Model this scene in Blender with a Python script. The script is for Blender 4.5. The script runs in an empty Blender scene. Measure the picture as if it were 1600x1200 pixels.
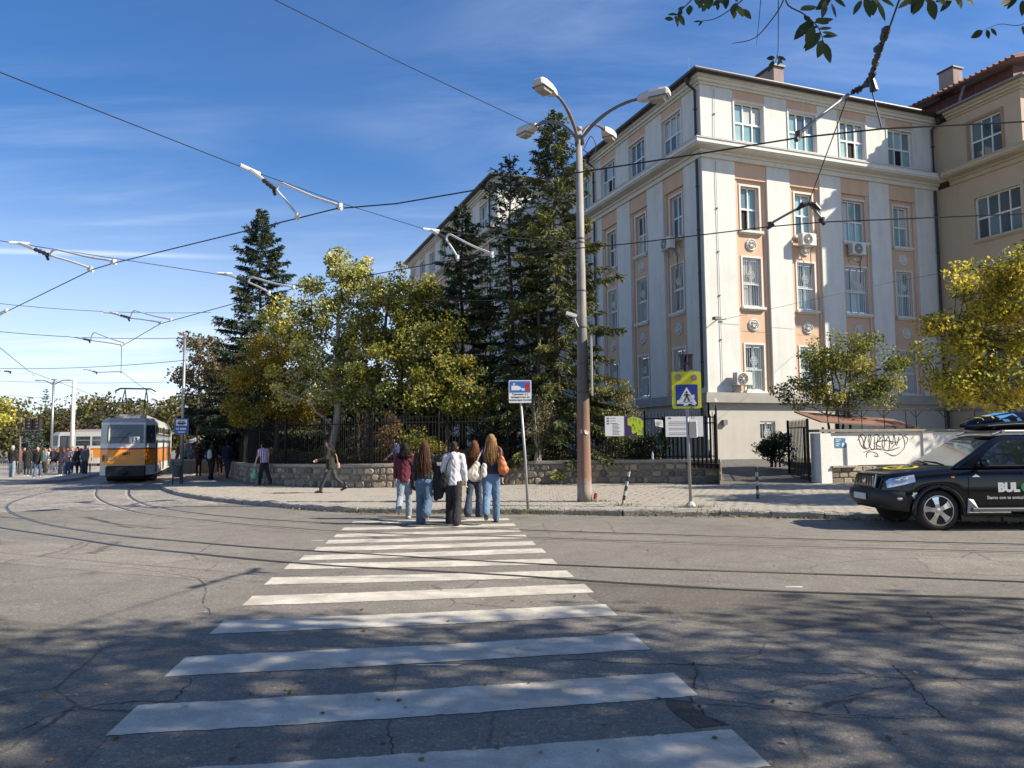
import bpy, bmesh, math, random
import numpy as np
from mathutils import Vector, Matrix, noise
R = math.radians
S = bpy.context.scene
COL = S.collection
rng = np.random.default_rng(7)
random.seed(7)

# ------------------------------------------------------------------ camera
F_PX, PITCH, ROLL, CAM_H = 1170.0, 4.30, -0.5, 1.6
cam = bpy.data.cameras.new('camera'); cam.sensor_width = 36; cam.lens = 36 * F_PX / 1600
cam.clip_end = 3000; cam.clip_start = 0.05
camo = bpy.data.objects.new('camera', cam); COL.objects.link(camo)
CM = Matrix.Rotation(R(90 + PITCH), 4, 'X') @ Matrix.Rotation(R(ROLL), 4, 'Z')
camo.matrix_world = Matrix.Translation((0, 0, CAM_H)) @ CM
S.camera = camo

# ------------------------------------------------------------------ sun, sky, exposure
SUN_EL = 37.0
sun_h = Vector((0.982, -0.19, 0)).normalized()
to_sun = Vector((sun_h.x * math.cos(R(SUN_EL)), sun_h.y * math.cos(R(SUN_EL)), math.sin(R(SUN_EL))))
sl = bpy.data.lights.new('sun', 'SUN'); sl.energy = 5.0; sl.angle = R(0.53); sl.color = (1.0, 0.90, 0.75)
so = bpy.data.objects.new('sun', sl); COL.objects.link(so)
so.rotation_euler = (-to_sun).to_track_quat('-Z', 'Y').to_euler()
so.location = (60, -10, 60)
w = bpy.data.worlds.new('World'); S.world = w; w.use_nodes = True
nt = w.node_tree; nt.nodes.clear()
def wn(t, **k):
    n = nt.nodes.new(t)
    for a, b in k.items(): setattr(n, a, b)
    return n
sky = wn('ShaderNodeTexSky', sky_type='NISHITA', sun_disc=False)
sky.sun_elevation = R(SUN_EL); sky.sun_rotation = math.atan2(sun_h.x, sun_h.y)
sky.air_density = 1.0; sky.dust_density = 0.6; sky.ozone_density = 2.2; sky.altitude = 550
tc = wn('ShaderNodeTexCoord'); sep = wn('ShaderNodeSeparateXYZ')
nt.links.new(tc.outputs['Generated'], sep.inputs[0])
def wm(op, a, b=None, c=None):
    n = wn('ShaderNodeMath', operation=op)
    for i, v in enumerate((a, b, c)):
        if v is None: continue
        if isinstance(v, (int, float)): n.inputs[i].default_value = v
        else: nt.links.new(v, n.inputs[i])
    return n.outputs[0]
zc = wm('MAXIMUM', sep.outputs['Z'], 0.0)
den = wm('ADD', zc, 0.12)
px_ = wm('DIVIDE', sep.outputs['X'], den); py_ = wm('DIVIDE', sep.outputs['Y'], den)
cmb = wn('ShaderNodeCombineXYZ'); nt.links.new(px_, cmb.inputs[0]); nt.links.new(py_, cmb.inputs[1])
mp = wn('ShaderNodeMapping'); nt.links.new(cmb.outputs[0], mp.inputs[0])
mp.inputs['Rotation'].default_value = (0, 0, R(24)); mp.inputs['Scale'].default_value = (0.55, 1.9, 1)
n1 = wn('ShaderNodeTexNoise'); n1.inputs['Scale'].default_value = 1.1; n1.inputs['Detail'].default_value = 9
n1.inputs['Roughness'].default_value = 0.62; n1.inputs['Distortion'].default_value = 0.5
nt.links.new(mp.outputs[0], n1.inputs['Vector'])
n2 = wn('ShaderNodeTexNoise'); n2.inputs['Scale'].default_value = 0.55; n2.inputs['Detail'].default_value = 3
nt.links.new(cmb.outputs[0], n2.inputs['Vector'])
def mr(v, a, b, c=0.0, d=1.0):
    n = wn('ShaderNodeMapRange', interpolation_type='SMOOTHSTEP')
    nt.links.new(v, n.inputs['Value'])
    for k, x in zip(('From Min', 'From Max', 'To Min', 'To Max'), (a, b, c, d)): n.inputs[k].default_value = x
    return n.outputs[0]
cir = wm('MULTIPLY', mr(n1.outputs['Fac'], 0.42, 0.76), mr(n2.outputs['Fac'], 0.38, 0.66))
low = mr(zc, 0.02, 0.42, 1.0, 0.42)                 # more cirrus towards the horizon
cir = wm('MULTIPLY', cir, low)
# a thin contrail low in the sky
r1 = CM.to_3x3() @ Vector((-800 / F_PX, (600 - 392) / F_PX, -1)); r2 = CM.to_3x3() @ Vector((-430 / F_PX, (600 - 402) / F_PX, -1))
cn_ = r1.cross(r2).normalized()
dt = wn('ShaderNodeVectorMath', operation='DOT_PRODUCT'); nt.links.new(tc.outputs['Generated'], dt.inputs[0]); dt.inputs[1].default_value = cn_
q = wm('ABSOLUTE', wm('ADD', dt.outputs['Value'], wm('MULTIPLY', wm('SUBTRACT', n1.outputs['Fac'], .5), .006)))
con = wm('MULTIPLY', mr(q, 0.0, 0.0052, 1.0, 0.0), mr(sep.outputs['X'], -0.50, -0.28, 0.8, 0.0))
con = wm('MULTIPLY', con, mr(n2.outputs['Fac'], 0.2, 0.6, .45, 1.0))
haze = wm('MULTIPLY', mr(zc, 0.0, 0.36, 0.58, 0.0), 1.0)
mask = wm('MINIMUM', wm('ADD', 0.05, wm('ADD', wm('ADD', wm('MULTIPLY', cir, 0.86), wm('MULTIPLY', con, .55)), haze)), 0.85)
hs = wn('ShaderNodeHueSaturation'); hs.inputs['Hue'].default_value = 0.508; hs.inputs['Saturation'].default_value = 1.42; hs.inputs['Value'].default_value = 1.0
nt.links.new(sky.outputs[0], hs.inputs['Color'])
mx = wn('ShaderNodeMix', data_type='RGBA'); nt.links.new(mask, mx.inputs['Factor'])
nt.links.new(hs.outputs[0], mx.inputs['A']); mx.inputs['B'].default_value = (6.6, 7.2, 8.4, 1)
bg = wn('ShaderNodeBackground'); bg.inputs['Strength'].default_value = 0.083
nt.links.new(mx.outputs['Result'], bg.inputs['Color'])
wo = wn('ShaderNodeOutputWorld'); nt.links.new(bg.outputs[0], wo.inputs[0])
S.view_settings.view_transform = 'Standard'; S.view_settings.look = 'None'
S.view_settings.gamma = 1; S.view_settings.use_curve_mapping = False
S.view_settings.exposure = 0.95
S.render.engine = 'CYCLES'; S.cycles.max_bounces = 6; S.cycles.transparent_max_bounces = 6
S.cycles.use_denoising = True

# ------------------------------------------------------------------ terrain and rays from the photograph's pixels to places
def gz(x, y):
    t = -0.6 * (x + 2) + 0.8 * (y - 16)
    t = min(max(t, 0.0), 42.0)
    return -0.011 * t
def ray(u, v):
    d = CM.to_3x3() @ Vector(((u - 800) / F_PX, (600 - v) / F_PX, -1))
    return d
def G(u, v, off=0.0):                     # the point of the ground (plus off) seen at a pixel
    d = ray(u, v); h = off
    for _ in range(12):
        t = (h - CAM_H) / d.z
        x, y = d.x * t, d.y * t
        h = gz(x, y) + off
    return Vector((x, y, h))
def P(u, v, Y):                           # the point seen at a pixel at distance Y
    d = ray(u, v); t = Y / d.y
    return Vector((d.x * t, Y, CAM_H + d.z * t))
def HZ(u, v, z):                          # the point seen at a pixel at height z
    d = ray(u, v); t = (z - CAM_H) / d.z
    return Vector((d.x * t, d.y * t, z))

# ------------------------------------------------------------------ materials
MATS = {}
def new_mat(name):
    m = bpy.data.materials.new(name); m.use_nodes = True
    n = m.node_tree; n.nodes.clear()
    out = n.nodes.new('ShaderNodeOutputMaterial')
    return m, n, out
def N(n, t, ins=None, **k):
    x = n.nodes.new(t)
    for a, b in k.items(): setattr(x, a, b)
    for a, b in (ins or {}).items():
        if hasattr(b, 'is_output'): n.links.new(b, x.inputs[a])
        else: x.inputs[a].default_value = b
    return x
def c4(c): return (c[0], c[1], c[2], 1)
def M(name, col=(.5, .5, .5), rough=.75, metal=0.0, var=.12, scale=5.0, bump=0.0, bscale=60.0, spec=.5, stain=0.0, stain_col=None, coat=0.0):
    if name in MATS: return MATS[name]
    m, n, out = new_mat(name)
    co = N(n, 'ShaderNodeTexCoord')
    nz = N(n, 'ShaderNodeTexNoise', {'Vector': co.outputs['Object'], 'Scale': scale, 'Detail': 6, 'Roughness': .6})
    lo = tuple(max(0, c * (1 - var)) for c in col); hi = tuple(min(1, c * (1 + var)) for c in col)
    ramp = N(n, 'ShaderNodeMix', {'Factor': nz.outputs['Fac'], 'A': c4(lo), 'B': c4(hi)}, data_type='RGBA')
    colo = ramp.outputs['Result']
    if stain > 0:
        mpn = N(n, 'ShaderNodeMapping', {'Vector': co.outputs['Object'], 'Scale': (1.5, 1.5, .22)})
        n2 = N(n, 'ShaderNodeTexNoise', {'Vector': mpn.outputs[0], 'Scale': 1.4, 'Detail': 8, 'Roughness': .7})
        mrn = N(n, 'ShaderNodeMapRange', {'Value': n2.outputs['Fac'], 'From Min': .44, 'From Max': .72, 'To Min': 0.0, 'To Max': stain})
        mx_ = N(n, 'ShaderNodeMix', {'Factor': mrn.outputs[0], 'A': colo, 'B': c4(stain_col or tuple(c * .45 for c in col))}, data_type='RGBA')
        colo = mx_.outputs['Result']
    b = N(n, 'ShaderNodeBsdfPrincipled', {'Base Color': colo, 'Roughness': rough, 'Metallic': metal, 'Specular IOR Level': spec, 'Coat Weight': coat})
    if bump > 0:
        n3 = N(n, 'ShaderNodeTexNoise', {'Vector': co.outputs['Object'], 'Scale': bscale, 'Detail': 4})
        bp = N(n, 'ShaderNodeBump', {'Height': n3.outputs['Fac'], 'Strength': bump, 'Distance': .02})
        n.links.new(bp.outputs[0], b.inputs['Normal'])
    n.links.new(b.outputs[0], out.inputs[0])
    MATS[name] = m
    return m
def leaf_mat(name, trans=.35, rough=.6):
    m, n, out = new_mat(name)
    a = N(n, 'ShaderNodeAttribute', attribute_name='Col')
    b = N(n, 'ShaderNodeBsdfPrincipled', {'Base Color': a.outputs['Color'], 'Roughness': rough, 'Specular IOR Level': .35})
    t = N(n, 'ShaderNodeBsdfTranslucent', {'Color': a.outputs['Color']})
    x = N(n, 'ShaderNodeMixShader', {0: trans, 1: b.outputs[0], 2: t.outputs[0]})
    n.links.new(x.outputs[0], out.inputs[0])
    return m
def asphalt(name, col, crack=1.0, patch=.35):
    m, n, out = new_mat(name)
    co = N(n, 'ShaderNodeTexCoord'); v = co.outputs['Object']
    big = N(n, 'ShaderNodeTexNoise', {'Vector': v, 'Scale': .22, 'Detail': 5, 'Roughness': .65})
    med = N(n, 'ShaderNodeTexNoise', {'Vector': v, 'Scale': 2.6, 'Detail': 6, 'Roughness': .7})
    mid = N(n, 'ShaderNodeTexNoise', {'Vector': v, 'Scale': 24.0, 'Detail': 3, 'Roughness': .7})
    fin = N(n, 'ShaderNodeTexNoise', {'Vector': v, 'Scale': 85.0, 'Detail': 3, 'Roughness': .7})
    vor = N(n, 'ShaderNodeTexVoronoi', {'Vector': v, 'Scale': 60.0})
    f = N(n, 'ShaderNodeMath', {0: big.outputs['Fac'], 1: 1 - patch / 1.0}, operation='SUBTRACT')
    k1 = N(n, 'ShaderNodeMapRange', {'Value': big.outputs['Fac'], 'From Min': .3, 'From Max': .7, 'To Min': 1 - patch, 'To Max': 1 + patch * .7})
    k2 = N(n, 'ShaderNodeMapRange', {'Value': med.outputs['Fac'], 'From Min': .25, 'From Max': .75, 'To Min': .80, 'To Max': 1.18})
    k3 = N(n, 'ShaderNodeMapRange', {'Value': fin.outputs['Fac'], 'From Min': .3, 'From Max': .7, 'To Min': .55, 'To Max': 1.45})
    k4 = N(n, 'ShaderNodeMapRange', {'Value': vor.outputs['Color'], 'From Min': .75, 'From Max': 1.0, 'To Min': .93, 'To Max': 1.7})
    a = N(n, 'ShaderNodeMath', {0: k1.outputs[0], 1: k2.outputs[0]}, operation='MULTIPLY')
    a = N(n, 'ShaderNodeMath', {0: a.outputs[0], 1: k3.outputs[0]}, operation='MULTIPLY')
    a = N(n, 'ShaderNodeMath', {0: a.outputs[0], 1: k4.outputs[0]}, operation='MULTIPLY')
    k5 = N(n, 'ShaderNodeMapRange', {'Value': mid.outputs['Fac'], 'From Min': .3, 'From Max': .7, 'To Min': .76, 'To Max': 1.24})
    a = N(n, 'ShaderNodeMath', {0: a.outputs[0], 1: k5.outputs[0]}, operation='MULTIPLY')
    oil = N(n, 'ShaderNodeTexNoise', {'Vector': v, 'Scale': .9, 'Detail': 4, 'Roughness': .6, 'Distortion': 1.2})
    k6 = N(n, 'ShaderNodeMapRange', {'Value': oil.outputs['Fac'], 'From Min': .60, 'From Max': .72, 'To Min': 1.0, 'To Max': .70})
    a = N(n, 'ShaderNodeMath', {0: a.outputs[0], 1: k6.outputs[0]}, operation='MULTIPLY')
    # crack network: a distorted cell pattern, only where a mask lets it show
    dis = N(n, 'ShaderNodeTexNoise', {'Vector': v, 'Scale': 1.7, 'Detail': 5, 'Roughness': .75})
    dv = N(n, 'ShaderNodeMix', {'Factor': .13, 'A': v, 'B': dis.outputs['Color']}, data_type='VECTOR')
    cr = N(n, 'ShaderNodeTexVoronoi', {'Vector': dv.outputs[1], 'Scale': .62}, feature='DISTANCE_TO_EDGE')
    cr2 = N(n, 'ShaderNodeTexVoronoi', {'Vector': dv.outputs[1], 'Scale': 3.1}, feature='DISTANCE_TO_EDGE')
    l1 = N(n, 'ShaderNodeMapRange', {'Value': cr.outputs['Distance'], 'From Min': .002, 'From Max': .010, 'To Min': 1.0, 'To Max': 0.0})
    l2 = N(n, 'ShaderNodeMapRange', {'Value': cr2.outputs['Distance'], 'From Min': .006, 'From Max': .026, 'To Min': 1.0, 'To Max': 0.0})
    m1 = N(n, 'ShaderNodeMapRange', {'Value': big.outputs['Fac'], 'From Min': .44, 'From Max': .56})
    m2 = N(n, 'ShaderNodeMapRange', {'Value': med.outputs['Fac'], 'From Min': .60, 'From Max': .66})
    l1 = N(n, 'ShaderNodeMath', {0: l1.outputs[0], 1: m1.outputs[0]}, operation='MULTIPLY')
    l2 = N(n, 'ShaderNodeMath', {0: l2.outputs[0], 1: m2.outputs[0]}, operation='MULTIPLY')
    l = N(n, 'ShaderNodeMath', {0: l1.outputs[0], 1: l2.outputs[0]}, operation='MAXIMUM')
    l = N(n, 'ShaderNodeMath', {0: l.outputs[0], 1: crack * .8}, operation='MULTIPLY')
    dk = N(n, 'ShaderNodeMath', {0: 1.0, 1: l.outputs[0]}, operation='SUBTRACT')
    a = N(n, 'ShaderNodeMath', {0: a.outputs[0], 1: dk.outputs[0]}, operation='MULTIPLY')
    cc = N(n, 'ShaderNodeVectorMath', {0: col, 'Scale': a.outputs[0]}, operation='SCALE')
    hsum = N(n, 'ShaderNodeMath', {0: fin.outputs['Fac'], 1: dk.outputs[0]}, operation='MULTIPLY')
    bp = N(n, 'ShaderNodeBump', {'Height': hsum.outputs[0], 'Strength': .5, 'Distance': .012})
    b = N(n, 'ShaderNodeBsdfPrincipled', {'Base Color': cc.outputs[0], 'Roughness': .82, 'Specular IOR Level': .35, 'Normal': bp.outputs[0]})
    n.links.new(b.outputs[0], out.inputs[0])
    MATS[name] = m
    return m
def worn_paint(name, col, under, lo=.40, hi=.62):
    m, n, out = new_mat(name)
    co = N(n, 'ShaderNodeTexCoord'); v = co.outputs['Object']
    a = N(n, 'ShaderNodeTexNoise', {'Vector': v, 'Scale': 1.6, 'Detail': 8, 'Roughness': .75})
    f = N(n, 'ShaderNodeTexNoise', {'Vector': v, 'Scale': 80.0, 'Detail': 3, 'Roughness': .7})
    s = N(n, 'ShaderNodeMath', {0: a.outputs['Fac'], 1: f.outputs['Fac']}, operation='ADD')
    k = N(n, 'ShaderNodeMapRange', {'Value': s.outputs[0], 'From Min': lo * 2, 'From Max': hi * 2, 'To Min': 1.0, 'To Max': 0.25})
    fl = N(n, 'ShaderNodeMapRange', {'Value': f.outputs['Fac'], 'From Min': .3, 'From Max': .7, 'To Min': .8, 'To Max': 1.1})
    gr_ = N(n, 'ShaderNodeTexNoise', {'Vector': v, 'Scale': 3.2, 'Detail': 6, 'Roughness': .7, 'Distortion': .8})
    gk = N(n, 'ShaderNodeMapRange', {'Value': gr_.outputs['Fac'], 'From Min': .35, 'From Max': .68, 'To Min': 1.06, 'To Max': .68})
    fl = N(n, 'ShaderNodeMath', {0: fl.outputs[0], 1: gk.outputs[0]}, operation='MULTIPLY')
    wc = N(n, 'ShaderNodeVectorMath', {0: col, 'Scale': fl.outputs[0]}, operation='SCALE')
    x = N(n, 'ShaderNodeMix', {'Factor': k.outputs[0], 'A': c4(under), 'B': wc.outputs[0]}, data_type='RGBA')
    bp = N(n, 'ShaderNodeBump', {'Height': f.outputs['Fac'], 'Strength': .35, 'Distance': .01})
    b = N(n, 'ShaderNodeBsdfPrincipled', {'Base Color': x.outputs['Result'], 'Roughness': .7, 'Normal': bp.outputs[0]})
    n.links.new(b.outputs[0], out.inputs[0])
    MATS[name] = m
    return m
def island_mat(name, cols, rough=.85, bump=.5, bscale=30, var=.25):   # each loose piece its own tone
    m, n, out = new_mat(name)
    oi = N(n, 'ShaderNodeObjectInfo'); ge = N(n, 'ShaderNodeNewGeometry')
    ad = N(n, 'ShaderNodeMath', {0: oi.outputs['Random'], 1: ge.outputs['Random Per Island']}, operation='ADD')
    fr = N(n, 'ShaderNodeMath', {0: ad.outputs[0]}, operation='FRACT')
    cr = N(n, 'ShaderNodeValToRGB', {'Fac': fr.outputs[0]})
    el = cr.color_ramp.elements
    while len(el) < len(cols): el.new(.5)
    for i, c in enumerate(cols):
        el[i].position = i / (len(cols) - 1); el[i].color = c4(c)
    ge2 = N(n, 'ShaderNodeTexCoord')
    nz = N(n, 'ShaderNodeTexNoise', {'Vector': ge.outputs['Position'], 'Scale': 9.0, 'Detail': 7, 'Roughness': .7})
    k = N(n, 'ShaderNodeMapRange', {'Value': nz.outputs['Fac'], 'From Min': .25, 'From Max': .75, 'To Min': 1 - var, 'To Max': 1 + var})
    cc = N(n, 'ShaderNodeVectorMath', {0: cr.outputs[0], 'Scale': k.outputs[0]}, operation='SCALE')
    n3 = N(n, 'ShaderNodeTexNoise', {'Vector': ge.outputs['Position'], 'Scale': bscale, 'Detail': 5})
    bp = N(n, 'ShaderNodeBump', {'Height': n3.outputs['Fac'], 'Strength': bump, 'Distance': .03})
    b = N(n, 'ShaderNodeBsdfPrincipled', {'Base Color': cc.outputs[0], 'Roughness': rough, 'Normal': bp.outputs[0]})
    n.links.new(b.outputs[0], out.inputs[0])
    MATS[name] = m
    return m
def glass_pane(name, col, rough=.06, spec=.8, var=.3):
    return M(name, col, rough=rough, var=var, scale=1.1, spec=spec)

# ------------------------------------------------------------------ mesh builder
class MB:
    def __init__(s): s.v = []; s.f = []; s.m = []
    def add(s, vs, fs, mi=0):
        o = len(s.v); s.v += [tuple(p) for p in vs]; s.f += [tuple(i + o for i in f) for f in fs]; s.m += [mi] * len(fs)
        return s
    def quad(s, a, b, c, d, mi=0): return s.add((a, b, c, d), ((0, 1, 2, 3),), mi)
    def box(s, x0, x1, y0, y1, z0, z1, mi=0, mat=None):
        vs = [Vector(p) for p in ((x0, y0, z0), (x1, y0, z0), (x1, y1, z0), (x0, y1, z0), (x0, y0, z1), (x1, y0, z1), (x1, y1, z1), (x0, y1, z1))]
        if mat is not None: vs = [mat @ p for p in vs]
        return s.add(vs, ((0, 3, 2, 1), (4, 5, 6, 7), (0, 1, 5, 4), (1, 2, 6, 5), (2, 3, 7, 6), (3, 0, 4, 7)), mi)
    def tube(s, pts, r, n=6, mi=0, cap=True):
        pts = [Vector(p) for p in pts]; k = len(pts)
        rs = r if isinstance(r, (list, tuple)) else [r] * k
        vs = []; up = None
        for i, p in enumerate(pts):
            d = (pts[min(i + 1, k - 1)] - pts[max(i - 1, 0)])
            d = d.normalized() if d.length > 1e-9 else Vector((0, 0, 1))
            if up is None: up = Vector((0, 0, 1)) if abs(d.z) < .9 else Vector((1, 0, 0))
            a = d.cross(up)
            if a.length < 1e-6: a = d.orthogonal()
            a.normalize(); b = d.cross(a); up = -b if False else up
            for j in range(n):
                t = 2 * math.pi * j / n
                vs.append(p + (a * math.cos(t) + b * math.sin(t)) * rs[i])
        fs = []
        for i in range(k - 1):
            for j in range(n):
                fs.append((i * n + j, i * n + (j + 1) % n, (i + 1) * n + (j + 1) % n, (i + 1) * n + j))
        if cap:
            fs.append(tuple(range(n - 1, -1, -1))); fs.append(tuple((k - 1) * n + j for j in range(n)))
        return s.add(vs, fs, mi)
    def lathe(s, prof, n=16, c=(0, 0, 0), axis='Z', mi=0):
        vs = []; fs = []
        for r, z in prof:
            for j in range(n):
                t = 2 * math.pi * j / n
                p = (r * math.cos(t), r * math.sin(t), z)
                if axis == 'Y': p = (p[0], p[2], p[1])
                if axis == 'X': p = (p[2], p[0], p[1])
                vs.append((p[0] + c[0], p[1] + c[1], p[2] + c[2]))
        k = len(prof)
        for i in range(k - 1):
            for j in range(n):
                fs.append((i * n + j, i * n + (j + 1) % n, (i + 1) * n + (j + 1) % n, (i + 1) * n + j))
        fs.append(tuple(range(n - 1, -1, -1))); fs.append(tuple((k - 1) * n + j for j in range(n)))
        return s.add(vs, fs, mi)
    def prism(s, poly, o, ax, ay, az, mi=0):   # poly in (ax, ay), thickness vector az
        o, ax, ay, az = Vector(o), Vector(ax), Vector(ay), Vector(az)
        k = len(poly)
        a = [o + ax * p[0] + ay * p[1] for p in poly]
        vs = a + [p + az for p in a]
        fs = [tuple(range(k - 1, -1, -1)), tuple(range(k, 2 * k))]
        fs += [(i, (i + 1) % k, k + (i + 1) % k, k + i) for i in range(k)]
        return s.add(vs, fs, mi)
    def ell(s, c, r, nu=12, nv=8, mi=0):
        vs = [(c[0], c[1], c[2] - r[2])]; fs = []
        for i in range(1, nv):
            t = math.pi * i / nv - math.pi / 2
            for j in range(nu):
                p = 2 * math.pi * j / nu
                vs.append((c[0] + r[0] * math.cos(t) * math.cos(p), c[1] + r[1] * math.cos(t) * math.sin(p), c[2] + r[2] * math.sin(t)))
        vs.append((c[0], c[1], c[2] + r[2]))
        for j in range(nu): fs.append((0, 1 + (j + 1) % nu, 1 + j))
        for i in range(nv - 2):
            for j in range(nu):
                a = 1 + i * nu
                fs.append((a + j, a + (j + 1) % nu, a + nu + (j + 1) % nu, a + nu + j))
        l = len(vs) - 1; a = 1 + (nv - 2) * nu
        for j in range(nu): fs.append((a + j, a + (j + 1) % nu, l))
        return s.add(vs, fs, mi)
    def mesh(s, name, mats, smooth=False, bevel=0):
        me = bpy.data.meshes.new(name); me.from_pydata(s.v, [], s.f)
        for m in (mats if isinstance(mats, (list, tuple)) else [mats]): me.materials.append(m)
        if any(s.m): me.polygons.foreach_set('material_index', s.m)
        if smooth: me.polygons.foreach_set('use_smooth', [True] * len(s.f))
        me.update(); return me
    def build(s, name, mats, parent=None, smooth=False, loc=(0, 0, 0), rot=(0, 0, 0), world=False):
        me = s.mesh(name, mats, smooth)
        return link(name, me, parent, loc, rot, world)
def link(name, me, parent=None, loc=(0, 0, 0), rot=(0, 0, 0), world=False):
    o = bpy.data.objects.new(name, me); COL.objects.link(o)
    o.parent = parent; o.location = loc; o.rotation_euler = rot
    if world and parent is not None: o.location = Vector(loc) - Vector(parent.location)
    return o
def tag(o, label=None, cat=None, group=None, kind=None):
    for k, x in (('label', label), ('category', cat), ('group', group), ('kind', kind)):
        if x: o[k] = x
    return o
def thing(name, label, cat, loc=(0, 0, 0), rz=0.0, group=None):
    o = bpy.data.objects.new(name, None); COL.objects.link(o)
    o.location = loc; o.rotation_euler = (0, 0, rz); o.empty_display_size = .2
    return tag(o, label, cat, group)
def dup(root, loc, rz=None, label=None):
    def cp(o, par):
        c = o.copy(); COL.objects.link(c); c.parent = par
        for ch in o.children: cp(ch, c)
        return c
    r = cp(root, None); r.location = loc
    if rz is not None: r.rotation_euler = (0, 0, rz)
    if label: r['label'] = label
    return r
def catmull(pts, n=8):
    pts = [Vector(p) for p in pts]; out = []
    ext = [pts[0] * 2 - pts[1]] + pts + [pts[-1] * 2 - pts[-2]]
    for i in range(1, len(ext) - 2):
        a, b, c, d = ext[i - 1:i + 3]
        t0, t1, t2 = [max((q - p).length, 1e-6) ** .5 for p, q in ((a, b), (b, c), (c, d))]
        m1 = ((b - a) / t0 - (c - a) / (t0 + t1) + (c - b) / t1) * t1
        m2 = ((c - b) / t1 - (d - b) / (t1 + t2) + (d - c) / t2) * t1
        for k in range(n):
            t = k / n; u = t * t; v = u * t
            out.append(b * (2 * v - 3 * u + 1) + m1 * (v - 2 * u + t) + c * (3 * u - 2 * v) + m2 * (v - u))
    out.append(pts[-1]); return out
def arclen(pts):
    s = [0.0]
    for a, b in zip(pts, pts[1:]): s.append(s[-1] + (Vector(b) - Vector(a)).length)
    return s
def along(pts, s, L=None):
    L = L or arclen(pts)
    s = min(max(s, 0), L[-1] - 1e-6)
    i = max(0, int(np.searchsorted(L, s, side='right')) - 1); i = min(i, len(pts) - 2)
    t = (s - L[i]) / max(L[i + 1] - L[i], 1e-9)
    a, b = Vector(pts[i]), Vector(pts[i + 1])
    return a.lerp(b, t), (b - a).normalized()
_texts = {}
def text_mb(body, size=1.0, mi=0, bold=0.0):             # flat letters in the XY plane, centred
    cu = bpy.data.curves.new('t', 'FONT'); cu.body = body; cu.size = size; cu.align_x = 'CENTER'; cu.align_y = 'CENTER'
    cu.resolution_u = 3; cu.offset = bold
    o = bpy.data.objects.new('t', cu); COL.objects.link(o)
    bpy.context.view_layer.update()
    me = o.to_mesh()
    vs = [v.co.copy() for v in me.vertices]; fs = [tuple(p.vertices) for p in me.polygons]
    o.to_mesh_clear(); bpy.data.objects.remove(o); bpy.data.curves.remove(cu)
    return vs, fs
def put_text(mb, body, size, o, ax, ay, mi=0, bold=0.0, lift=None):
    vs, fs = text_mb(body, size, bold=bold)
    o, ax, ay = Vector(o), Vector(ax).normalized(), Vector(ay).normalized()
    mb.add([o + ax * v.x + ay * v.y for v in vs], fs, mi)

# cards: many small leaf shaped faces in one mesh
def cards(name, base, axis, side, cols, mat, parent=None, loc=(0, 0, 0), world=False, stuff=False):
    n = len(base)
    v = np.empty((n, 4, 3), np.float32)
    v[:, 0] = base; v[:, 1] = base + .45 * axis + side; v[:, 2] = base + axis; v[:, 3] = base + .45 * axis - side
    me = bpy.data.meshes.new(name)
    me.vertices.add(n * 4); me.vertices.foreach_set('co', v.reshape(-1))
    me.loops.add(n * 4); me.loops.foreach_set('vertex_index', np.arange(n * 4, dtype=np.int32))
    me.polygons.add(n); me.polygons.foreach_set('loop_start', np.arange(0, n * 4, 4, dtype=np.int32))
    at = me.color_attributes.new('Col', 'FLOAT_COLOR', 'POINT')
    c = np.ones((n, 4, 4), np.float32); c[:, :, :3] = cols[:, None, :]
    at.data.foreach_set('color', c.reshape(-1))
    me.materials.append(mat); me.update(); me.validate()
    o = link(name, me, parent, loc, (0, 0, 0), world)
    if stuff: o['kind'] = 'stuff'
    return o
def rand_dirs(n):
    d = rng.normal(size=(n, 3)); return d / np.linalg.norm(d, axis=1, keepdims=True)
def leaf_cards(name, cen, size, cols, mat, parent=None, droop=.35, **k):
    n = len(cen)
    a = rand_dirs(n); a[:, 2] -= droop; a /= np.linalg.norm(a, axis=1, keepdims=True)
    b = np.cross(a, rand_dirs(n)); b /= np.linalg.norm(b, axis=1, keepdims=True)
    size = np.asarray(size)[:, None]
    return cards(name, cen - a * size * .5, a * size, b * size * .34, cols, mat, parent, **k)
def pick_cols(n, pal, jit=.18):
    pal = np.array(pal); c = pal[rng.integers(0, len(pal), n)]
    return np.clip(c * (1 + rng.normal(0, jit, (n, 1))) * (1 + rng.normal(0, .06, (n, 3))), .003, .95)

# ================================================================== ground, road, rails, markings
asph = asphalt('asphalt', (.185, .170, .145), crack=.55, patch=.24)
def grid_sheet(name, xs, ys, off, mat, kind='structure', keep=None):
    vs = [(x, y, gz(x, y) + off) for y in ys for x in xs]; nx = len(xs); fs = []
    for j in range(len(ys) - 1):
        for i in range(nx - 1):
            if keep and not keep(.5 * (xs[i] + xs[i + 1]), .5 * (ys[j] + ys[j + 1])): continue
            fs.append((j * nx + i, j * nx + i + 1, (j + 1) * nx + i + 1, (j + 1) * nx + i))
    mb = MB(); mb.add(vs, fs); o = mb.build(name, mat); o['kind'] = kind; return o
far = [-900, -500, -260, -140] + list(range(-90, 91, 6)) + [140, 260, 500, 900]
grid_sheet('ground', far, far + [1500], -.06, M('soil', (.16, .14, .10), var=.3, scale=.3, bump=.5, bscale=4))
grid_sheet('road', [-70 + 2 * i for i in range(71)], [-24 + 2 * i for i in range(52)], 0.0, asph)

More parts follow.
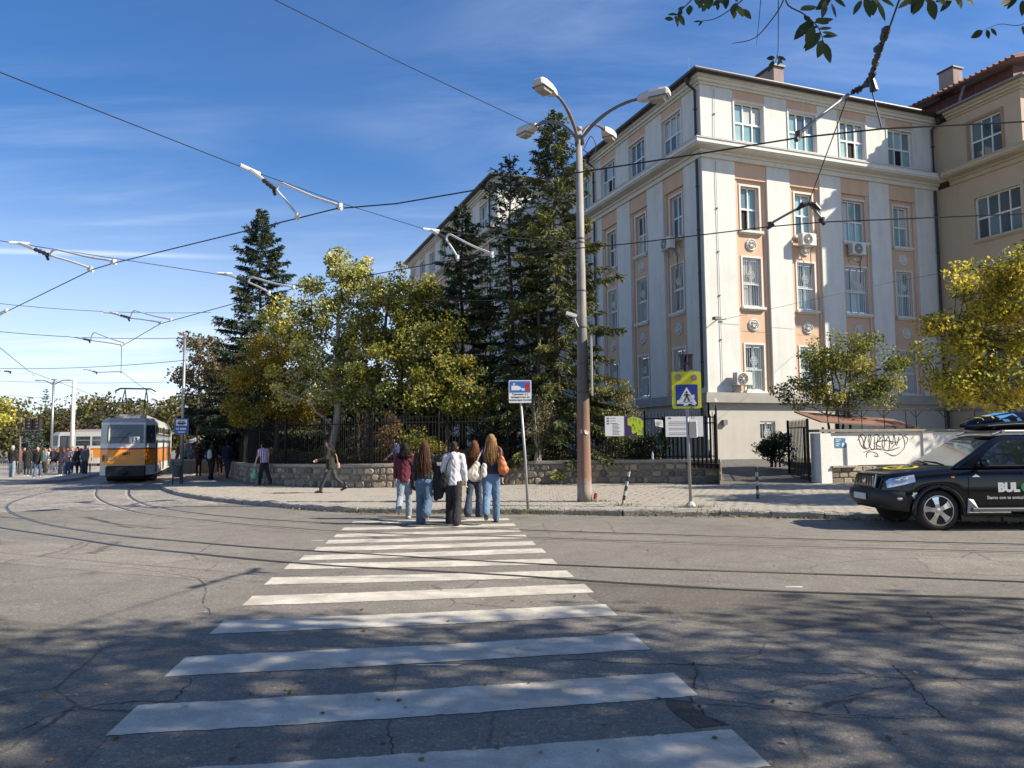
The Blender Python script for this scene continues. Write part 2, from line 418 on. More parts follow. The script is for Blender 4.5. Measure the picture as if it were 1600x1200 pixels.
kerb_px = [(1600, 817), (1330, 811), (1120, 806), (985, 805.5), (850, 803), (700, 801.5), (545, 800), (440, 792.5), (360, 785.5), (300, 777.5), (268, 769.5), (257, 763.5), (261, 757)]
kp = [G(u, v) for u, v in kerb_px]
kp = [Vector((26, kp[0].y - .3, 0)), Vector((17, kp[0].y - .1, 0))] + kp
e = kp[-1]
for k in (6, 12, 20, 30): kp.append(Vector((e.x - .30 * k, e.y + .95 * k, gz(e.x - .30 * k, e.y + .95 * k))))
kerb = catmull(kp, 6)
wall_px = [(1127, 755), (1040, 755), (913, 755.5), (800, 757), (700, 759), (610, 761.5), (560, 762), (500, 760.5), (440, 758.5), (395, 755.5), (374, 751)]
wp = [G(u, v, .12) for u, v in wall_px]
e = wp[-1]
for k in (3, 8, 14): wp.append(Vector((e.x - .42 * k, e.y + .9 * k, gz(e.x - .42 * k, e.y + .9 * k) + .12)))
wallp = catmull(wp, 6)

# cobbled area round the tram
cob_px = [(0, 802), (60, 797), (130, 797), (200, 799), (262, 793), (330, 789)]
def cobble_mat():
    m, n, out = new_mat('cobble')
    co = N(n, 'ShaderNodeTexCoord'); v = co.outputs['Object']
    vo = N(n, 'ShaderNodeTexVoronoi', {'Vector': v, 'Scale': 5.0, 'Randomness': .55}, feature='DISTANCE_TO_EDGE')
    vc = N(n, 'ShaderNodeTexVoronoi', {'Vector': v, 'Scale': 5.0, 'Randomness': .55})
    nz = N(n, 'ShaderNodeTexNoise', {'Vector': v, 'Scale': .8, 'Detail': 6, 'Roughness': .7})
    j = N(n, 'ShaderNodeMapRange', {'Value': vo.outputs['Distance'], 'From Min': .02, 'From Max': .10, 'To Min': .45, 'To Max': 1.0})
    h = N(n, 'ShaderNodeMapRange', {'Value': vc.outputs['Color'], 'To Min': .75, 'To Max': 1.25})
    k = N(n, 'ShaderNodeMapRange', {'Value': nz.outputs['Fac'], 'From Min': .3, 'From Max': .7, 'To Min': .7, 'To Max': 1.3})
    a = N(n, 'ShaderNodeMath', {0: j.outputs[0], 1: h.outputs[0]}, operation='MULTIPLY')
    a = N(n, 'ShaderNodeMath', {0: a.outputs[0], 1: k.outputs[0]}, operation='MULTIPLY')
    c = N(n, 'ShaderNodeVectorMath', {0: (.27, .245, .21), 'Scale': a.outputs[0]}, operation='SCALE')
    bp = N(n, 'ShaderNodeBump', {'Height': j.outputs[0], 'Strength': .8, 'Distance': .03})
    b = N(n, 'ShaderNodeBsdfPrincipled', {'Base Color': c.outputs[0], 'Roughness': .75, 'Normal': bp.outputs[0]})
    n.links.new(b.outputs[0], out.inputs[0]); return m
front = [G(u, v) for u, v in cob_px]
def front_y(x):
    if x < front[0].x: return front[0].y + .15 * (front[0].x - x)
    for a, b in zip(front, front[1:]):
        if a.x <= x <= b.x: return a.y + (b.y - a.y) * (x - a.x) / (b.x - a.x)
    return 99
xs = [-42 + .4 * i for i in range(91)]; vs = []; fs = []
ny = 40
for x in xs:
    y0 = front_y(x) + .12 * math.sin(x * 3.1) + .08 * math.sin(x * 7.7)
    if y0 > 90: y0 = front[-1].y
    for j in range(ny): 
        y = y0 + (64 - y0) * (j / (ny - 1)) ** 1.5
        vs.append((x, y, gz(x, y) + .004))
for i in range(len(xs) - 1):
    for j in range(ny - 1): fs.append((i * ny + j, (i + 1) * ny + j, (i + 1) * ny + j + 1, i * ny + j + 1))
tag(MB().add(vs, fs).build('cobbled_track_bed', cobble_mat()), kind='structure')

# lighter resurfaced strip along the tram rails and darker patches of newer asphalt
def ribbon(mb, pts, wdt, off, mi=0, zf=gz):
    pts = [Vector(p) for p in pts]; l = []; r = []
    for i, p in enumerate(pts):
        d = pts[min(i + 1, len(pts) - 1)] - pts[max(i - 1, 0)]; d.z = 0; d.normalize(); s = Vector((-d.y, d.x, 0)) * wdt / 2
        for q, o in ((l, p + s), (r, p - s)): q.append((o.x, o.y, zf(o.x, o.y) + off))
    k = len(pts); mb.add(l + r, [(k + i, k + i + 1, i + 1, i) for i in range(k - 1)], mi); return mb
railA = [(1600, 910), (1400, 902), (1200, 895), (1000, 888.5), (800, 880), (650, 871), (500, 862), (400, 856), (300, 847.5), (200, 838.5), (120, 828), (70, 819), (35, 809), (14, 799.5), (9, 792), (18, 785), (38, 778), (60, 772)]
railB = [(1600, 936), (1400, 930), (1200, 923), (1000, 913), (800, 899.5), (650, 891), (525, 884.5), (400, 874.5), (300, 864.5), (200, 854), (100, 839), (0, 824), (-60, 812), (-90, 803), (-85, 793), (-50, 783), (-25, 776)]
railC = [(1600, 863), (1400, 858), (1200, 853), (1000, 846.5), (800, 839), (650, 835.5), (525, 830.5), (400, 821), (300, 811), (225, 802.5), (187, 793), (163, 784), (152, 775), (152, 768), (158, 761)]
railD = [(1600, 851), (1400, 846.5), (1200, 841), (1000, 834.5), (800, 828), (650, 822.5), (525, 818), (400, 811), (300, 801.5), (237, 791), (215, 784), (203, 776), (201, 769), (205, 763)]
rails = {}
steel = M('rail_steel', (.20, .195, .185), rough=.33, metal=.85, var=.2, scale=9)
groove = M('rail_groove', (.03, .03, .03), rough=.9)
seal = M('rail_sealant', (.34, .32, .27), rough=.8, var=.35, scale=2.5)
conc = M('track_concrete', (.135, .128, .118), rough=.85, var=.3, scale=1.3, bump=.35, bscale=70)
for nm, px in (('A', railA), ('B', railB), ('C', railC), ('D', railD)):
    p = [G(u, v) for u, v in px]
    d = (p[0] - p[1]).normalized(); p = [p[0] + d * 14, p[0] + d * 7, p[0] + d * 3] + p
    d = Vector((-.30, .95, 0)); d.normalize()
    for k in (8, 18, 32): q = p[-1 if k == 8 else -1]; p.append(Vector((q.x + d.x * 9, q.y + d.y * 9, 0)))
    rails[nm] = catmull(p, 10)
for nm in 'ABCD':
    mb = MB(); pts = rails[nm]
    ribbon(mb, pts, .045, .0085, 1)
    off = []
    for i, q in enumerate(pts):
        d = pts[min(i + 1, len(pts) - 1)] - pts[max(i - 1, 0)]; d.z = 0; d.normalize()
        off.append(q + Vector((-d.y, d.x, 0)) * (-.04 if nm in 'AD' else .04))
    ribbon(mb, off, .030, .0068, 2)
    o = mb.build('tram_rail', [conc, steel, groove]); o['kind'] = 'structure'
for nm, s in (('C', 1), ('D', 1)):                      # pale sealant beside the far rails
    mb = MB(); pts = rails[nm]; off = []
    for i, q in enumerate(pts):
        d = pts[min(i + 1, len(pts) - 1)] - pts[max(i - 1, 0)]; d.z = 0; d.normalize()
        off.append(q + Vector((-d.y, d.x, 0)) * .09)
    ribbon(mb, off, .05, .0055)
    tag(mb.build('joint_sealant', worn_paint('sealant_worn', (.52, .48, .38), (.19, .175, .15), .42, .60)), kind='structure')

# zebra crossing
paint = worn_paint('crossing_paint', (.66, .615, .52), (.26, .235, .19), .41, .60)
zeb = thing('zebra_crossing', None, None); zeb['kind'] = 'structure'
L_ = [(20, 1290), (165, 1150), (258, 1057), (327, 991), (378, 947), (413, 914), (443, 890), (467, 876), (489, 862), (508, 850), (521, 840), (533, 829), (548, 819)]
R_ = [(1205, 1198), (1092, 1088), (1016, 1015), (965, 962), (928, 926), (897, 902), (872, 882), (854, 864), (838, 852), (826, 841), (815, 831), (807, 822), (797, 813)]
for i, (a, b) in enumerate(zip(L_, R_)):
    A, B = G(*a), G(*b); n_ = 90; vs = []; fs = []
    for k in range(n_ + 1):
        t = k / n_; p = A.lerp(B, t); p.y += -.03 * math.sin(math.pi * t)
        jb = .014 * noise.noise(Vector((t * 9, i * 3.3, 0))) + .016 * noise.noise(Vector((t * 70, i * 3.3, 0))); jt = .014 * noise.noise(Vector((t * 9, i * 3.3, 5))) + .016 * noise.noise(Vector((t * 70, i * 3.3, 5)))
        hh = (.47 if i < 5 else .45)
        sx = -.06 * hh / .5
        for y, dx in ((jb, 0), (hh + jt, sx)):
            vs.append((p.x + dx, p.y + y, gz(p.x, p.y) + .004))
    fs = [(2 * k, 2 * k + 2, 2 * k + 3, 2 * k + 1) for k in range(n_)]
    MB().add(vs, fs).build('crossing_stripe', paint, zeb)
# darker repair patches of asphalt with their own edges, pothole by the near stripe
patch = asphalt('asphalt_patch', (.125, .113, .094), crack=.6, patch=.2)
patch2 = asphalt('asphalt_old', (.212, .193, .162), crack=.7, patch=.3)
def patch_obj(px, mat, off=.0022):
    pts = [G(u, v) for u, v in px]; out = []
    for a, b in zip(pts, pts[1:] + pts[:1]):
        for k in range(8):
            p = a.lerp(b, k / 8); q = .05 * noise.noise(p * 2.7); out.append((p.x + q, p.y + .04 * noise.noise(p * 3.9), gz(p.x, p.y) + off))
    tag(MB().add(out, [tuple(range(len(out)))]).build('asphalt_patch', mat), kind='structure')
patch_obj([(1085, 1040), (1395, 1042), (1475, 1122), (1300, 1120), (1110, 1092)], patch2)
patch_obj([(1430, 870), (1600, 872), (1600, 900), (1460, 896)], patch2)
patch_obj([(0, 840), (240, 868), (420, 884), (380, 912), (0, 880)], patch2)
def crack(px, wd=.016):
    pts = catmull([G(u, v) for u, v in px], 22)
    pts = [p + Vector((.05 * noise.noise(p * 5) + .02 * noise.noise(p * 21) + random.uniform(-.006, .006), .05 * noise.noise(p * 5 + Vector((9, 0, 0))) + .022 * noise.noise(p * 19 + Vector((3, 0, 0))) + random.uniform(-.006, .006), 0)) for p in pts]
    mb = MB(); k_ = 0
    while k_ < len(pts) - 2:
        n_ = random.randint(2, 7); ribbon(mb, pts[k_:k_ + n_ + 1], wd * random.uniform(.25, .75), .0035); k_ += n_ + (random.random() < .12)
    tag(mb.build('road_crack', M('crack_dark', (.040, .037, .033), rough=1)), kind='structure')
patch_obj([(-40, 965), (200, 985), (335, 1010), (250, 1085), (165, 1152), (110, 1230), (-80, 1230)], asphalt('asphalt_worn', (.165, .15, .125), crack=1.0, patch=.35))
patch_obj([(1045, 1092), (1085, 1096), (1108, 1120), (1135, 1136), (1085, 1140), (1060, 1118)], asphalt('pothole_asphalt', (.07, .064, .055), crack=1.0, patch=.5), .0034)
patch_obj([(615, 1045), (1000, 1028), (1040, 1088), (620, 1118)], patch2, .0018)
patch_obj([(880, 905), (1280, 925), (1600, 945), (1600, 990), (1200, 985), (960, 955)], patch, .0018)
crack([(880, 1030), (985, 1037), (1090, 1040), (1200, 1048), (1400, 1055), (1600, 1062)])
crack([(1395, 1040), (1425, 1070), (1450, 1092), (1475, 1122)], .022)
crack([(1475, 1123), (1380, 1120), (1250, 1113), (1090, 1098)], .012)
crack([(1080, 1036), (1088, 1060), (1078, 1085), (1100, 1110), (1125, 1135)], .02)
crack([(1322, 1115), (1325, 1095), (1360, 1080), (1400, 1072)], .012)
crack([(1140, 1030), (1185, 1022), (1190, 1003)], .012)
crack([(1450, 955), (1465, 975), (1490, 985)], .03)
crack([(40, 1140), (110, 1110), (160, 1100), (260, 1095), (300, 1060)], .022)
crack([(620, 1040), (618, 1090), (615, 1160), (612, 1200)], .010)
crack([(300, 900), (322, 915), (318, 940), (330, 960)], .014)
crack([(0, 875), (200, 888), (330, 905), (420, 910)], .012)
mb = MB()                                                   # stray dashes of paint
for a in ((1228, 918, .17, .035), (486, 845, .18, .03), (650, 1040, .3, .012)):
    p = G(a[0], a[1]); mb.add([(p.x, p.y, .0042), (p.x + a[2], p.y - .02, .0042), (p.x + a[2] + .02, p.y + a[3], .0042), (p.x, p.y + a[3], .0042)], [(0, 1, 2, 3)])
tag(mb.build('paint_marks', M('old_paint', (.6, .58, .54))), kind='structure')

# ------------------------------------------------------------------ sidewalk, kerb, tiles
white_base = [Vector((10.0, 24.5, .12)), Vector((30, 25.6, .12))]
sw = [Vector(p) for p in kerb]                       # right to left to back
wi = [Vector(p) for p in wallp]
inner = [Vector((30, 25.7, .12)), Vector((10.0, 24.6, .12)), Vector((9.9, 24.6, .12)), Vector((6.9, 24.4, .12))] + wi
poly = [(p.x, p.y) for p in [Vector((30, kerb[0].y, 0))] + sw] + [(p.x, p.y) for p in reversed(inner)]
def inside(x, y, pl=poly):
    c = False; j = len(pl) - 1
    for i in range(len(pl)):
        a, b = pl[i], pl[j]
        if (a[1] > y) != (b[1] > y) and x < (b[0] - a[0]) * (y - a[1]) / (b[1] - a[1]) + a[0]: c = not c
        j = i
    return c
sand = M('joint_sand', (.22, .195, .16), rough=1, var=.3, scale=3)
mb = MB(); mb.add([(x, y, gz(x, y) + .107) for x, y in poly], [tuple(range(len(poly)))])
side = tag(mb.build('sidewalk', sand), kind='structure')
tile_m = island_mat('paving_tile', [(.275, .248, .205), (.30, .272, .225), (.285, .26, .215), (.315, .285, .235), (.26, .235, .195)], bump=.3, bscale=60, var=.14)
ts = .25; ang = R(7); ca, sa = math.cos(ang), math.sin(ang)
tiles = []
for i in range(-90, 130):
    for j in range(20, 160):
        q = i + (.5 if j % 2 else 0)
        x = ca * q * ts - sa * j * ts; y = sa * q * ts + ca * j * ts
        if y > 33 or x > 14.5 or x < -16: continue
        if inside(x, y) and inside(x + .1, y + .12) and inside(x - .1, y - .12) and inside(x + .1, y - .12) and inside(x - .12, y + .1):
            tiles.append((x, y))
tiles.sort(key=lambda t: t[0] ** 2 * .3 + t[1] ** 2)
def tile_geo(x, y, z, h=.120):
    v = []; 
    tx, ty = rng.normal(0, .0018, 2)
    for k, zz in ((h, -.03), (h, -.004), (h - .010, 0)):
        for a, b in ((-1, -1), (1, -1), (1, 1), (-1, 1)):
            lx, ly = a * k, b * k
            v.append((x + ca * lx - sa * ly, y + sa * lx + ca * ly, z + zz + tx * a + ty * b))
    f = [(8, 9, 10, 11)]
    for k in (0, 4):
        for q in range(4): f.append((k + q, k + (q + 1) % 4, k + 4 + (q + 1) % 4, k + 4 + q))
    return v, f
base_tiles = [MB().add(*tile_geo(0, 0, 0)).mesh('paving_tile', tile_m) for _ in range(6)]
for x, y in tiles[:300]:
    link('paving_tile', base_tiles[random.randrange(6)], side, (x, y, gz(x, y) + .12 + random.uniform(-.003, .003)))
mb = MB()
for x, y in tiles[300:]: mb.add(*tile_geo(x, y, gz(x, y) + .12 + random.uniform(-.004, .004)))
tag(mb.build('paving_tiles', tile_m, side), kind='stuff')

kerb_m = island_mat('kerb_stone', [(.26, .24, .21), (.20, .185, .16), (.31, .285, .25), (.23, .21, .185)], bump=.9, bscale=22, var=.3)
KL = arclen(kerb)
mb = MB(); ribbon(mb, kerb, .16, .06); kerbo = tag(mb.build('kerb', M('kerb_bed', (.05, .047, .042), rough=1)), kind='structure')
def kerb_geo():
    mb = MB(); L = .49; seg = 5
    prof = [(-.10, -.14), (-.095, .095), (-.07, .125), (.09, .13), (.10, -.14)]
    vs = []
    for k in range(seg + 1):
        x = -L + 2 * L * k / seg
        for a, b in prof: vs.append((x + random.uniform(-.006, .006), a + random.uniform(-.012, .012), b + random.uniform(-.012, .012)))
    n_ = len(prof); fs = [tuple(range(n_)), tuple(range(seg * n_ + n_ - 1, seg * n_ - 1, -1))]
    for k in range(seg):
        for j in range(n_): fs.append((k * n_ + j, (k + 1) * n_ + j, (k + 1) * n_ + (j + 1) % n_, k * n_ + (j + 1) % n_))
    return mb.add(vs, fs).mesh('kerb_stone', kerb_m)
kg = [kerb_geo() for _ in range(5)]
s = .5
while s < KL[-1] - 12:
    p, d = along(kerb, s, KL)
    n_ = Vector((d.y, -d.x, 0))
    o = link('kerb_stone', random.choice(kg), kerbo, (p.x, p.y, gz(p.x, p.y) + random.uniform(-.02, .01)), (random.uniform(-.05, .05), random.uniform(-.012, .012), math.atan2(-d.y, -d.x) + random.uniform(-.012, .012)))
    s += 1.0
# far left platform
lp = [G(-40, 757), G(0, 757.5), G(40, 757), G(75, 755), G(112, 752), G(140, 746), G(158, 741)]
lpts = catmull(lp, 4); back = [lpts[-1] + Vector((-6, 16, 0)), lpts[-1] + Vector((-40, 20, 0)), lpts[0] + Vector((-15, 3, 0))]
top = [(p.x, p.y, gz(p.x, p.y) + .14) for p in lpts + back]; k = len(top)
mb = MB(); mb.add(top + [(p[0], p[1], p[2] - .3) for p in top], [tuple(range(k))] + [(i, (i + 1) % k, k + (i + 1) % k, k + i) for i in range(k)])
tag(mb.build('tram_platform', M('platform_paving', (.30, .275, .235), var=.2, scale=1.5, bump=.3)), kind='structure')

# garden behind the wall, driveway, yard
gp = [(p.x + .0, p.y + .15) for p in wallp] + [(-30, 60), (-5, 75), (12, 60), (8.6, 33.2), (7.0, 26), (6.7, 24.4)]
mb = MB(); k = len(gp)
mb.add([(x, y, .80 + gz(x, y)) for x, y in gp] + [(x, y, -.6) for x, y in gp], [tuple(range(k))] + [(i, k + i, k + (i + 1) % k, (i + 1) % k) for i in range(k)])
tag(mb.build('garden_bed', M('garden_soil', (.13, .105, .065), var=.45, scale=2.2, bump=.9, bscale=14)), kind='structure')
mb = MB(); dr = asphalt('asphalt_drive', (.12, .115, .108), crack=.7, patch=.25)
vs = []; 
for k in range(12):
    t = k / 11; y = 24.3 + 9.2 * t; z = .116 + .56 * min(1, t * 1.25)
    vs += [(6.7 + .8 * t, y, z), (11.6 + 1.0 * t, y + .3, z)]
mb.add(vs, [(2 * k, 2 * k + 1, 2 * k + 3, 2 * k + 2) for k in range(11)])
mb.build('driveway', dr)['kind'] = 'structure'
mb = MB(); mb.box(11.0, 60, 25.2, 60, -.5, .66); tag(mb.build('yard', M('yard_ground', (.10, .09, .07), var=.3, scale=2)), kind='structure')

# ================================================================== the stone wall, its coping and the iron fence
stone_m = island_mat('wall_stone', [(.30, .25, .18), (.17, .145, .115), (.38, .31, .215), (.23, .19, .14), (.10, .092, .08), (.33, .27, .19)], bump=1.0, bscale=16, var=.35)
mortar = M('mortar', (.235, .21, .17), var=.25, scale=5, bump=.7, bscale=30)
WL = arclen(wallp)
def wnorm(d): return Vector((-d.y, d.x, 0)) * -1     # towards the street? fixed below
p, d = along(wallp, 5, WL)
sgn = 1 if Vector((-d.y, d.x, 0)).y < 0 else -1
def wout(d): return Vector((-d.y, d.x, 0)).normalized() * sgn
wall = thing('stone_wall', 'low rubble stone garden wall with concrete coping behind the sidewalk', 'wall', (wallp[0].x, wallp[0].y, .12))
mb = MB(); vs = []; nW = len(wallp)
for i, p in enumerate(wallp):
    d = (wallp[min(i + 1, nW - 1)] - wallp[max(i - 1, 0)]).normalized(); o = wout(d)
    b = gz(p.x, p.y)
    for q, z in ((p - o * .02, b - .2), (p - o * .02, b + .83), (p - o * .42, b + .83), (p - o * .42, b - .2)): vs.append((q.x, q.y, z))
fs = [(4 * i + j, 4 * i + (j + 1) % 4, 4 * i + 4 + (j + 1) % 4, 4 * i + 4 + j) for i in range(nW - 1) for j in range(4)] + [(0, 1, 2, 3)]
mb.add(vs, fs).build('wall_core', mortar, wall, world=True)
rows = [(0.10, .25), (.35, .22), (.57, .235)]
stones = []
for ri, (z0, hh) in enumerate(rows):
    s = .02 - .1 * ri
    while s < 25.5:
        l = random.choice((random.uniform(.16, .28), random.uniform(.28, .62))); stones.append((max(s, 0), s + l, z0, z0 + hh)); s += l
def stone(s0, s1, z0, z1):
    g = .008; s0 += g; s1 -= g; z0 += g + random.uniform(-.012, .022); z1 -= g + random.uniform(-.012, .022)
    p, d = along(wallp, .5 * (s0 + s1), WL); o = wout(d); b = gz(p.x, p.y); pr = random.uniform(.014, .06)
    h = (s1 - s0) / 2; n_ = 10; out = []
    for k in range(n_):
        a = 2 * math.pi * (k + .5) / n_; ca_, sa_ = math.cos(a), math.sin(a)
        m_ = max(abs(ca_), abs(sa_)) ** random.uniform(.86, 1.0)
        out.append((ca_ / m_ * h * random.uniform(.88, 1), sa_ / m_ * (z1 - z0) / 2 * random.uniform(.88, 1)))
    out = [(max(-h, min(h, a)), max(-(z1 - z0) / 2, min((z1 - z0) / 2, c))) for a, c in out]
    vs = []
    for sc, dd in ((1, -.05), (1, pr * .35), (.80, pr)):
        for a, c in out: q = d * (a * sc) + o * (dd + random.uniform(-.004, .004)); vs.append((q.x, q.y, c * sc))
    fs = [tuple(range(2 * n_, 3 * n_))]
    for k in (0, n_):
        for j in range(n_): fs.append((k + j, k + (j + 1) % n_, k + n_ + (j + 1) % n_, k + n_ + j))
    return MB().add(vs, fs).mesh('stone', stone_m), (p.x, p.y, b + .5 * (z0 + z1))
for st in stones[:300]:
    me, lc = stone(*st); link('stone', me, wall, lc, world=True)
# coping slabs
cop = island_mat('coping_slab', [(.27, .25, .215), (.32, .295, .25), (.24, .22, .19)], bump=.6, bscale=25, var=.25)
s = 0.0
while s < WL[-1] - 8:
    e_ = s + 1.35; vs = []
    for k in range(4):
        p, d = along(wallp, s + .006 + (e_ - s - .012) * k / 3, WL); o = wout(d); b = gz(p.x, p.y) + random.uniform(-.006, .006)
        for q, z in ((.055, .835), (.06, .925), (-.44, .935), (-.44, .835)):
            r_ = p + o * (q + random.uniform(-.008, .008)); vs.append((r_.x, r_.y, b + z))
    fs = [(0, 1, 2, 3), (15, 14, 13, 12)] + [(4 * i + j, 4 * i + (j + 1) % 4, 4 * i + 4 + (j + 1) % 4, 4 * i + 4 + j) for i in range(3) for j in range(4)]
    MB().add(vs, fs).build('coping_slab', cop, wall, world=True); s = e_
iron = M('black_iron', (.008, .008, .009), rough=.6, spec=.2, metal=.0, var=.4, scale=8)
fen = thing('iron_fence', 'long black iron bar fence standing on the stone wall', 'fence', (wallp[0].x, wallp[0].y, .93))
def fpos(s):
    p, d = along(wallp, s, WL); return p - wout(d) * .2, d
mb = MB(); mb.tube([(0, 0, .0), (0, 0, 1.58)], .0105, 4); mb.lathe([(.0105, 1.58), (.002, 1.66)], 4)
bar_me = mb.mesh('bar', iron)
FL = 26.0; nb = int(FL / .115)
for i in range(nb):
    s = .12 + i * .115; p, d = fpos(s)
    if i % 21 == 0: continue
    link('bar', bar_me, fen, (p.x, p.y, gz(p.x, p.y) + .925), (random.uniform(-.006, .006), random.uniform(-.006, .006), 0), world=True)
mb = MB(); mb.box(-.032, .032, -.032, .032, 0, 1.72); mb.lathe([(.04, 1.72), (.02, 1.76), (.03, 1.79), (.004, 1.86)], 8)
post_me = mb.mesh('post', iron)
for i in range(0, nb, 21):
    p, d = fpos(.12 + i * .115)
    link('post', post_me, fen, (p.x, p.y, gz(p.x, p.y) + .925), (0, 0, math.atan2(d.y, d.x)), world=True)
for z in (1.03, 2.36):
    pts = []
    for k in range(80):
        p, d = fpos(.1 + (FL - .1) * k / 79); pts.append((p.x, p.y, gz(p.x, p.y) + z))
    MB().tube(pts, .019, 4).build('rail', iron, fen, world=True)

# ================================================================== buildings
BX = math.atan2(.351, .936)
BC = Vector((8.66, 33.0, 0))
def bworld(x, y, z=0): return BC + Vector((math.cos(BX) * x - math.sin(BX) * y, math.sin(BX) * x + math.cos(BX) * y, z))
white = M('white_plaster', (.635, .635, .59), rough=.9, var=.13, scale=1.5, bump=.2, bscale=30, stain=.42, stain_col=(.43, .41, .355))
salmon = M('salmon_plaster', (.60, .415, .285), rough=.9, var=.08, scale=.9, bump=.2, bscale=30, stain=.25)
trimw = M('cream_trim', (.64, .63, .575), rough=.85, var=.05, scale=1.2, stain=.25, stain_col=(.36, .34, .31))
cement = M('grey_cement', (.44, .415, .365), rough=.95, var=.14, scale=1.1, bump=.5, bscale=35, stain=.45, stain_col=(.50, .48, .44))
ledge_m = M('ledge_concrete', (.33, .315, .285), rough=.95, var=.16, scale=1.5, bump=.3, stain=.3)
beige = M('beige_plaster', (.47, .375, .265), rough=.9, var=.06, scale=.8, bump=.1, stain=.12)
beiget = M('beige_trim', (.46, .39, .29), rough=.9, var=.05, scale=.8, stain=.2)
brownt = M('brown_surround', (.33, .20, .125), rough=.85, var=.1)
roof_dark = M('roof_metal', (.035, .033, .034), rough=.5, var=.3, scale=3)
pipe_m = M('drain_pipe', (.022, .022, .026), rough=.45, var=.3)
frame_w = M('window_frame', (.70, .70, .68), rough=.45, var=.04)
grille_m = M('window_grille', (.66, .66, .63), rough=.5, var=.06)
panes = [glass_pane('pane_teal', (.19, .34, .34)), glass_pane('pane_pale', (.30, .45, .45)), glass_pane('pane_mid', (.12, .20, .215)), glass_pane('pane_deep', (.05, .085, .10)), glass_pane('pane_curtain', (.42, .44, .40), rough=.25)]  # teal and pale tones hold reflected sky as well as curtains
pane_open = M('open_window_dark', (.008, .008, .009), rough=.9)
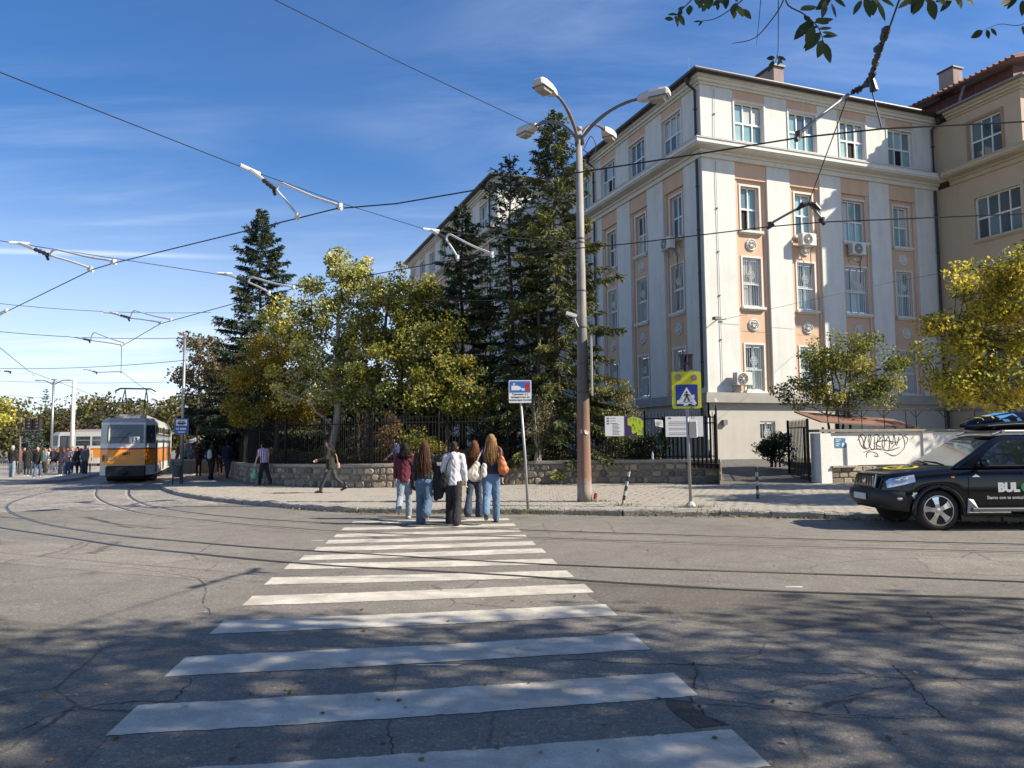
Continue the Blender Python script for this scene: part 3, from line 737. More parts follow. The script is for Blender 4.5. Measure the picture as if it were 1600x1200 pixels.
class Facade:
    def __init__(s, bld, O, T, Nn): s.b = bld; s.O = Vector(O); s.T = Vector(T); s.N = Vector(Nn)
    def p(s, t, z, n=0.0): return s.O + s.T * t + s.N * n + Vector((0, 0, z))
    def box(s, mb, t0, t1, z0, z1, n0, n1, mi=0):
        q = [s.p(t, z, n) for z in (z0, z1) for t, n in ((t0, n0), (t1, n0), (t1, n1), (t0, n1))]
        mb.add(q, ((0, 3, 2, 1), (4, 5, 6, 7), (0, 1, 5, 4), (1, 2, 6, 5), (2, 3, 7, 6), (3, 0, 4, 7)), mi)
    def sheet(s, mb, t0, t1, z0, z1, holes, n=0.0, depth=.22, mi=0):
        ts = sorted({t0, t1} | {h[0] for h in holes} | {h[1] for h in holes}); zs = sorted({z0, z1} | {h[2] for h in holes} | {h[3] for h in holes})
        for a, b in zip(ts, ts[1:]):
            for c, d in zip(zs, zs[1:]):
                m_, k_ = (a + b) / 2, (c + d) / 2
                if any(h[0] < m_ < h[1] and h[2] < k_ < h[3] for h in holes): continue
                mb.quad(s.p(a, c, n), s.p(b, c, n), s.p(b, d, n), s.p(a, d, n), mi)
        for a, b, c, d in holes:
            for u, v in (((a, c), (b, c)), ((b, c), (b, d)), ((b, d), (a, d)), ((a, d), (a, c))):
                mb.quad(s.p(u[0], u[1], n), s.p(v[0], v[1], n), s.p(v[0], v[1], n - depth), s.p(u[0], u[1], n - depth), mi)
    def window(s, tc_, z0, z1, w, nc, n, opened=(), grille=False, sill=True, pal=(0, 1, 2, 3, 4), wts=(3, 3, 2, 1, 1), trim=trimw, split=.5, rows=2, fw=.055, surround=.09):
        a, b = tc_ - w / 2, tc_ + w / 2; d = n - .17
        mb = MB()
        for (x0, x1, y0, y1) in ((a, a + .06, z0, z1), (b - .06, b, z0, z1), (a + .06, b - .06, z0, z0 + .07), (a + .06, b - .06, z1 - .06, z1)):
            s.box(mb, x0, x1, y0, y1, d - .04, d + .05)
        if surround:
            g = surround
            for (x0, x1, y0, y1) in ((a - g, a - .003, z0, z1 + g), (b + .003, b + g, z0, z1 + g), (a - .003, b + .003, z1 + .003, z1 + g)): s.box(mb, x0, x1, y0, y1, n - .03, n + .035, 1)
        zs = [z0 + .07] + [z0 + (z1 - z0) * split] * (rows > 1) + [z1 - .06]
        cw = (w - .12) / nc
        for k in range(1, nc): x = a + .06 + cw * k; s.box(mb, x - fw / 2, x + fw / 2, z0 + .07, z1 - .06, d - .03, d + .045)
        for z in zs[1:-1]:
            for k in range(nc):
                x = a + .06 + cw * k; s.box(mb, x + (fw / 2 if k else 0), x + cw - (fw / 2 if k < nc - 1 else 0), z - .04, z + .04, d - .03, d + .042)
        win = mb.build('window', [frame_w, trim], s.b)
        for k in range(nc):
            for r_ in range(len(zs) - 1):
                x0, x1 = a + .06 + cw * k + fw / 2 + .002, a + .06 + cw * (k + 1) - fw / 2 - .002
                y0, y1 = zs[r_] + .045, zs[r_ + 1] - .045
                ins = d - .01
                if (k, r_) in opened: m_ = pane_open; ins = d - .035
                else: m_ = panes[random.choices(pal, wts)[0]]
                tl = random.uniform(-.006, .006)
                mb = MB(); mb.quad(s.p(x0, y0, ins + tl), s.p(x1, y0, ins), s.p(x1, y1, ins - tl), s.p(x0, y1, ins)); mb.build('pane', m_, win)
        if sill:
            mb = MB(); s.box(mb, a - .14, b + .14, z0 - .12, z0 - .003, n - .16, n + .16); s.box(mb, a - .10, b + .10, z0 - .18, z0 - .123, n - .04, n + .10); mb.build('sill', trim, win)
        if grille:
            mb = MB(); k = int(w / .125)
            for i in range(k + 1):
                x = a + .02 + (w - .04) * i / k; mb.tube([s.p(x, z0 + .02, n - .05), s.p(x, z1 - .02, n - .05)], .014, 4)
            for z in (z0 + .04, z0 + (z1 - z0) * .46, z1 - .04): s.box(mb, a, b, z - .018, z + .018, n - .066, n - .034)
            c_ = s.p(tc_, z0 + (z1 - z0) * .66, n - .05)
            for rr in (.19, .11):
                mb.tube([c_ + s.T * rr * math.cos(q) + Vector((0, 0, rr * math.sin(q))) for q in [2 * math.pi * i / 14 for i in range(15)]], .016, 4)
            for q in range(6):
                v_ = s.T * math.cos(q * math.pi / 3) + Vector((0, 0, math.sin(q * math.pi / 3))); mb.tube([c_ + v_ * .02, c_ + v_ * .19], .014, 4)
            mb.build('grille', grille_m, win)
        return win
    def medallion(s, tc_, z, n, r=.29):
        c_ = s.p(tc_, z, n); mb = MB(); prof = [(0, .0), (r, 0), (r, .05), (r * .86, .075), (r * .76, .05), (r * .7, .03), (.001, .03)]
        vs = []; fs = []; nn = 24
        for rr, h in prof:
            for j in range(nn):
                q = 2 * math.pi * j / nn; k = 1 - (.06 * (j % 3 == 0) if rr == r else 0)
                vs.append(c_ + s.T * rr * k * math.cos(q) + Vector((0, 0, rr * k * math.sin(q))) + s.N * h)
        for i in range(len(prof) - 1):
            for j in range(nn): fs.append((i * nn + j, i * nn + (j + 1) % nn, (i + 1) * nn + (j + 1) % nn, (i + 1) * nn + j))
        mb.add(vs, fs)
        for q in range(6):
            a = q * math.pi / 3; v_ = s.T * math.cos(a) + Vector((0, 0, math.sin(a)))
            mb.tube([c_ + v_ * r * .12 + s.N * .04, c_ + v_ * r * .38 + s.N * .075, c_ + v_ * r * .64 + s.N * .04], [.03, .07 * r / .29, .02], 6)
        mb.tube([c_ + s.N * .02, c_ + s.N * .09], [.07, .04], 8)
        mb.build('medallion', trimw, s.b)
sch = thing('school_building', 'four storey white building with salmon window bays and grilled lower windows', 'building', BC, BX)
Z = dict(g=-.3, l0=3.18, l1=3.63, c0=14.30, c1=15.0, e0=17.72, e1=18.10)
rows_w = [(3.74, 5.86), (7.62, 9.90), (11.18, 13.26)]
def std_facade(F, L, bays, ends, opened_top={}, opened_low={}, wide=(), pal=(0, 1, 2, 3), wts=(3, 3, 2, 1), skip_low=()):
    holes_up = [(t - .83, t + .83, 15.28, 17.2) for t in bays]
    holes_lo = []
    for i, t in enumerate(bays):
        for k, (a, b) in enumerate(rows_w):
            w = 1.42 if (i in wide and k > 0) else 1.02
            holes_lo.append((t - w / 2, t + w / 2, a, b))
    mb = MB(); F.sheet(mb, 0, L, Z['c1'], Z['e0'], holes_up); mb.build('upper_wall', white, F.b)
    mb = MB(); F.sheet(mb, 0, L, Z['l1'], Z['c0'], holes_lo, n=-.16); mb.build('bay_wall', salmon, F.b)
    edges = [0] + [q for t in bays for q in (t - .90, t + .90)] + [L]
    for i in range(0, len(edges), 2):
        a, b = edges[i], edges[i + 1]
        mb = MB(); F.box(mb, a + .001, b - .001, Z['l1'] + .002, Z['c0'] - .002, -.30, 0.0); mb.build('pilaster', white, F.b)
    for i, t in enumerate(bays):
        mb = MB(); F.box(mb, t - .898, t + .898, 13.55, Z['c0'] - .002, -.20, -.04); F.box(mb, t - .898, t - .74, Z['l1'] + .004, 13.548, -.2, -.10); F.box(mb, t + .74, t + .898, Z['l1'] + .004, 13.548, -.2, -.10)
        mb.build('bay_surround', salmon, F.b)
        mb = MB(); F.box(mb, t - .90, t + .90, 17.30, Z['e0'] - .002, -.02, .012); mb.build('lintel_panel', salmon, F.b)
        F.window(t, 15.28, 17.2, 1.66, 3, 0.0, opened_top.get(i, ()), pal=pal, wts=wts)
        for k, (a, b) in enumerate(rows_w):
            wd = i in wide and k > 0
            F.window(t, a, b, 1.42 if wd else 1.02, 3 if wd else 2, -.16, opened_low.get((i, k), ()), grille=k < 2, pal=pal, wts=wts)
        for z in (6.78, 10.52): F.medallion(t, z, -.16)
def slabs(bld, x0, x1, y0, y1, mats, name='cornice'):
    mb = MB()
    for e_, z0, z1, mi in ((.10, 14.302, 14.50, 0), (.20, 14.502, 14.64, 0), (.66, 14.642, 14.70, 0), (.72, 14.702, 14.88, 0), (.76, 14.882, 14.915, 0), (.75, 14.917, 14.94, 1)):
        mb.box(x0(e_), x1(e_), y0(e_), y1(e_), z0, z1, mi)
    mb.build(name, mats, bld)
    mb = MB()
    for e_, z0, z1 in ((.10, 17.72, 17.82), (.22, 17.822, 17.95), (.34, 17.952, 18.08)): mb.box(x0(e_), x1(e_), y0(e_), y1(e_), z0, z1)
    mb.build('eave_moulding', mats[0], bld)
# right (sunlit) facade, left (shaded) facade, the wing behind
FR = Facade(sch, (0, 0, 0), (1, 0, 0), (0, -1, 0)); FLf = Facade(sch, (0, 15.5, 0), (0, -1, 0), (-1, 0, 0))
FW = Facade(sch, (-4.3, 15.5, 0), (1, 0, 0), (0, -1, 0)); FWl = Facade(sch, (-4.3, 40, 0), (0, -1, 0), (-1, 0, 0))
std_facade(FR, 14.4, [2.68, 5.80, 8.90, 12.0], 0, {2: ((1, 0),), 3: ((1, 0),)}, {(0, 2): ((0, 0),)}, wide=(2,), pal=(0, 1, 2, 3, 4), wts=(4, 3, 2, 1, 1))
std_facade(FLf, 15.5, [15.5 - q for q in (14.9, 12.0, 8.9, 5.7, 2.4)], 0, {2: ((1, 0),)}, {}, pal=(1, 2, 3, 4), wts=(1, 3, 4, 1))  # darker pane mix: the shade of this side is put into the glass colour
std_facade(FWl, 24.5, [40 - q for q in (38.6, 35.2, 31.8, 28.4, 25.0, 21.6, 18.2)], 0, {}, {}, pal=(1, 2, 3), wts=(1, 2, 3))  # again the darker panes of a shaded side
mb = MB(); FW.sheet(mb, 0, 4.3, -.3, Z['c0'], []); FW.sheet(mb, 0, 4.3, Z['c1'], Z['e0'], []); mb.build('end_wall', white, sch)
for F, L in ((FR, 14.4), (FLf, 15.5), (FWl, 24.5)):
    mb = MB(); hol = [(2.68, 3.53, .76, 2.36)] if F is FR else []
    F.sheet(mb, 0 if F is FR else 0, L, Z['g'], Z['l0'], hol, n=.06); mb.build('basement_wall', cement, sch)
FR.window(3.105, .76, 2.36, .85, 2, .06, grille=True, sill=False, surround=0, pal=(3,), wts=(1,))
mb = MB(); mb.box(-.30, 14.4, -.30, 15.2, 3.182, 3.50); mb.box(-.24, 14.4, -.24, 15.2, 3.502, 3.628)
mb.box(-4.6, 14.4, 15.205, 40, 3.182, 3.50); mb.box(-4.54, 14.4, 15.26, 40, 3.502, 3.628); mb.build('base_ledge', ledge_m, sch)
slabs(sch, lambda q: -q, lambda q: 14.4, lambda q: -q, lambda q: 15.497 - q, [trimw, roof_dark])
slabs(sch, lambda q: -4.3 - q, lambda q: 14.4, lambda q: 15.5 - q, lambda q: 40, [trimw, roof_dark])
mb = MB(); mb.box(-.55, 14.4, -.55, 14.94, 18.082, 18.20); mb.box(-4.85, 14.4, 14.945, 40.3, 18.082, 18.20)
def hip(mb, x0, x1, y0, y1, z, h):
    k = (x1 - x0) / 2
    vs = [(x0, y0, z), (x1, y0, z), (x1, y1, z), (x0, y1, z), (x0 + k, y0 + k, z + h), (x0 + k, y1, z + h)]
    mb.add(vs, [(0, 1, 4), (1, 2, 5, 4), (0, 4, 5, 3), (2, 3, 5)])
hip(mb, -.52, 14.4, -.52, 14.93, 18.203, 1.5); hip(mb, -4.82, 14.4, 14.95, 40.2, 18.203, 1.6); mb.build('roof', roof_dark, sch)
mb = MB(); mb.tube([(14.3, -.60, 18.12), (-.60, -.60, 18.12), (-.60, 14.9, 18.12)], .085, 8); mb.tube([(-4.9, 14.9, 18.12), (-4.9, 40.2, 18.12)], .085, 8); mb.build('gutter', pipe_m, sch)
def drain(F, t, name='drain_pipe'):
    mb = MB(); mb.lathe([(.06, 17.72), (.13, 17.86), (.13, 18.02)], 8, F.p(t, 0, .5)); mb.tube([F.p(t, 17.75, .5), F.p(t, 17.5, .12), F.p(t, 15.02, .12)], .065, 8)
    mb.tube([F.p(t, 14.25, .12), F.p(t, 3.9, .12), F.p(t, 3.7, .42), F.p(t, 3.1, .42), F.p(t, 2.9, .2), F.p(t, .4, .2)], .065, 8)
    for z in (16.6, 13, 11, 9, 7, 5): mb.tube([F.p(t, z - .03, .12), F.p(t, z + .03, .12)], .085, 8)
    mb.build(name, pipe_m, F.b)
drain(FLf, 15.5 - .22); drain(FLf, 15.5 - 10.5); drain(FWl, 24.5 - 1.2); drain(FR, 14.15)
mb = MB(); z0 = .75                                         # lightning conductor on the sunlit corner
mb.tube([FR.p(.75, 17.6, .04), FR.p(.68, 15.0, .05)], .012, 4); mb.tube([FR.p(.72, 14.2, .04), FR.p(.75, 4.0, .04)], .012, 4)
for z in (6, 8, 10, 12, 16.4): FR.box(mb, .70, .80, z, z + .04, 0, .06)
mb.build('conductor_cable', M('cable_grey', (.28, .27, .25)), sch)
chim = M('chimney_plaster', (.36, .27, .24), rough=.95, var=.35, scale=2.5, bump=.6, bscale=12, stain=.5, stain_col=(.16, .12, .11))
mb = MB(); mb.box(5.5, 6.1, 1.5, 5.4, 18.0, 20.25, 0); mb.box(5.42, 6.18, 1.42, 5.48, 20.252, 20.36, 1); mb.build('chimney', [chim, roof_dark], sch)
mb = MB(); mb.tube([(2.2, 4, 18.2), (2.2, 4, 21.4)], .015, 4); mb.build('lightning_rod', M('rod', (.5, .5, .5), metal=.6), sch)
# corner lamp and camera on the sunlit facade
mb = MB(); mb.tube([FR.p(.35, 6.75, 0), FR.p(.35, 6.85, .35)], .02, 6); mb.box(*[0] * 6) if False else None
c_ = FR.p(.3, 6.86, .45); mb.box(c_.x - .22, c_.x + .10, c_.y - .12, c_.y + .12, c_.z - .05, c_.z + .08); mb.tube([FR.p(.75, 6.9, .06), FR.p(1.0, 6.95, .1)], .03, 6); mb.build('wall_lamp', M('lamp_grey', (.2, .2, .2)), sch)
mb = MB(); FR.box(mb, .62, .84, 2.2, 2.42, .06, .2); mb.build('junction_box', M('box_grey', (.15, .15, .15)), sch)
mb = MB(); mb.lathe([(.11, 0), (.12, .08), (.07, .16), (.001, .18)], 12, tuple(FR.p(.22, 3.3, .30)), 'Y'); mb.build('ledge_camera', M('cam_white', (.7, .7, .7)), sch)

# ---- air conditioners
def aircon(F, t, z, n, label, face=1):
    c_ = F.p(t, z, n); wpt = F.b.matrix_world if False else None
    a = F.b.rotation_euler.z
    wl = F.b.location + Matrix.Rotation(a, 3, 'Z') @ c_
    rz = a + math.atan2(F.N.y, F.N.x) + math.pi / 2
    r = thing('air_conditioner', label, 'air conditioner', wl, rz, 'air conditioners on the school walls')
    wmat = M('ac_white', (.62, .61, .56), rough=.5, var=.08)
    mb = MB(); mb.box(-.42, .42, -.46, -.14, 0, .58); o = mb.build('case', wmat, r); o.modifiers.new('b', 'BEVEL').width = .02
    mb = MB(); mb.lathe([(.24, -.475), (.25, -.463), (.02, -.463)], 24, (-.08, 0, .29), 'Y'); mb.build('fan_opening', M('fan_dark', (.05, .05, .055), rough=.6), r)
    mb = MB()
    for rr in (.25, .18, .11): mb.tube([(-.08 + rr * math.cos(q), -.482, .29 + rr * math.sin(q)) for q in [2 * math.pi * i / 20 for i in range(21)]], .009, 4)
    for q in range(8): mb.tube([(-.08, -.482, .29), (-.08 + .25 * math.cos(q * math.pi / 4), -.482, .29 + .25 * math.sin(q * math.pi / 4))], .007, 4)
    mb.lathe([(.05, -.49), (.05, -.465)], 10, (-.08, 0, .29), 'Y'); mb.build('fan_guard', wmat, r)
    mb = MB()
    for i in range(9): mb.box(-.428, -.4195, -.42, -.18, .06 + i * .055, .085 + i * .055)
    mb.build('side_louvre', M('louvre', (.3, .3, .29)), r)
    for x in (-.3, .3): MB().tube([(x, 0, -.3), (x, 0, -.02), (x, -.44, -.02), (x, 0, -.3)], .018, 4).build('bracket', M('bracket_grey', (.3, .3, .3)), r)
    mb = MB(); mb.tube([(.36, -.2, 0), (.40, -.05, -.25), (.42, -.03, -.8), (.38, -.02, -1.3)], .018, 5); mb.build('hose', M('hose_black', (.03, .03, .03)), r)
    return r
aircon(FR, 1.62, 3.95, 0, 'white air conditioner on the sunlit corner just above the concrete ledge')
aircon(FR, 5.55, 10.6, 0, 'air conditioner under an upper window in the second salmon bay of the sunlit wall')
aircon(FR, 8.75, 10.45, -.16, 'air conditioner in the third salmon bay, below the wide shaded window')
aircon(FLf, 15.5 - 2.5, 10.62, 0, 'air conditioner high on the shaded side nearest the corner downpipe')
aircon(FLf, 15.5 - 7.2, 3.75, 0, 'air conditioner low on the shaded side, behind the spruce and lamp post')

# ---- beige neighbour
bg_ = thing('beige_building', 'beige rendered building with brown tiled attic roof joining the white one', 'building', bworld(14.4, 0), BX)
FB = Facade(bg_, (0, -.0, 0), (0, -1, 0), (-1, 0, 0)); FB2 = Facade(bg_, (0, -4.6, 0), (1, 0, 0), (0, -1, 0))
mb = MB(); h1 = [(1.97, 3.63, 15.1, 17.1)]; FB.sheet(mb, 0, 4.6, Z['c1'], Z['e0'], h1)
h2 = [(2.05, 4.35, a, b) for a, b in rows_w]; FB.sheet(mb, 0, 4.6, -.3, Z['c0'], h2)
FB2.sheet(mb, 0, 14, -.3, Z['c0'], []); FB2.sheet(mb, 0, 14, Z['c1'], Z['e0'], []); mb.build('wall', beige, bg_)
mb = MB(); mb.quad(FB2.p(14, -.3), FB2.p(14, -.3, -20), FB2.p(14, 18, -20), FB2.p(14, 18)); mb.build('rear_wall', beige, bg_)
FB.window(2.8, 15.1, 17.1, 1.66, 3, 0, (), pal=(2, 3), wts=(1, 3), trim=brownt, surround=.14)
for k, (a, b) in enumerate(rows_w): FB.window(3.2, a, b, 2.3, 4, 0, (), pal=(2, 3), wts=(1, 3), trim=beiget, surround=.16, grille=False)
slabs(bg_, lambda q: -q, lambda q: 14, lambda q: -4.6 - q, lambda q: -.85, [beiget, ledge_m])
mb = MB(); mb.box(-.55, 14.5, -5.15, -.56, 18.082, 18.17); mb.build('eave', M('eave_grey', (.20, .19, .18)), bg_)
attic = M('attic_boards', (.10, .035, .024), rough=.7, var=.3, scale=3)
mb = MB(); mb.box(.35, 13, -4.1, 14, 18.172, 19.18); mb.build('attic_wall', attic, bg_)
tile_r = M('roof_tile', (.16, .062, .042), rough=.8, var=.3, scale=6, bump=.3)
mb = MB(); mb.add([(-.35, -4.7, 19.12), (-.35, 15, 19.12), (5, 15, 20.7), (5, -4.7, 20.7), (-.35, -4.7, 19.22), (-.35, 15, 19.22), (5, 15, 20.82), (5, -4.7, 20.82)], ((0, 1, 2, 3), (7, 6, 5, 4), (0, 4, 5, 1), (3, 2, 6, 7), (0, 3, 7, 4), (1, 5, 6, 2))); mb.build('roof', tile_r, bg_)
mb = MB()
for i in range(66): mb.tube([(-.40, -4.6 + i * .3, 19.23), (1.2, -4.6 + i * .3, 19.71)], .07, 5)
tag(mb.build('roof_tiles', tile_r, bg_), kind='stuff')
FA = Facade(bg_, (.35, 0, 0), (0, -1, 0), (-1, 0, 0))
for t in (.7, 2.9): FA.window(t, 18.40, 19.04, 1.5, 3, .12, (), sill=False, surround=0, rows=1, pal=(2, 3), wts=(1, 1))
mb = MB(); mb.box(.7, 1.35, -.75, .1, 19.2, 20.75, 0); mb.box(.64, 1.41, -.81, .16, 20.752, 20.83, 1); mb.build('chimney', [chim, roof_dark], bg_)
mb = MB(); mb.tube([(-.02, -1.9, 19.1), (-.15, -1.9, 18.9), (-.45, -1.9, 18.2)], .07, 6); mb.build('roof_spout', M('spout_grey', (.2, .17, .16)), bg_)

# ================================================================== white wall with graffiti, gates, canopy
ww = thing('white_wall', 'whitewashed garden wall with black graffiti above exposed stones', 'wall', (10.0, 24.5, .12))
wash = M('whitewash', (.66, .65, .62), rough=.9, var=.06, scale=1.5, bump=.4, bscale=18, stain=.25, stain_col=(.40, .37, .31))
wd_ = Vector((.95, .312, 0)).normalized(); wn_ = Vector((wd_.y, -wd_.x, 0))
def WW(s, z, n=0.0): q = wd_ * s + wn_ * n; return Vector((q.x, q.y, z))
def wbox(mb, s0, s1, z0, z1, n0, n1, mi=0):
    q = [WW(s, z, n) for z in (z0, z1) for s, n in ((s0, n0), (s1, n0), (s1, n1), (s0, n1))]
    mb.add(q, ((0, 3, 2, 1), (4, 5, 6, 7), (0, 1, 5, 4), (1, 2, 6, 5), (2, 3, 7, 6), (3, 0, 4, 7)), mi)
mb = MB(); wbox(mb, 0, .42, -.2, 1.62, -.42, .06); wbox(mb, 1.05, 1.42, .52, 1.30, -.1, .07); wbox(mb, .424, 6.2, .56, 1.64, -.34, 0); wbox(mb, 6.204, 14, .4, 1.64, -.34, 0); wbox(mb, 4.3, 4.75, .5, 1.66, -.38, .05); mb.build('plaster_face', wash, ww)
mb = MB(); wbox(mb, .42, 14, -.2, .555, -.34, -.02); mb.build('stone_core', mortar, ww)
mb = MB(); wbox(mb, .40, 1.40, .50, .56, -.02, .14); mb.build('ledge_slab', cop, ww)
mb = MB(); wbox(mb, -.05, 4.9, 1.662, 1.75, -.46, .09); wbox(mb, 4.905, 14, 1.662, 1.74, -.44, .08); mb.build('coping', M('mossy_coping', (.20, .185, .15), var=.35, scale=4, bump=.8, bscale=20), ww)
for r_ in range(3):
    s = .43
    while s < 6.0:
        l = random.uniform(.26, .48); z0 = -.02 + r_ * .185; h = .175
        mb = MB(); g = .012; pr = random.uniform(.01, .045); v = []
        for sc, dd in ((1, -.03), (1, pr * .4), (.86, pr)):
            for a, c in ((-1, -1), (0, -1.04), (1, -1), (1.02, 0), (1, 1), (0, 1.03), (-1, 1), (-1.02, 0)):
                q = WW(s + l / 2 + a * (l / 2 - g) * sc * random.uniform(.95, 1), z0 + h / 2 + c * (h / 2 - g) * sc * random.uniform(.93, 1), dd); v.append(q)
        f = [tuple(range(16, 24))] + [(k + j, k + (j + 1) % 8, k + 8 + (j + 1) % 8, k + 8 + j) for k in (0, 8) for j in range(8)]
        mb.add(v, f).build('stone', stone_m, ww); s += l
spray = M('graffiti_black', (.02, .02, .022), rough=.7)
mb = MB()
def stroke(pts, r=.013):
    c_ = catmull([WW(1.55 + a * 2.2, .72 + b * .86, .006) for a, b in pts], 6)
    for i in range(len(c_) - 1):
        a, b = c_[i], c_[i + 1]; d = (b - a).normalized(); s_ = d.cross(wn_).normalized() * r * (.7 + .5 * math.sin(i * .35) ** 2)
        mb.quad(a - s_, b - s_, b + s_, a + s_)
for st in ([(.02, .95), (.06, .6), (.12, .45), (.10, .8), (.05, .98)], [(.0, .75), (.08, .98), (.15, .9), (.10, .5), (.16, .42)],
           [(.18, .95), (.12, .55), (.20, .45), (.26, .9), (.22, .98), (.2, .7)], [(.25, .98), (.22, .55), (.30, .4), (.33, .9)],
           [(.28, .9), (.38, .98), (.43, .85), (.35, .6), (.44, .5)], [(.4, .95), (.36, .45), (.5, .5), (.5, .95), (.42, .8)],
           [(.5, .98), (.47, .5), (.58, .35), (.60, .9), (.52, .7)], [(.58, .95), (.66, .6), (.70, .98), (.74, .55), (.8, .9)],
           [(.1, .30), (.3, .42), (.6, .36), (.8, .48)], [(.15, .1), (.18, .3), (.35, .25), (.38, .12), (.3, .16)], [(.5, .3), (.7, .15), (.9, .5), (.86, .95), (.8, .99)],
           [(.62, .4), (.76, .7), (.95, .98)], [(.9, .95), (.97, .8), (.93, .6)], [(.3, .65), (.5, .75), (.72, .68)]): stroke(st)
mb.build('graffiti', spray, ww)
pst = thing('blue_poster', 'small blue poster glued to the white wall near its end pier', 'poster', Vector((10.0, 24.5, .12)) + WW(.83, 1.30, .004), math.atan2(wd_.y, wd_.x))
mb = MB(); mb.box(-.22, .22, -.006, 0, -.16, .16); mb.build('sheet', M('poster_blue', (.035, .16, .36), var=.3, scale=6, rough=.5), pst)
mb = MB(); put_text(mb, 'НОВО', .10, (-.03, -.008, .09), (1, 0, 0), (0, 0, 1)) if False else None
for z, l in ((.10, .13), (.05, .09), (-.03, .11), (-.09, .08)): mb.box(-.18, -.18 + l * 1.6, -.009, -.0065, z - .012, z + .012)
mb.ell((.12, -.008, -.07), (.06, .003, .07), 10, 6); mb.build('print', M('poster_print', (.55, .62, .45)), pst)
# metal canopy and iron trellis behind the white wall
cn = thing('canopy_shelter', 'rusty brown sheet roof of a low shelter behind the white wall', 'shelter', (10.6, 25.6, .66))
mb = MB(); mb.add([(.0, .15, 1.50), (4.3, 1.6, 1.26), (3.9, 2.9, 1.62), (-.4, 1.5, 1.90), (.0, .15, 1.45), (4.3, 1.6, 1.21), (3.9, 2.9, 1.57), (-.4, 1.5, 1.85)], ((0, 1, 2, 3), (7, 6, 5, 4), (0, 4, 5, 1), (1, 5, 6, 2), (2, 6, 7, 3), (3, 7, 4, 0)))
mb.build('roof_sheet', M('rusty_sheet', (.17, .085, .055), rough=.85, var=.35, scale=3, bump=.2), cn)
mb = MB()
for x, y in ((.2, .5), (4.0, 1.8), (-.1, 1.4), (3.8, 2.6)): MB().tube([(x, y, 0), (x, y, 1.3)], .04, 6).build('post', iron, cn)
tr = thing('iron_trellis', 'dark iron trellis with forked struts standing on the white wall coping', 'fence', Vector((10.0, 24.5, .12)) + WW(0, 1.75, -.2), math.atan2(wd_.y, wd_.x))
for i, x in enumerate((.55, 1.0, 1.95, 2.9, 3.85, 4.3, 5.6, 7.0)):
    mb = MB(); mb.tube([(x, 0, 0), (x, 0, .66)], .016, 4)
    if i % 3 != 1: mb.tube([(x - .26, 0, .62), (x, 0, .40), (x + .26, 0, .62)], .014, 4)
    mb.build('strut', iron, tr)
for z in (.64, .70): MB().tube([(0, 0, z), (9, 0, z)], .013, 4).build('rail', iron, tr)
def gate(name, label, a, b, z0, h, n, wid=.05):
    a, b = Vector(a), Vector(b); d = (b - a); L = d.length; rz = math.atan2(d.y, d.x)
    g = thing(name, label, 'gate', (a.x, a.y, z0), rz)
    MB().box(-.03, .03, -.03, .03, 0, h + .05).build('gate_post', iron, g); MB().box(L - .03, L + .03, -.03, .03, 0, h + .05).build('gate_post', iron, g)
    for z in (.12, h - .25): MB().box(.03, L - .03, -.015, .015, z, z + .04).build('rail', iron, g)
    me = MB(); me.box(-wid / 2, wid / 2, -.028, -.016, .03, h - .02); me.add([(-wid / 2, -.028, h - .02), (wid / 2, -.028, h - .02), (wid / 2, -.016, h - .02), (-wid / 2, -.016, h - .02), (0, -.022, h + .07)], ((0, 1, 4), (1, 2, 4), (2, 3, 4), (3, 0, 4)))
    me = me.mesh('bar', iron)
    for i in range(n): link('bar', me, g, (.08 + (L - .16) * i / (n - 1), 0, 0))
    return g
gate('iron_gate', 'open black gate leaf behind the white text board, left of the driveway', (6.72, 24.75, 0), (5.35, 26.6, 0), .60, 1.75, 13, .08)
gate('iron_gate', 'open black gate leaf standing against the end of the white wall', (9.72, 24.7, 0), (9.98, 27.2, 0), .18, 2.0, 14, .085)

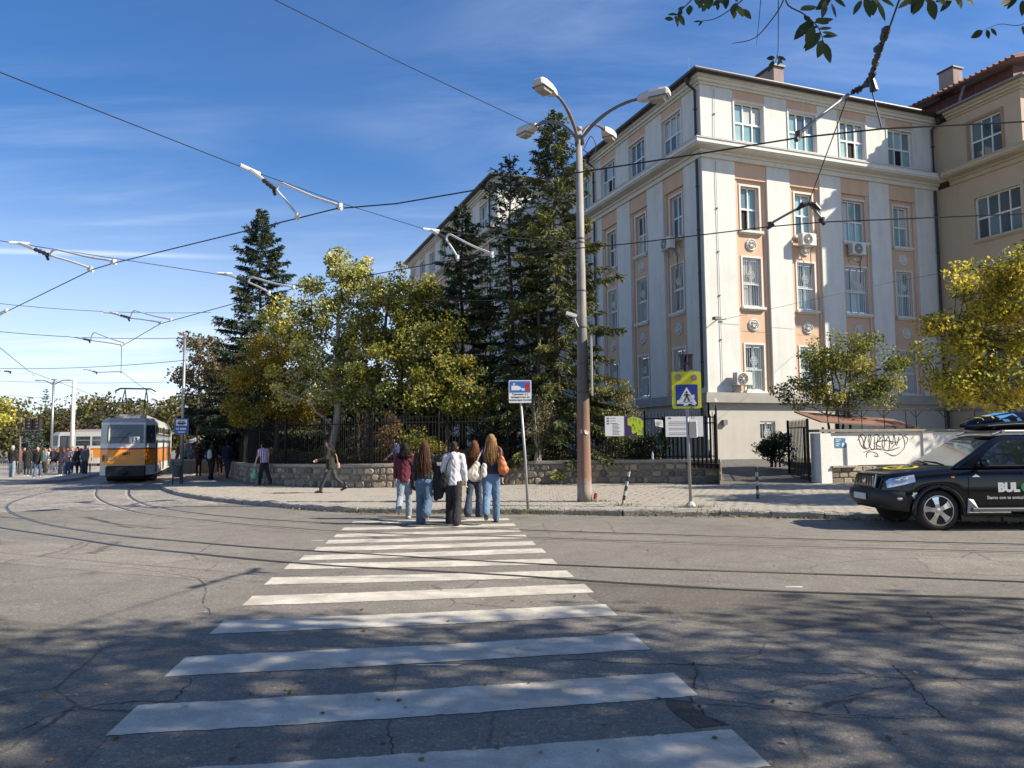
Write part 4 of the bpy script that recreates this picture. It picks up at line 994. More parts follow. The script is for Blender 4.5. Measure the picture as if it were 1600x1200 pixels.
# ================================================================== street lamp with four heads
base = G(913.5, 783.5, .12)
LP = thing('street_lamp', 'tall rust streaked concrete lamp post with four lamp heads', 'street lamp', base)
def pole_mat():
    m, n, out = new_mat('lamp_pole')
    co = N(n, 'ShaderNodeTexCoord'); sp = N(n, 'ShaderNodeSeparateXYZ', {0: co.outputs['Object']})
    nz = N(n, 'ShaderNodeTexNoise', {'Vector': co.outputs['Object'], 'Scale': 5, 'Detail': 7, 'Roughness': .7})
    mpn = N(n, 'ShaderNodeMapping', {'Vector': co.outputs['Object'], 'Scale': (14, 14, 1.1)})
    st = N(n, 'ShaderNodeTexNoise', {'Vector': mpn.outputs[0], 'Scale': 1, 'Detail': 6, 'Roughness': .7})
    ad = N(n, 'ShaderNodeMath', {0: nz.outputs['Fac'], 1: 1.0}, operation='MULTIPLY_ADD'); n.links.new(sp.outputs[2], ad.inputs[2])
    r = N(n, 'ShaderNodeValToRGB', {'Fac': 0.0}); el = r.color_ramp.elements
    mrn = N(n, 'ShaderNodeMapRange', {'Value': ad.outputs[0], 'From Min': 0, 'From Max': 10}); n.links.new(mrn.outputs[0], r.inputs[0])
    stops = [(0, (.26, .23, .20)), (.085, (.28, .24, .20)), (.11, (.23, .125, .085)), (.27, (.17, .095, .066)), (.30, (.125, .108, .094)), (.45, (.15, .138, .12)), (.52, (.24, .225, .20)), (1, (.29, .275, .25))]
    while len(el) < len(stops): el.new(.5)
    for i, (p_, c) in enumerate(stops): el[i].position = p_; el[i].color = c4(c)
    k = N(n, 'ShaderNodeMapRange', {'Value': st.outputs['Fac'], 'From Min': .3, 'From Max': .7, 'To Min': .55, 'To Max': 1.3})
    c = N(n, 'ShaderNodeVectorMath', {0: r.outputs[0], 'Scale': k.outputs[0]}, operation='SCALE')
    b = N(n, 'ShaderNodeBsdfPrincipled', {'Base Color': c.outputs[0], 'Roughness': .75})
    n.links.new(b.outputs[0], out.inputs[0]); return m
PTOP = 9.15
mb = MB(); mb.lathe([(.18, 0), (.175, .25), (.168, .9), (.160, 1.2), (.152, 2.2), (.142, 3.0), (.136, 3.02), (.112, 5), (.075, PTOP)], 20); mb.lathe([(.085, PTOP), (.085, PTOP + .1), (.02, PTOP + .12)], 12); pol = mb.build('pole', pole_mat(), LP, smooth=True)
mb = MB()
for z, r in ((2.6, .150), (3.3, .137), (4.2, .126), (5.1, .115), (6.3, .104), (6.4, .103)): MB().lathe([(r, z), (r + .008, z + .005), (r + .008, z + .035), (r, z + .04)], 16).build('band', M('band_metal', (.10, .09, .085), metal=.5, rough=.5), LP)
mb = MB(); mb.add([(.02, -.172, 1.62), (.10, -.15, 1.60), (.11, -.145, 1.70), (.08, -.155, 1.66), (.05, -.165, 1.72), (.0, -.172, 1.70)], ((0, 1, 2, 3, 4, 5),)); mb.add([(-.09, -.155, 1.64), (-.05, -.167, 1.63), (-.05, -.167, 1.72), (-.08, -.160, 1.73)], ((0, 1, 2, 3),)); mb.build('torn_paper', M('paper_white', (.6, .58, .55)), LP)
lamp_grey = M('lamp_housing', (.50, .49, .46), rough=.5, var=.12, scale=5, stain=.3)
lens_m = M('lamp_lens', (.30, .28, .25), rough=.25, var=.15)
arm_m = M('arm_steel', (.15, .14, .14), rough=.45, metal=.6, var=.3)
def lamp_head(uv, Y, sag=.0, hl=.72):
    tip = P(uv[0], uv[1], Y) - base
    a0 = Vector((0, 0, PTOP - .35)); d = Vector((tip.x, tip.y, 0)); L = d.length; dh = d.normalized()
    hor = max(.02, L)
    pts = []
    for k in range(11):
        t = k / 10; pts.append(a0 + dh * (L * (t ** 1.25)) + Vector((0, 0, (tip.z - a0.z) * math.sin(t * math.pi / 2) ** .9)))
    st = pts[0].copy(); pts[0] = st + dh * .09
    MB().tube(pts, [.045] * 6 + [.038] * 5, 8).build('arm', arm_m, LP, smooth=True)
    ax = (pts[-1] - pts[-2]).normalized(); ax = (ax + dh * .9).normalized(); sd = ax.cross(Vector((0, 0, 1))).normalized(); up = sd.cross(ax).normalized()
    o = pts[-1] - ax * .06
    def Q(x, y, z): return o + ax * x + sd * y + up * z
    st_ = [(0, .06, -.05, .06), (.10, .10, -.075, .09), (.30, .15, -.085, .11), (.55, .17, -.085, .12), (hl, .16, -.085, .10), (hl + .06, .12, -.06, .05)]
    vs = []; 
    for x, wd, zb, zt in st_:
        for y, z in ((-wd, zb), (wd, zb), (wd, zt * .35), (wd * .72, zt), (-wd * .72, zt), (-wd, zt * .35)): vs.append(Q(x, y, z))
    k = 6; fs = [tuple(range(k - 1, -1, -1)), tuple(range(len(vs) - k, len(vs)))] + [(i * k + j, i * k + (j + 1) % k, (i + 1) * k + (j + 1) % k, (i + 1) * k + j) for i in range(len(st_) - 1) for j in range(k)]
    hd = MB().add(vs, fs).build('lamp_head', lamp_grey, LP)
    vs = []
    for x, wd, zb in ((.30, .135, -.088), (.34, .12, -.16), (hl - .08, .12, -.17), (hl - .0, .14, -.088)):
        for y in (-wd, wd): vs.append(Q(x, y, zb))
    MB().add(vs, ((0, 2, 3, 1), (2, 4, 5, 3), (4, 6, 7, 5), (0, 1, 7, 6), (0, 6, 4, 2), (1, 3, 5, 7))).build('lens', lens_m, hd)
    MB().tube([Q(.30, -.155, -.09), Q(.30, .155, -.09), Q(hl, .165, -.09), Q(hl, -.165, -.09), Q(.30, -.155, -.09)], .012, 4).build('rim', M('lamp_rim', (.08, .08, .08)), hd)
lamp_head((866, 146), 17.3); lamp_head((1000, 154), 17.5); lamp_head((836, 197), 19.6, hl=.7); lamp_head((944, 203), 19.8, hl=.62)
mb = MB(); mb.tube(catmull([(.10, -.02, PTOP - .5), (.30, -.05, PTOP - .15), (.42, -.05, PTOP - .45), (.30, -.05, PTOP - .62), (.12, -.03, PTOP - .5)], 5), .012, 5); mb.build('cable_loop', M('cable_black', (.02, .02, .02)), LP)
# board and small floodlight fixed to the post
sb = thing('notice_board', 'narrow white board strapped edge on to the lamp post', 'board', base + Vector((.22, -.02, 2.55)), R(83))
mb = MB(); mb.box(-.30, .30, -.02, .02, 0, 1.42); mb.build('panel', M('board_white', (.40, .40, .385), var=.08), sb)
mb = MB(); mb.tube([(-.1, .0, .5), (0, .2, .42)], .015, 5); mb.tube([(0, .0, 1.0), (0, .2, 1.0)], .015, 5); mb.build('strap', arm_m, sb)
fl = thing('floodlight', 'small white floodlight on an arm halfway up the lamp post', 'floodlight', base + Vector((-.1, -.12, 4.42)), 0)
mb = MB(); mb.box(-.32, -.05, -.12, .05, .0, .07, mat=Matrix.Rotation(R(18), 4, 'Y')); mb.build('housing', M('flood_white', (.7, .7, .68)), fl)
mb = MB(); mb.tube([(-.1, 0, .03), (.0, .02, -.2), (.02, .05, -.3)], .018, 5); mb.build('arm', arm_m, fl)

# ================================================================== crossing sign, tram sign, bollards, boards
galv = M('galvanised_steel', (.30, .30, .30), rough=.45, metal=.7, var=.2, scale=6)
b_ = G(1079.5, 792, .12)
cs = thing('crossing_sign', 'yellow backed pedestrian crossing sign with two grey beacon lamps', 'traffic sign', b_, R(-6)); cs.scale = (.85, .85, .85)
mb = MB(); mb.tube([(0, 0, 0), (-.02, 0, 1.6), (-.06, 0, 3.75)], .038, 10); mb.build('pole', galv, cs, smooth=True)
mb = MB(); mb.lathe([(.15, 0), (.14, .04), (.06, .13), (.04, .14)], 14); mb.build('foot', M('foot_concrete', (.42, .40, .36), var=.2), cs)
def rrect(w_, h_, r, n=5):
    out = []
    for cx, cz, a0 in ((w_ / 2 - r, h_ / 2 - r, 0), (-w_ / 2 + r, h_ / 2 - r, 90), (-w_ / 2 + r, -h_ / 2 + r, 180), (w_ / 2 - r, -h_ / 2 + r, 270)):
        for k in range(n + 1): a = R(a0 + 90 * k / n); out.append((cx + r * math.cos(a), cz + r * math.sin(a)))
    return out
yel = M('sign_yellow', (.62, .60, .02), rough=.4, var=.05)
X, Zv, Yb = (1, 0, 0), (0, 0, 1), (0, -1, 0)
zc_ = 3.0
mb = MB(); mb.prism(rrect(.745, .955, .05), (-.04, -.045, zc_), X, Zv, (0, -.02, 0)); bd = mb.build('backboard', yel, cs)
mb = MB(); mb.prism(rrect(.56, .565, .03), (-.04, -.066, zc_ - .14), X, Zv, (0, -.004, 0)); bl = mb.build('blue_panel', M('sign_blue', (.012, .035, .24), rough=.4), cs)
mb = MB(); mb.prism([(-.255, -.22), (.255, -.22), (0, .215)], (-.04, -.0705, zc_ - .14), X, Zv, (0, -.003, 0)); mb.build('white_triangle', M('sign_white', (.72, .72, .70), rough=.4), bl)
mb = MB(); o = (-.04, -.074, zc_ - .16); blk = M('sign_black', (.012, .012, .012), rough=.5)
mb.prism([(.028 * math.cos(q), .10 + .028 * math.sin(q)) for q in [i * math.pi / 5 for i in range(10)]], o, X, Zv, (0, -.003, 0))
mb.prism([(-.03, .065), (.03, .065), (.035, -.03), (-.03, -.03)], o, X, Zv, (0, -.003, 0))
mb.prism([(-.03, -.033), (.0, -.033), (-.05, -.15), (-.09, -.15)], o, X, Zv, (0, -.003, 0)); mb.prism([(.003, -.033), (.035, -.033), (.09, -.15), (.05, -.15)], o, X, Zv, (0, -.003, 0))
mb.prism([(-.033, .06), (-.033, .03), (-.085, -.01), (-.095, .01)], o, X, Zv, (0, -.003, 0)); mb.prism([(.033, .06), (.033, .03), (.085, .0), (.09, .02)], o, X, Zv, (0, -.003, 0))
for k in range(3): mb.prism([(-.19 + .14 * k, -.17), (-.12 + .14 * k, -.17), (-.13 + .14 * k, -.15), (-.18 + .14 * k, -.15)], o, X, Zv, (0, -.0028, 0))
mb.build('walking_figure', blk, bl)
mb = MB(); o = (-.04, -.0775, zc_ - .14)
for (x0, z0, x1, z1, sk) in ((-.26, -.22, -.13, -.13, .03), (-.14, -.08, -.06, -.02, .02), (.09, -.09, .20, .0, .02), (-.09, -.27, .03, -.20, .015), (.12, -.24, .22, -.18, -.02)): MB().prism([(x0, z0), (x1, z0 + sk), (x1 - .01, z1 + sk), (x0 + .01, z1)], o, X, Zv, (0, -.002, 0)).build('sticker', M('sticker_white', (.66, .66, .66)), bl)
for x in (-.24, .16):
    mb = MB(); mb.lathe([(.075, -.066), (.08, -.085), (.078, -.13), (.06, -.135), (.001, -.135)], 18, (x, 0, zc_ + .325), 'Y'); mb.build('beacon', M('beacon_grey', (.22, .20, .17), rough=.4, var=.15), cs)
mb = MB(); mb.box(-.17, .12, -.10, -.02, 3.66, 3.72); mb.box(-.17, -.10, -.16, .02, 3.52, 3.88); mb.box(.03, .12, -.16, .02, 3.52, 3.88); mb.box(-.19, .14, -.2, .16, 3.88, 3.92, mat=None); mb.tube([(-.06, 0, 3.45), (-.03, 0, 3.9)], .03, 8); mb.build('solar_unit', M('solar_black', (.02, .02, .022), rough=.3), cs)
cb = thing('control_box', 'cream cabinet hanging on the crossing sign pole', 'box', b_ + Vector((.08, -.07, 1.50)), R(-12))
mb = MB(); mb.box(-.085, .085, -.06, .06, 0, .37); o_ = mb.build('case', M('box_cream', (.55, .51, .42), rough=.6, var=.1), cb); o_.modifiers.new('b', 'BEVEL').width = .015
mb = MB(); mb.tube([(-.02, 0, .42), (-.04, 0, .62), (0, 0, .75)], .008, 4); mb.tube([(.02, 0, .42), (.03, 0, .55), (0, .02, .8)], .006, 4); mb.build('wire', M('cable_black', (.02, .02, .02)), cb)

b_ = G(825, 795.5, .12)
ts_ = thing('tram_priority_sign', 'blue and white sign with tram picture on a leaning grey pole', 'traffic sign', b_, R(2))
topv = (P(812.5, 612, b_.y) - b_) / .82; ts_.scale = (.82, .82, .82)
mb = MB(); mb.tube([(0, 0, 0), (topv.x * .35, 0, topv.z * .45), (topv.x, 0, topv.z)], [.036, .034, .032], 10); mb.build('pole', M('pole_peeling', (.36, .36, .36), rough=.5, metal=.4, var=.35, scale=9), ts_, smooth=True)
o = Vector((topv.x, -.04, topv.z + .0))
mb = MB(); mb.prism(rrect(.60, .60, .03), o, X, Zv, (0, -.012, 0)); mb.build('panel', M('sign_white', (.72, .72, .70)), ts_)
mb = MB(); mb.prism(rrect(.55, .30, .015), o + Vector((0, -.0125, .125)), X, Zv, (0, -.003, 0)); mb.build('blue_field', M('tram_blue', (.03, .14, .42), rough=.4), ts_)
mb = MB(); q = o + Vector((0, -.016, .125))
for pl in ([(-.23, -.09), (-.02, -.09), (.03, -.05), (.03, -.02), (-.06, .03), (-.23, .03)], [(.035, -.10), (.12, -.10), (.12, -.04), (.035, -.04)], [(-.20, .045), (-.12, .045), (-.16, .075)], [(-.20, .10), (-.12, .10), (-.16, .072)]): mb.prism(pl, q, X, Zv, (0, -.002, 0))
mb.build('tram_pictogram', M('sign_white', (.72, .72, .70)), ts_)
mb = MB(); mb.prism([(.145, -.11), (.245, -.11), (.25, .07), (.195, .125), (.14, .07)], q, X, Zv, (0, -.002, 0)); mb.build('red_figure', M('sign_red', (.45, .02, .02)), ts_)
mb = MB()
put_text(mb, 'STOP', .04, q + Vector((.195, -.0045, .03)), X, Zv)
for i, t_ in enumerate(('Трамваят е с', 'предимство на', 'пешеходна пътека')): put_text(mb, t_, .068, o + Vector((0, -.0135, -.075 - i * .075)), X, Zv, bold=.002)
mb.build('lettering', blk, ts_)

def bollard(u, v, top, label):
    b = G(u, v, .12); t = P(top[0], top[1], b.y) - b
    r = thing('bollard', label, 'bollard', b, 0, 'striped bollards along the kerb')
    n_ = 7; bw = M('bollard_white', (.40, .39, .36), var=.35, scale=14); bk = M('bollard_black', (.025, .025, .027), rough=.5)
    for k in range(n_):
        a, c = t * (k / n_), t * ((k + 1) / n_ - .002)
        MB().tube([a, c], [.034 if k else .042, .034], 12).build('band', bw if (k % 2 == 0) == ('leaning' in label) else bk, r)
    MB().ell(tuple(t), (.035, .035, .025), 10, 6).build('cap', bk, r)
bollard(973, 789, (983, 737), 'leaning black and white bollard between the lamp post and the crossing sign')
bollard(1184, 779, (1182, 731), 'upright black and white bollard in front of the driveway')

def fence_board(label, uv0, uv1, y, cols, name='information_board'):
    a, b = P(uv0[0], uv0[1], y), P(uv1[0], uv1[1], y); r = thing(name, label, 'board', ((a.x + b.x) / 2, y, b.z), 0)
    return r, b.x - a.x, a.z - b.z
ink = M('ink_grey', (.12, .12, .13))
wp_ = M('board_paper', (.68, .68, .66), rough=.5, var=.03)
r, bw_, bh_ = fence_board('white and purple printed board with green block letters on the fence', (945, 650.5), (1006, 681), 24.95, 0)
mb = MB(); mb.box(-bw_ / 2, bw_ / 2, -.012, 0, 0, bh_); mb.build('sheet', wp_, r)
mb = MB(); mb.box(-.002, bw_ / 2 - .001, -.015, -.0122, .002, bh_ - .002); mb.build('purple_panel', M('purple', (.055, .012, .10)), r)
lime = M('lime', (.36, .48, .02)); k = bh_ / 30.5
iso = [(5, 27), (13, 30), (24, 27), (29, 23), (29, 13), (26, 12), (29, 10), (29, 1), (19, 1), (19, 6), (13, 3), (11, 6), (11, 14), (5, 17)]
mb = MB(); mb.prism([(a * k, c * k) for a, c in iso], (0, -.0152, 0), X, Zv, (0, -.004, 0)); mb.build('block_letters', lime, r)
mb = MB(); pq = Vector((0, -.0195, 0))
for tx, x, z, sz in (('S', 9, 24.5, 8), ('M', 16, 24, 8), ('E', 24, 20.5, 9), ('E', 16, 11, 8), ('M', 24, 6, 8)): put_text(mb, tx, sz * k, pq + Vector((x * k, 0, z * k)), (1, 0, -.35 if x > 12 else .35), Zv)
mb.box(12 * k, 15 * k, -.021, -.0196, 15 * k, 18 * k); mb.build('letter_strokes', M('olive_dark', (.10, .14, .01)), r)
mb = MB()
for i in range(9): mb.box(-bw_ / 2 + .25, -bw_ / 2 + .25 + random.uniform(.35, .6) * bw_ * .32, -.0145, -.0122, bh_ * .08 + i * .045, bh_ * .08 + i * .045 + .016)
for i in range(3): mb.box(-bw_ / 2 + .06, -bw_ / 2 + .14, -.0145, -.0122, bh_ * (.9 - .13 * i) - .03, bh_ * (.9 - .13 * i) + .02); mb.box(-bw_ / 2 + .18, -bw_ / 2 + .36, -.0145, -.0122, bh_ * (.9 - .13 * i) - .012, bh_ * (.9 - .13 * i) + .006)
mb.build('print_lines', ink, r)
r, bw_, bh_ = fence_board('white board full of small text behind the crossing sign pole', (1039.5, 651), (1099, 682), 24.75, 0)
mb = MB(); mb.box(-bw_ / 2, bw_ / 2, -.012, 0, 0, bh_); mb.build('sheet', wp_, r)
mb = MB(); mb.box(-bw_ / 2 + .09, -bw_ / 2 + .19, -.0145, -.0122, bh_ * .88, bh_ * .95)
for i in range(9):
    if i in (2, 5): continue
    mb.box(-bw_ / 2 + .10, -bw_ / 2 + bw_ * random.uniform(.5, .9), -.0145, -.0122, bh_ * .10 + i * .052, bh_ * .10 + i * .052 + .014)
mb.build('print_lines', ink, r)
r, bw_, bh_ = fence_board('small tilted white notice between the two boards on the fence', (1023, 655.5), (1036, 666.5), 24.85, 0, 'paper_notice')
mb = MB(); mb.add([(-bw_ / 2, 0, bh_), (bw_ / 2, .03, bh_ * .9), (bw_ / 2 + .01, .03, -.03), (-bw_ / 2 + .02, 0, .02)], ((0, 1, 2, 3),)); mb.add([(-bw_ / 2, .01, bh_), (bw_ / 2, .04, bh_ * .9), (bw_ / 2 + .01, .04, -.03), (-bw_ / 2 + .02, .01, .02)], ((3, 2, 1, 0),)); mb.build('sheet', wp_, r)
mb = MB()
for i in range(4): mb.box(-bw_ * .3, bw_ * .3, -.004, -.001, .05 + i * .04, .065 + i * .04)
mb.build('print_lines', ink, r)
p_ = P(1021, 711, 24.6); r = thing('water_bottle', 'small clear plastic bottle standing on the wall coping', 'bottle', (p_.x, 24.75, .935))
mb = MB(); mb.lathe([(.033, 0), (.035, .02), (.033, .10), (.035, .17), (.014, .22), (.014, .24)], 12); mb.build('body', M('bottle_plastic', (.35, .42, .5), rough=.1, var=.05), r)
mb = MB(); mb.lathe([(.017, .24), (.017, .265)], 10); mb.build('cap', M('cap_blue', (.05, .15, .5)), r)

# ================================================================== black off-road car
cx0, cy0 = 6.45, 13.78
CAR = thing('off_road_car', 'black off road car with roof box and stickers driving along the far kerb', 'car', (cx0, cy0, gz(cx0, cy0)), R(-1.5)); CAR.scale = (.9, .9, .9)
black = M('car_black', (.004, .0045, .007), rough=.10, var=.3, scale=1.2, spec=.4, coat=.15)
plas = M('car_plastic', (.018, .018, .02), rough=.55)
chrome = M('chrome', (.62, .62, .62), rough=.12, metal=1, var=.05)
glass = M('car_glass', (.012, .017, .018), rough=.03, var=.1, spec=.9)
glassw = M('car_windscreen', (.10, .13, .12), rough=.05, var=.25, scale=2, spec=1.0)  # paler than the side glass: bright reflection put into the base colour
LEN, HW = 4.76, .93
wheels_x = (.94, 3.73)
def interp(x, tab):
    return float(np.interp(x, [a for a, _ in tab], [b for _, b in tab]))
W_t = [(0, .60), (.05, .72), (.14, .80), (.30, .87), (.55, .91), (1.2, HW), (4.2, HW), (4.6, .90), (4.76, .82)]
T_t = [(0, .72), (.03, .80), (.08, .97), (.14, 1.04), (.25, 1.08), (.6, 1.13), (1.28, 1.19), (1.4, 1.20), (4.6, 1.24), (4.76, 1.10)]
xs = sorted(set([0, .02, .05, .09, .14, .2, .27, .35, .45] + [round(.45 + .04 * i, 3) for i in range(26)] + [1.6, 1.9, 2.3, 2.8, 3.1] + [round(3.24 + .04 * i, 3) for i in range(26)] + [4.3, 4.45, 4.6, 4.7, 4.76]))
vs = []; npf = 11
def zbot(x):
    z = interp(x, [(0, .42), (.3, .36), (.5, .34), (4.3, .36), (4.76, .46)])
    for wx in wheels_x:
        if abs(x - wx) < .45: z = max(z, .36 + math.sqrt(max(0, .45 ** 2 - (x - wx) ** 2)))
    return z
for x in xs:
    Wd, zt, zb = interp(x, W_t), interp(x, T_t), zbot(x); zs_ = zt - .20
    half = [(Wd * .97, zb), (Wd * .995, zb + (zs_ - zb) * .25), (Wd * 1.005, zb + (zs_ - zb) * .6), (Wd, zs_), (Wd * .975, zt - .11), (Wd * .93, zt - .045), (Wd * .85, zt - .008), (Wd * .6, zt + .016), (Wd * .3, zt + .022), (0, zt + .024)]
    row = [(x, -a, b) for a, b in half] + [(x, a, b) for a, b in reversed(half[:-1])]
    vs += row
k = 19; nx = len(xs)
fs = [(i * k + j, (i + 1) * k + j, (i + 1) * k + j + 1, i * k + j + 1) for i in range(nx - 1) for j in range(k - 1)]
fs += [tuple(range(k)), tuple(range((nx - 1) * k + k - 1, (nx - 1) * k - 1, -1))]
body = MB().add(vs, fs).build('body', black, CAR, smooth=True)
mb = MB(); mb.box(.12, 4.6, -.74, .74, .36, .50); mb.box(.45, 1.43, -.74, .74, .5, .86); mb.box(3.24, 4.22, -.74, .74, .5, .86); mb.build('underbody', M('under_black', (.008, .008, .008), rough=.9), CAR)
# cabin
lev = [(1.17, 1.25, 4.66, .885), (1.28, 1.42, 4.64, .865), (1.45, 1.70, 4.59, .82), (1.62, 1.96, 4.53, .765), (1.72, 2.13, 4.48, .725), (1.775, 2.27, 4.42, .675), (1.80, 2.45, 4.3, .58), (1.81, 2.8, 4.0, .35)]
def rr_ring(x0, x1, wd, z, r=.09, n=4):
    out = []
    for cx_, cy_, a0 in ((x1 - r, wd - r, 0), (x0 + r, wd - r, 90), (x0 + r, -wd + r, 180), (x1 - r, -wd + r, 270)):
        for q in range(n + 1): a = R(a0 + 90 * q / n); out.append((cx_ + r * math.cos(a), cy_ + r * math.sin(a), z))
    return out
vs = []; 
for z, x0, x1, wd in lev: vs += rr_ring(x0, x1, wd, z)
k = 20; fs = [(i * k + j, i * k + (j + 1) % k, (i + 1) * k + (j + 1) % k, (i + 1) * k + j) for i in range(len(lev) - 1) for j in range(k)] + [tuple(range((len(lev) - 1) * k, len(lev) * k))]
MB().add(vs, fs).build('cabin', black, CAR, smooth=True)
def cabin_y(z): return float(np.interp(z, [l[0] for l in lev], [l[3] for l in lev]))
def cabin_x(z): return float(np.interp(z, [l[0] for l in lev], [l[1] for l in lev]))
def side_pane(name, poly, mat, lift=.006, sgn_=-1, parent=CAR):
    # strip between a lower and an upper edge, following the cabin's side
    vs = []; 
    for x, z in poly: vs.append((x, sgn_ * (cabin_y(z) + lift), z))
    MB().add(vs, [tuple(range(len(vs)))]).build(name, mat, parent)
for sgn_ in (-1, 1):
    side_pane('side_window', [(1.72, 1.235), (2.70, 1.235), (2.70, 1.45), (2.70, 1.62), (2.66, 1.70), (2.33, 1.70), (2.16, 1.62), (1.93, 1.45)], glass, sgn_=sgn_)
    side_pane('side_window', [(2.82, 1.235), (3.68, 1.235), (3.66, 1.45), (3.62, 1.70), (2.80, 1.70), (2.82, 1.45)], glass, sgn_=sgn_)
    side_pane('side_window', [(3.78, 1.235), (4.48, 1.235), (4.42, 1.45), (4.36, 1.68), (3.72, 1.70), (3.76, 1.45)], glass, sgn_=sgn_)
vs = []
for z in (1.215, 1.30, 1.45, 1.62, 1.70):
    x = cabin_x(z) - .007; wd = cabin_y(z) - .075; vs += [(x, -wd, z), (x, 0, z), (x, wd, z)]
MB().add(vs, [(i * 3 + j, i * 3 + j + 1, i * 3 + 4 + j, i * 3 + 3 + j) for i in range(4) for j in range(2)]).build('windscreen', glassw, CAR, smooth=True)
mb = MB(); mb.tube([(1.30, -.5, 1.225), (1.36, -.1, 1.26), (1.40, .45, 1.27)], .012, 5); mb.tube([(1.30, .1, 1.225), (1.37, .5, 1.26), (1.40, .7, 1.27)], .012, 5); mb.build('wiper', plas, CAR)
# driver behind the glass is hinted by seats only: head rests
for sgn_ in (-1, 1):
    mb = MB(); y = sgn_ * (cabin_y(1.235) + .012); mb.box(1.74, 4.45, y - .012, y + .006, 1.205, 1.232); mb.build('window_trim', chrome if False else plas, CAR)
    y = sgn_ * (HW + .012)
    for x0, wd in ((2.62, .2), (3.52, .2)): 
        mb = MB(); mb.box(x0 - .10, x0 + .10, min(y, y + sgn_ * .03), max(y, y + sgn_ * .03), 1.075, 1.105); mb.build('door_handle', black, CAR)
    mb = MB()
    for x in (1.52, 2.76, 3.66): mb.box(x - .004, x + .004, sgn_ * (HW + .0075) - .004, sgn_ * (HW + .0075) + .004, .50, 1.0)
    mb.build('door_gap', M('gap_black', (.001, .001, .001), rough=1), CAR)
    mb = MB(); y0 = sgn_ * (HW + .005); mb.box(1.50, 3.22, min(y0, y0 + sgn_ * .13), max(y0, y0 + sgn_ * .13), .36, .43); o_ = mb.build('side_step', M('step_grey', (.13, .13, .13), rough=.4, metal=.6), CAR); o_.modifiers.new('b', 'BEVEL').width = .015
    mb = MB(); mb.add([(1.45, y0 - sgn_ * .02, .34), (1.62, y0 - sgn_ * .02, .42), (1.58, y0 - sgn_ * .02, .58), (1.48, y0 - sgn_ * .02, .60), (1.45, y0 + sgn_ * .03, .34), (1.62, y0 + sgn_ * .10, .42), (1.58, y0 + sgn_ * .03, .58), (1.48, y0 + sgn_ * .03, .60)], ((0, 1, 2, 3), (7, 6, 5, 4), (0, 4, 5, 1), (1, 5, 6, 2), (2, 6, 7, 3), (3, 7, 4, 0))); mb.build('step_end', galv, CAR)
    mb = MB(); mb.box(1.36, 1.40, sgn_ * .80 - .12, sgn_ * .80 + .12, .18, .45); mb.build('mud_flap', plas, CAR)
    for wx in wheels_x:
        mb = MB(); pts = [(wx + .47 * math.cos(q), sgn_ * (interp(wx, W_t) + .012), .36 + .47 * math.sin(q)) for q in [R(-8 + 196 * i / 20) for i in range(21)]]
        mb.tube(pts, .045, 6); mb.build('wheel_arch', black, CAR, smooth=True)
    mb = MB(); y1 = sgn_ * 1.03; mb.ell((1.78, y1, 1.27), (.07, .12, .095), 12, 8); o_ = mb.build('wing_mirror', black, CAR, smooth=True)
    mb = MB(); mb.tube([(1.74, sgn_ * .87, 1.22), (1.77, sgn_ * .98, 1.23)], .03, 6); mb.build('mirror_arm', plas, o_)
    def body_y(x, z):
        Wd, zt, zb = interp(x, W_t), interp(x, T_t), zbot(x); zs_ = zt - .20
        return float(np.interp(z, [zb, zb + (zs_ - zb) * .25, zb + (zs_ - zb) * .6, zs_, zt - .11, zt - .045, zt - .008], [Wd * .97, Wd * .995, Wd * 1.005, Wd, Wd * .975, Wd * .93, Wd * .85]))
    mb = MB(); gx, gz_ = 9, 5; v = []
    for i in range(gx):
        t = i / (gx - 1); x = .075 + .46 * t
        zl, zh = .80 + .12 * t, min(interp(x, T_t) - .035, .97 + .085 * t)
        for j in range(gz_): z = zl + (zh - zl) * j / (gz_ - 1); v.append((x, sgn_ * (body_y(x, z) + .012), z))
    mb.add(v, [(i * gz_ + j, (i + 1) * gz_ + j, (i + 1) * gz_ + j + 1, i * gz_ + j + 1) for i in range(gx - 1) for j in range(gz_ - 1)])
    hl = mb.build('headlight', M('headlight_glass', (.55, .60, .68), rough=.12, metal=.55, var=.35, scale=14), CAR)
    mb = MB(); mb.ell((.24, sgn_ * (interp(.24, W_t) - .0), .955), (.07, .02, .04), 12, 8); mb.ell((.36, sgn_ * (interp(.36, W_t) - .0), .975), (.05, .02, .04), 12, 8); mb.build('bulb', chrome, hl)
    mb = MB(); mb.ell((.26, sgn_ * (interp(.26, W_t) * 1.0 + .004), .60), (.085, .025, .05), 14, 8); mb.build('fog_lamp', chrome, CAR)
    mb = MB(); mb.box(1.20, 1.26, sgn_ * (HW + .004) - .008, sgn_ * (HW + .004) + .008, .99, 1.02); mb.build('indicator', M('amber', (.5, .2, .04)), CAR)
    mb = MB(); mb.tube([(2.2, sgn_ * .60, 1.80), (2.4, sgn_ * .60, 1.87), (4.1, sgn_ * .60, 1.87), (4.3, sgn_ * .60, 1.80)], .025, 6); mb.build('roof_rail', galv, CAR)
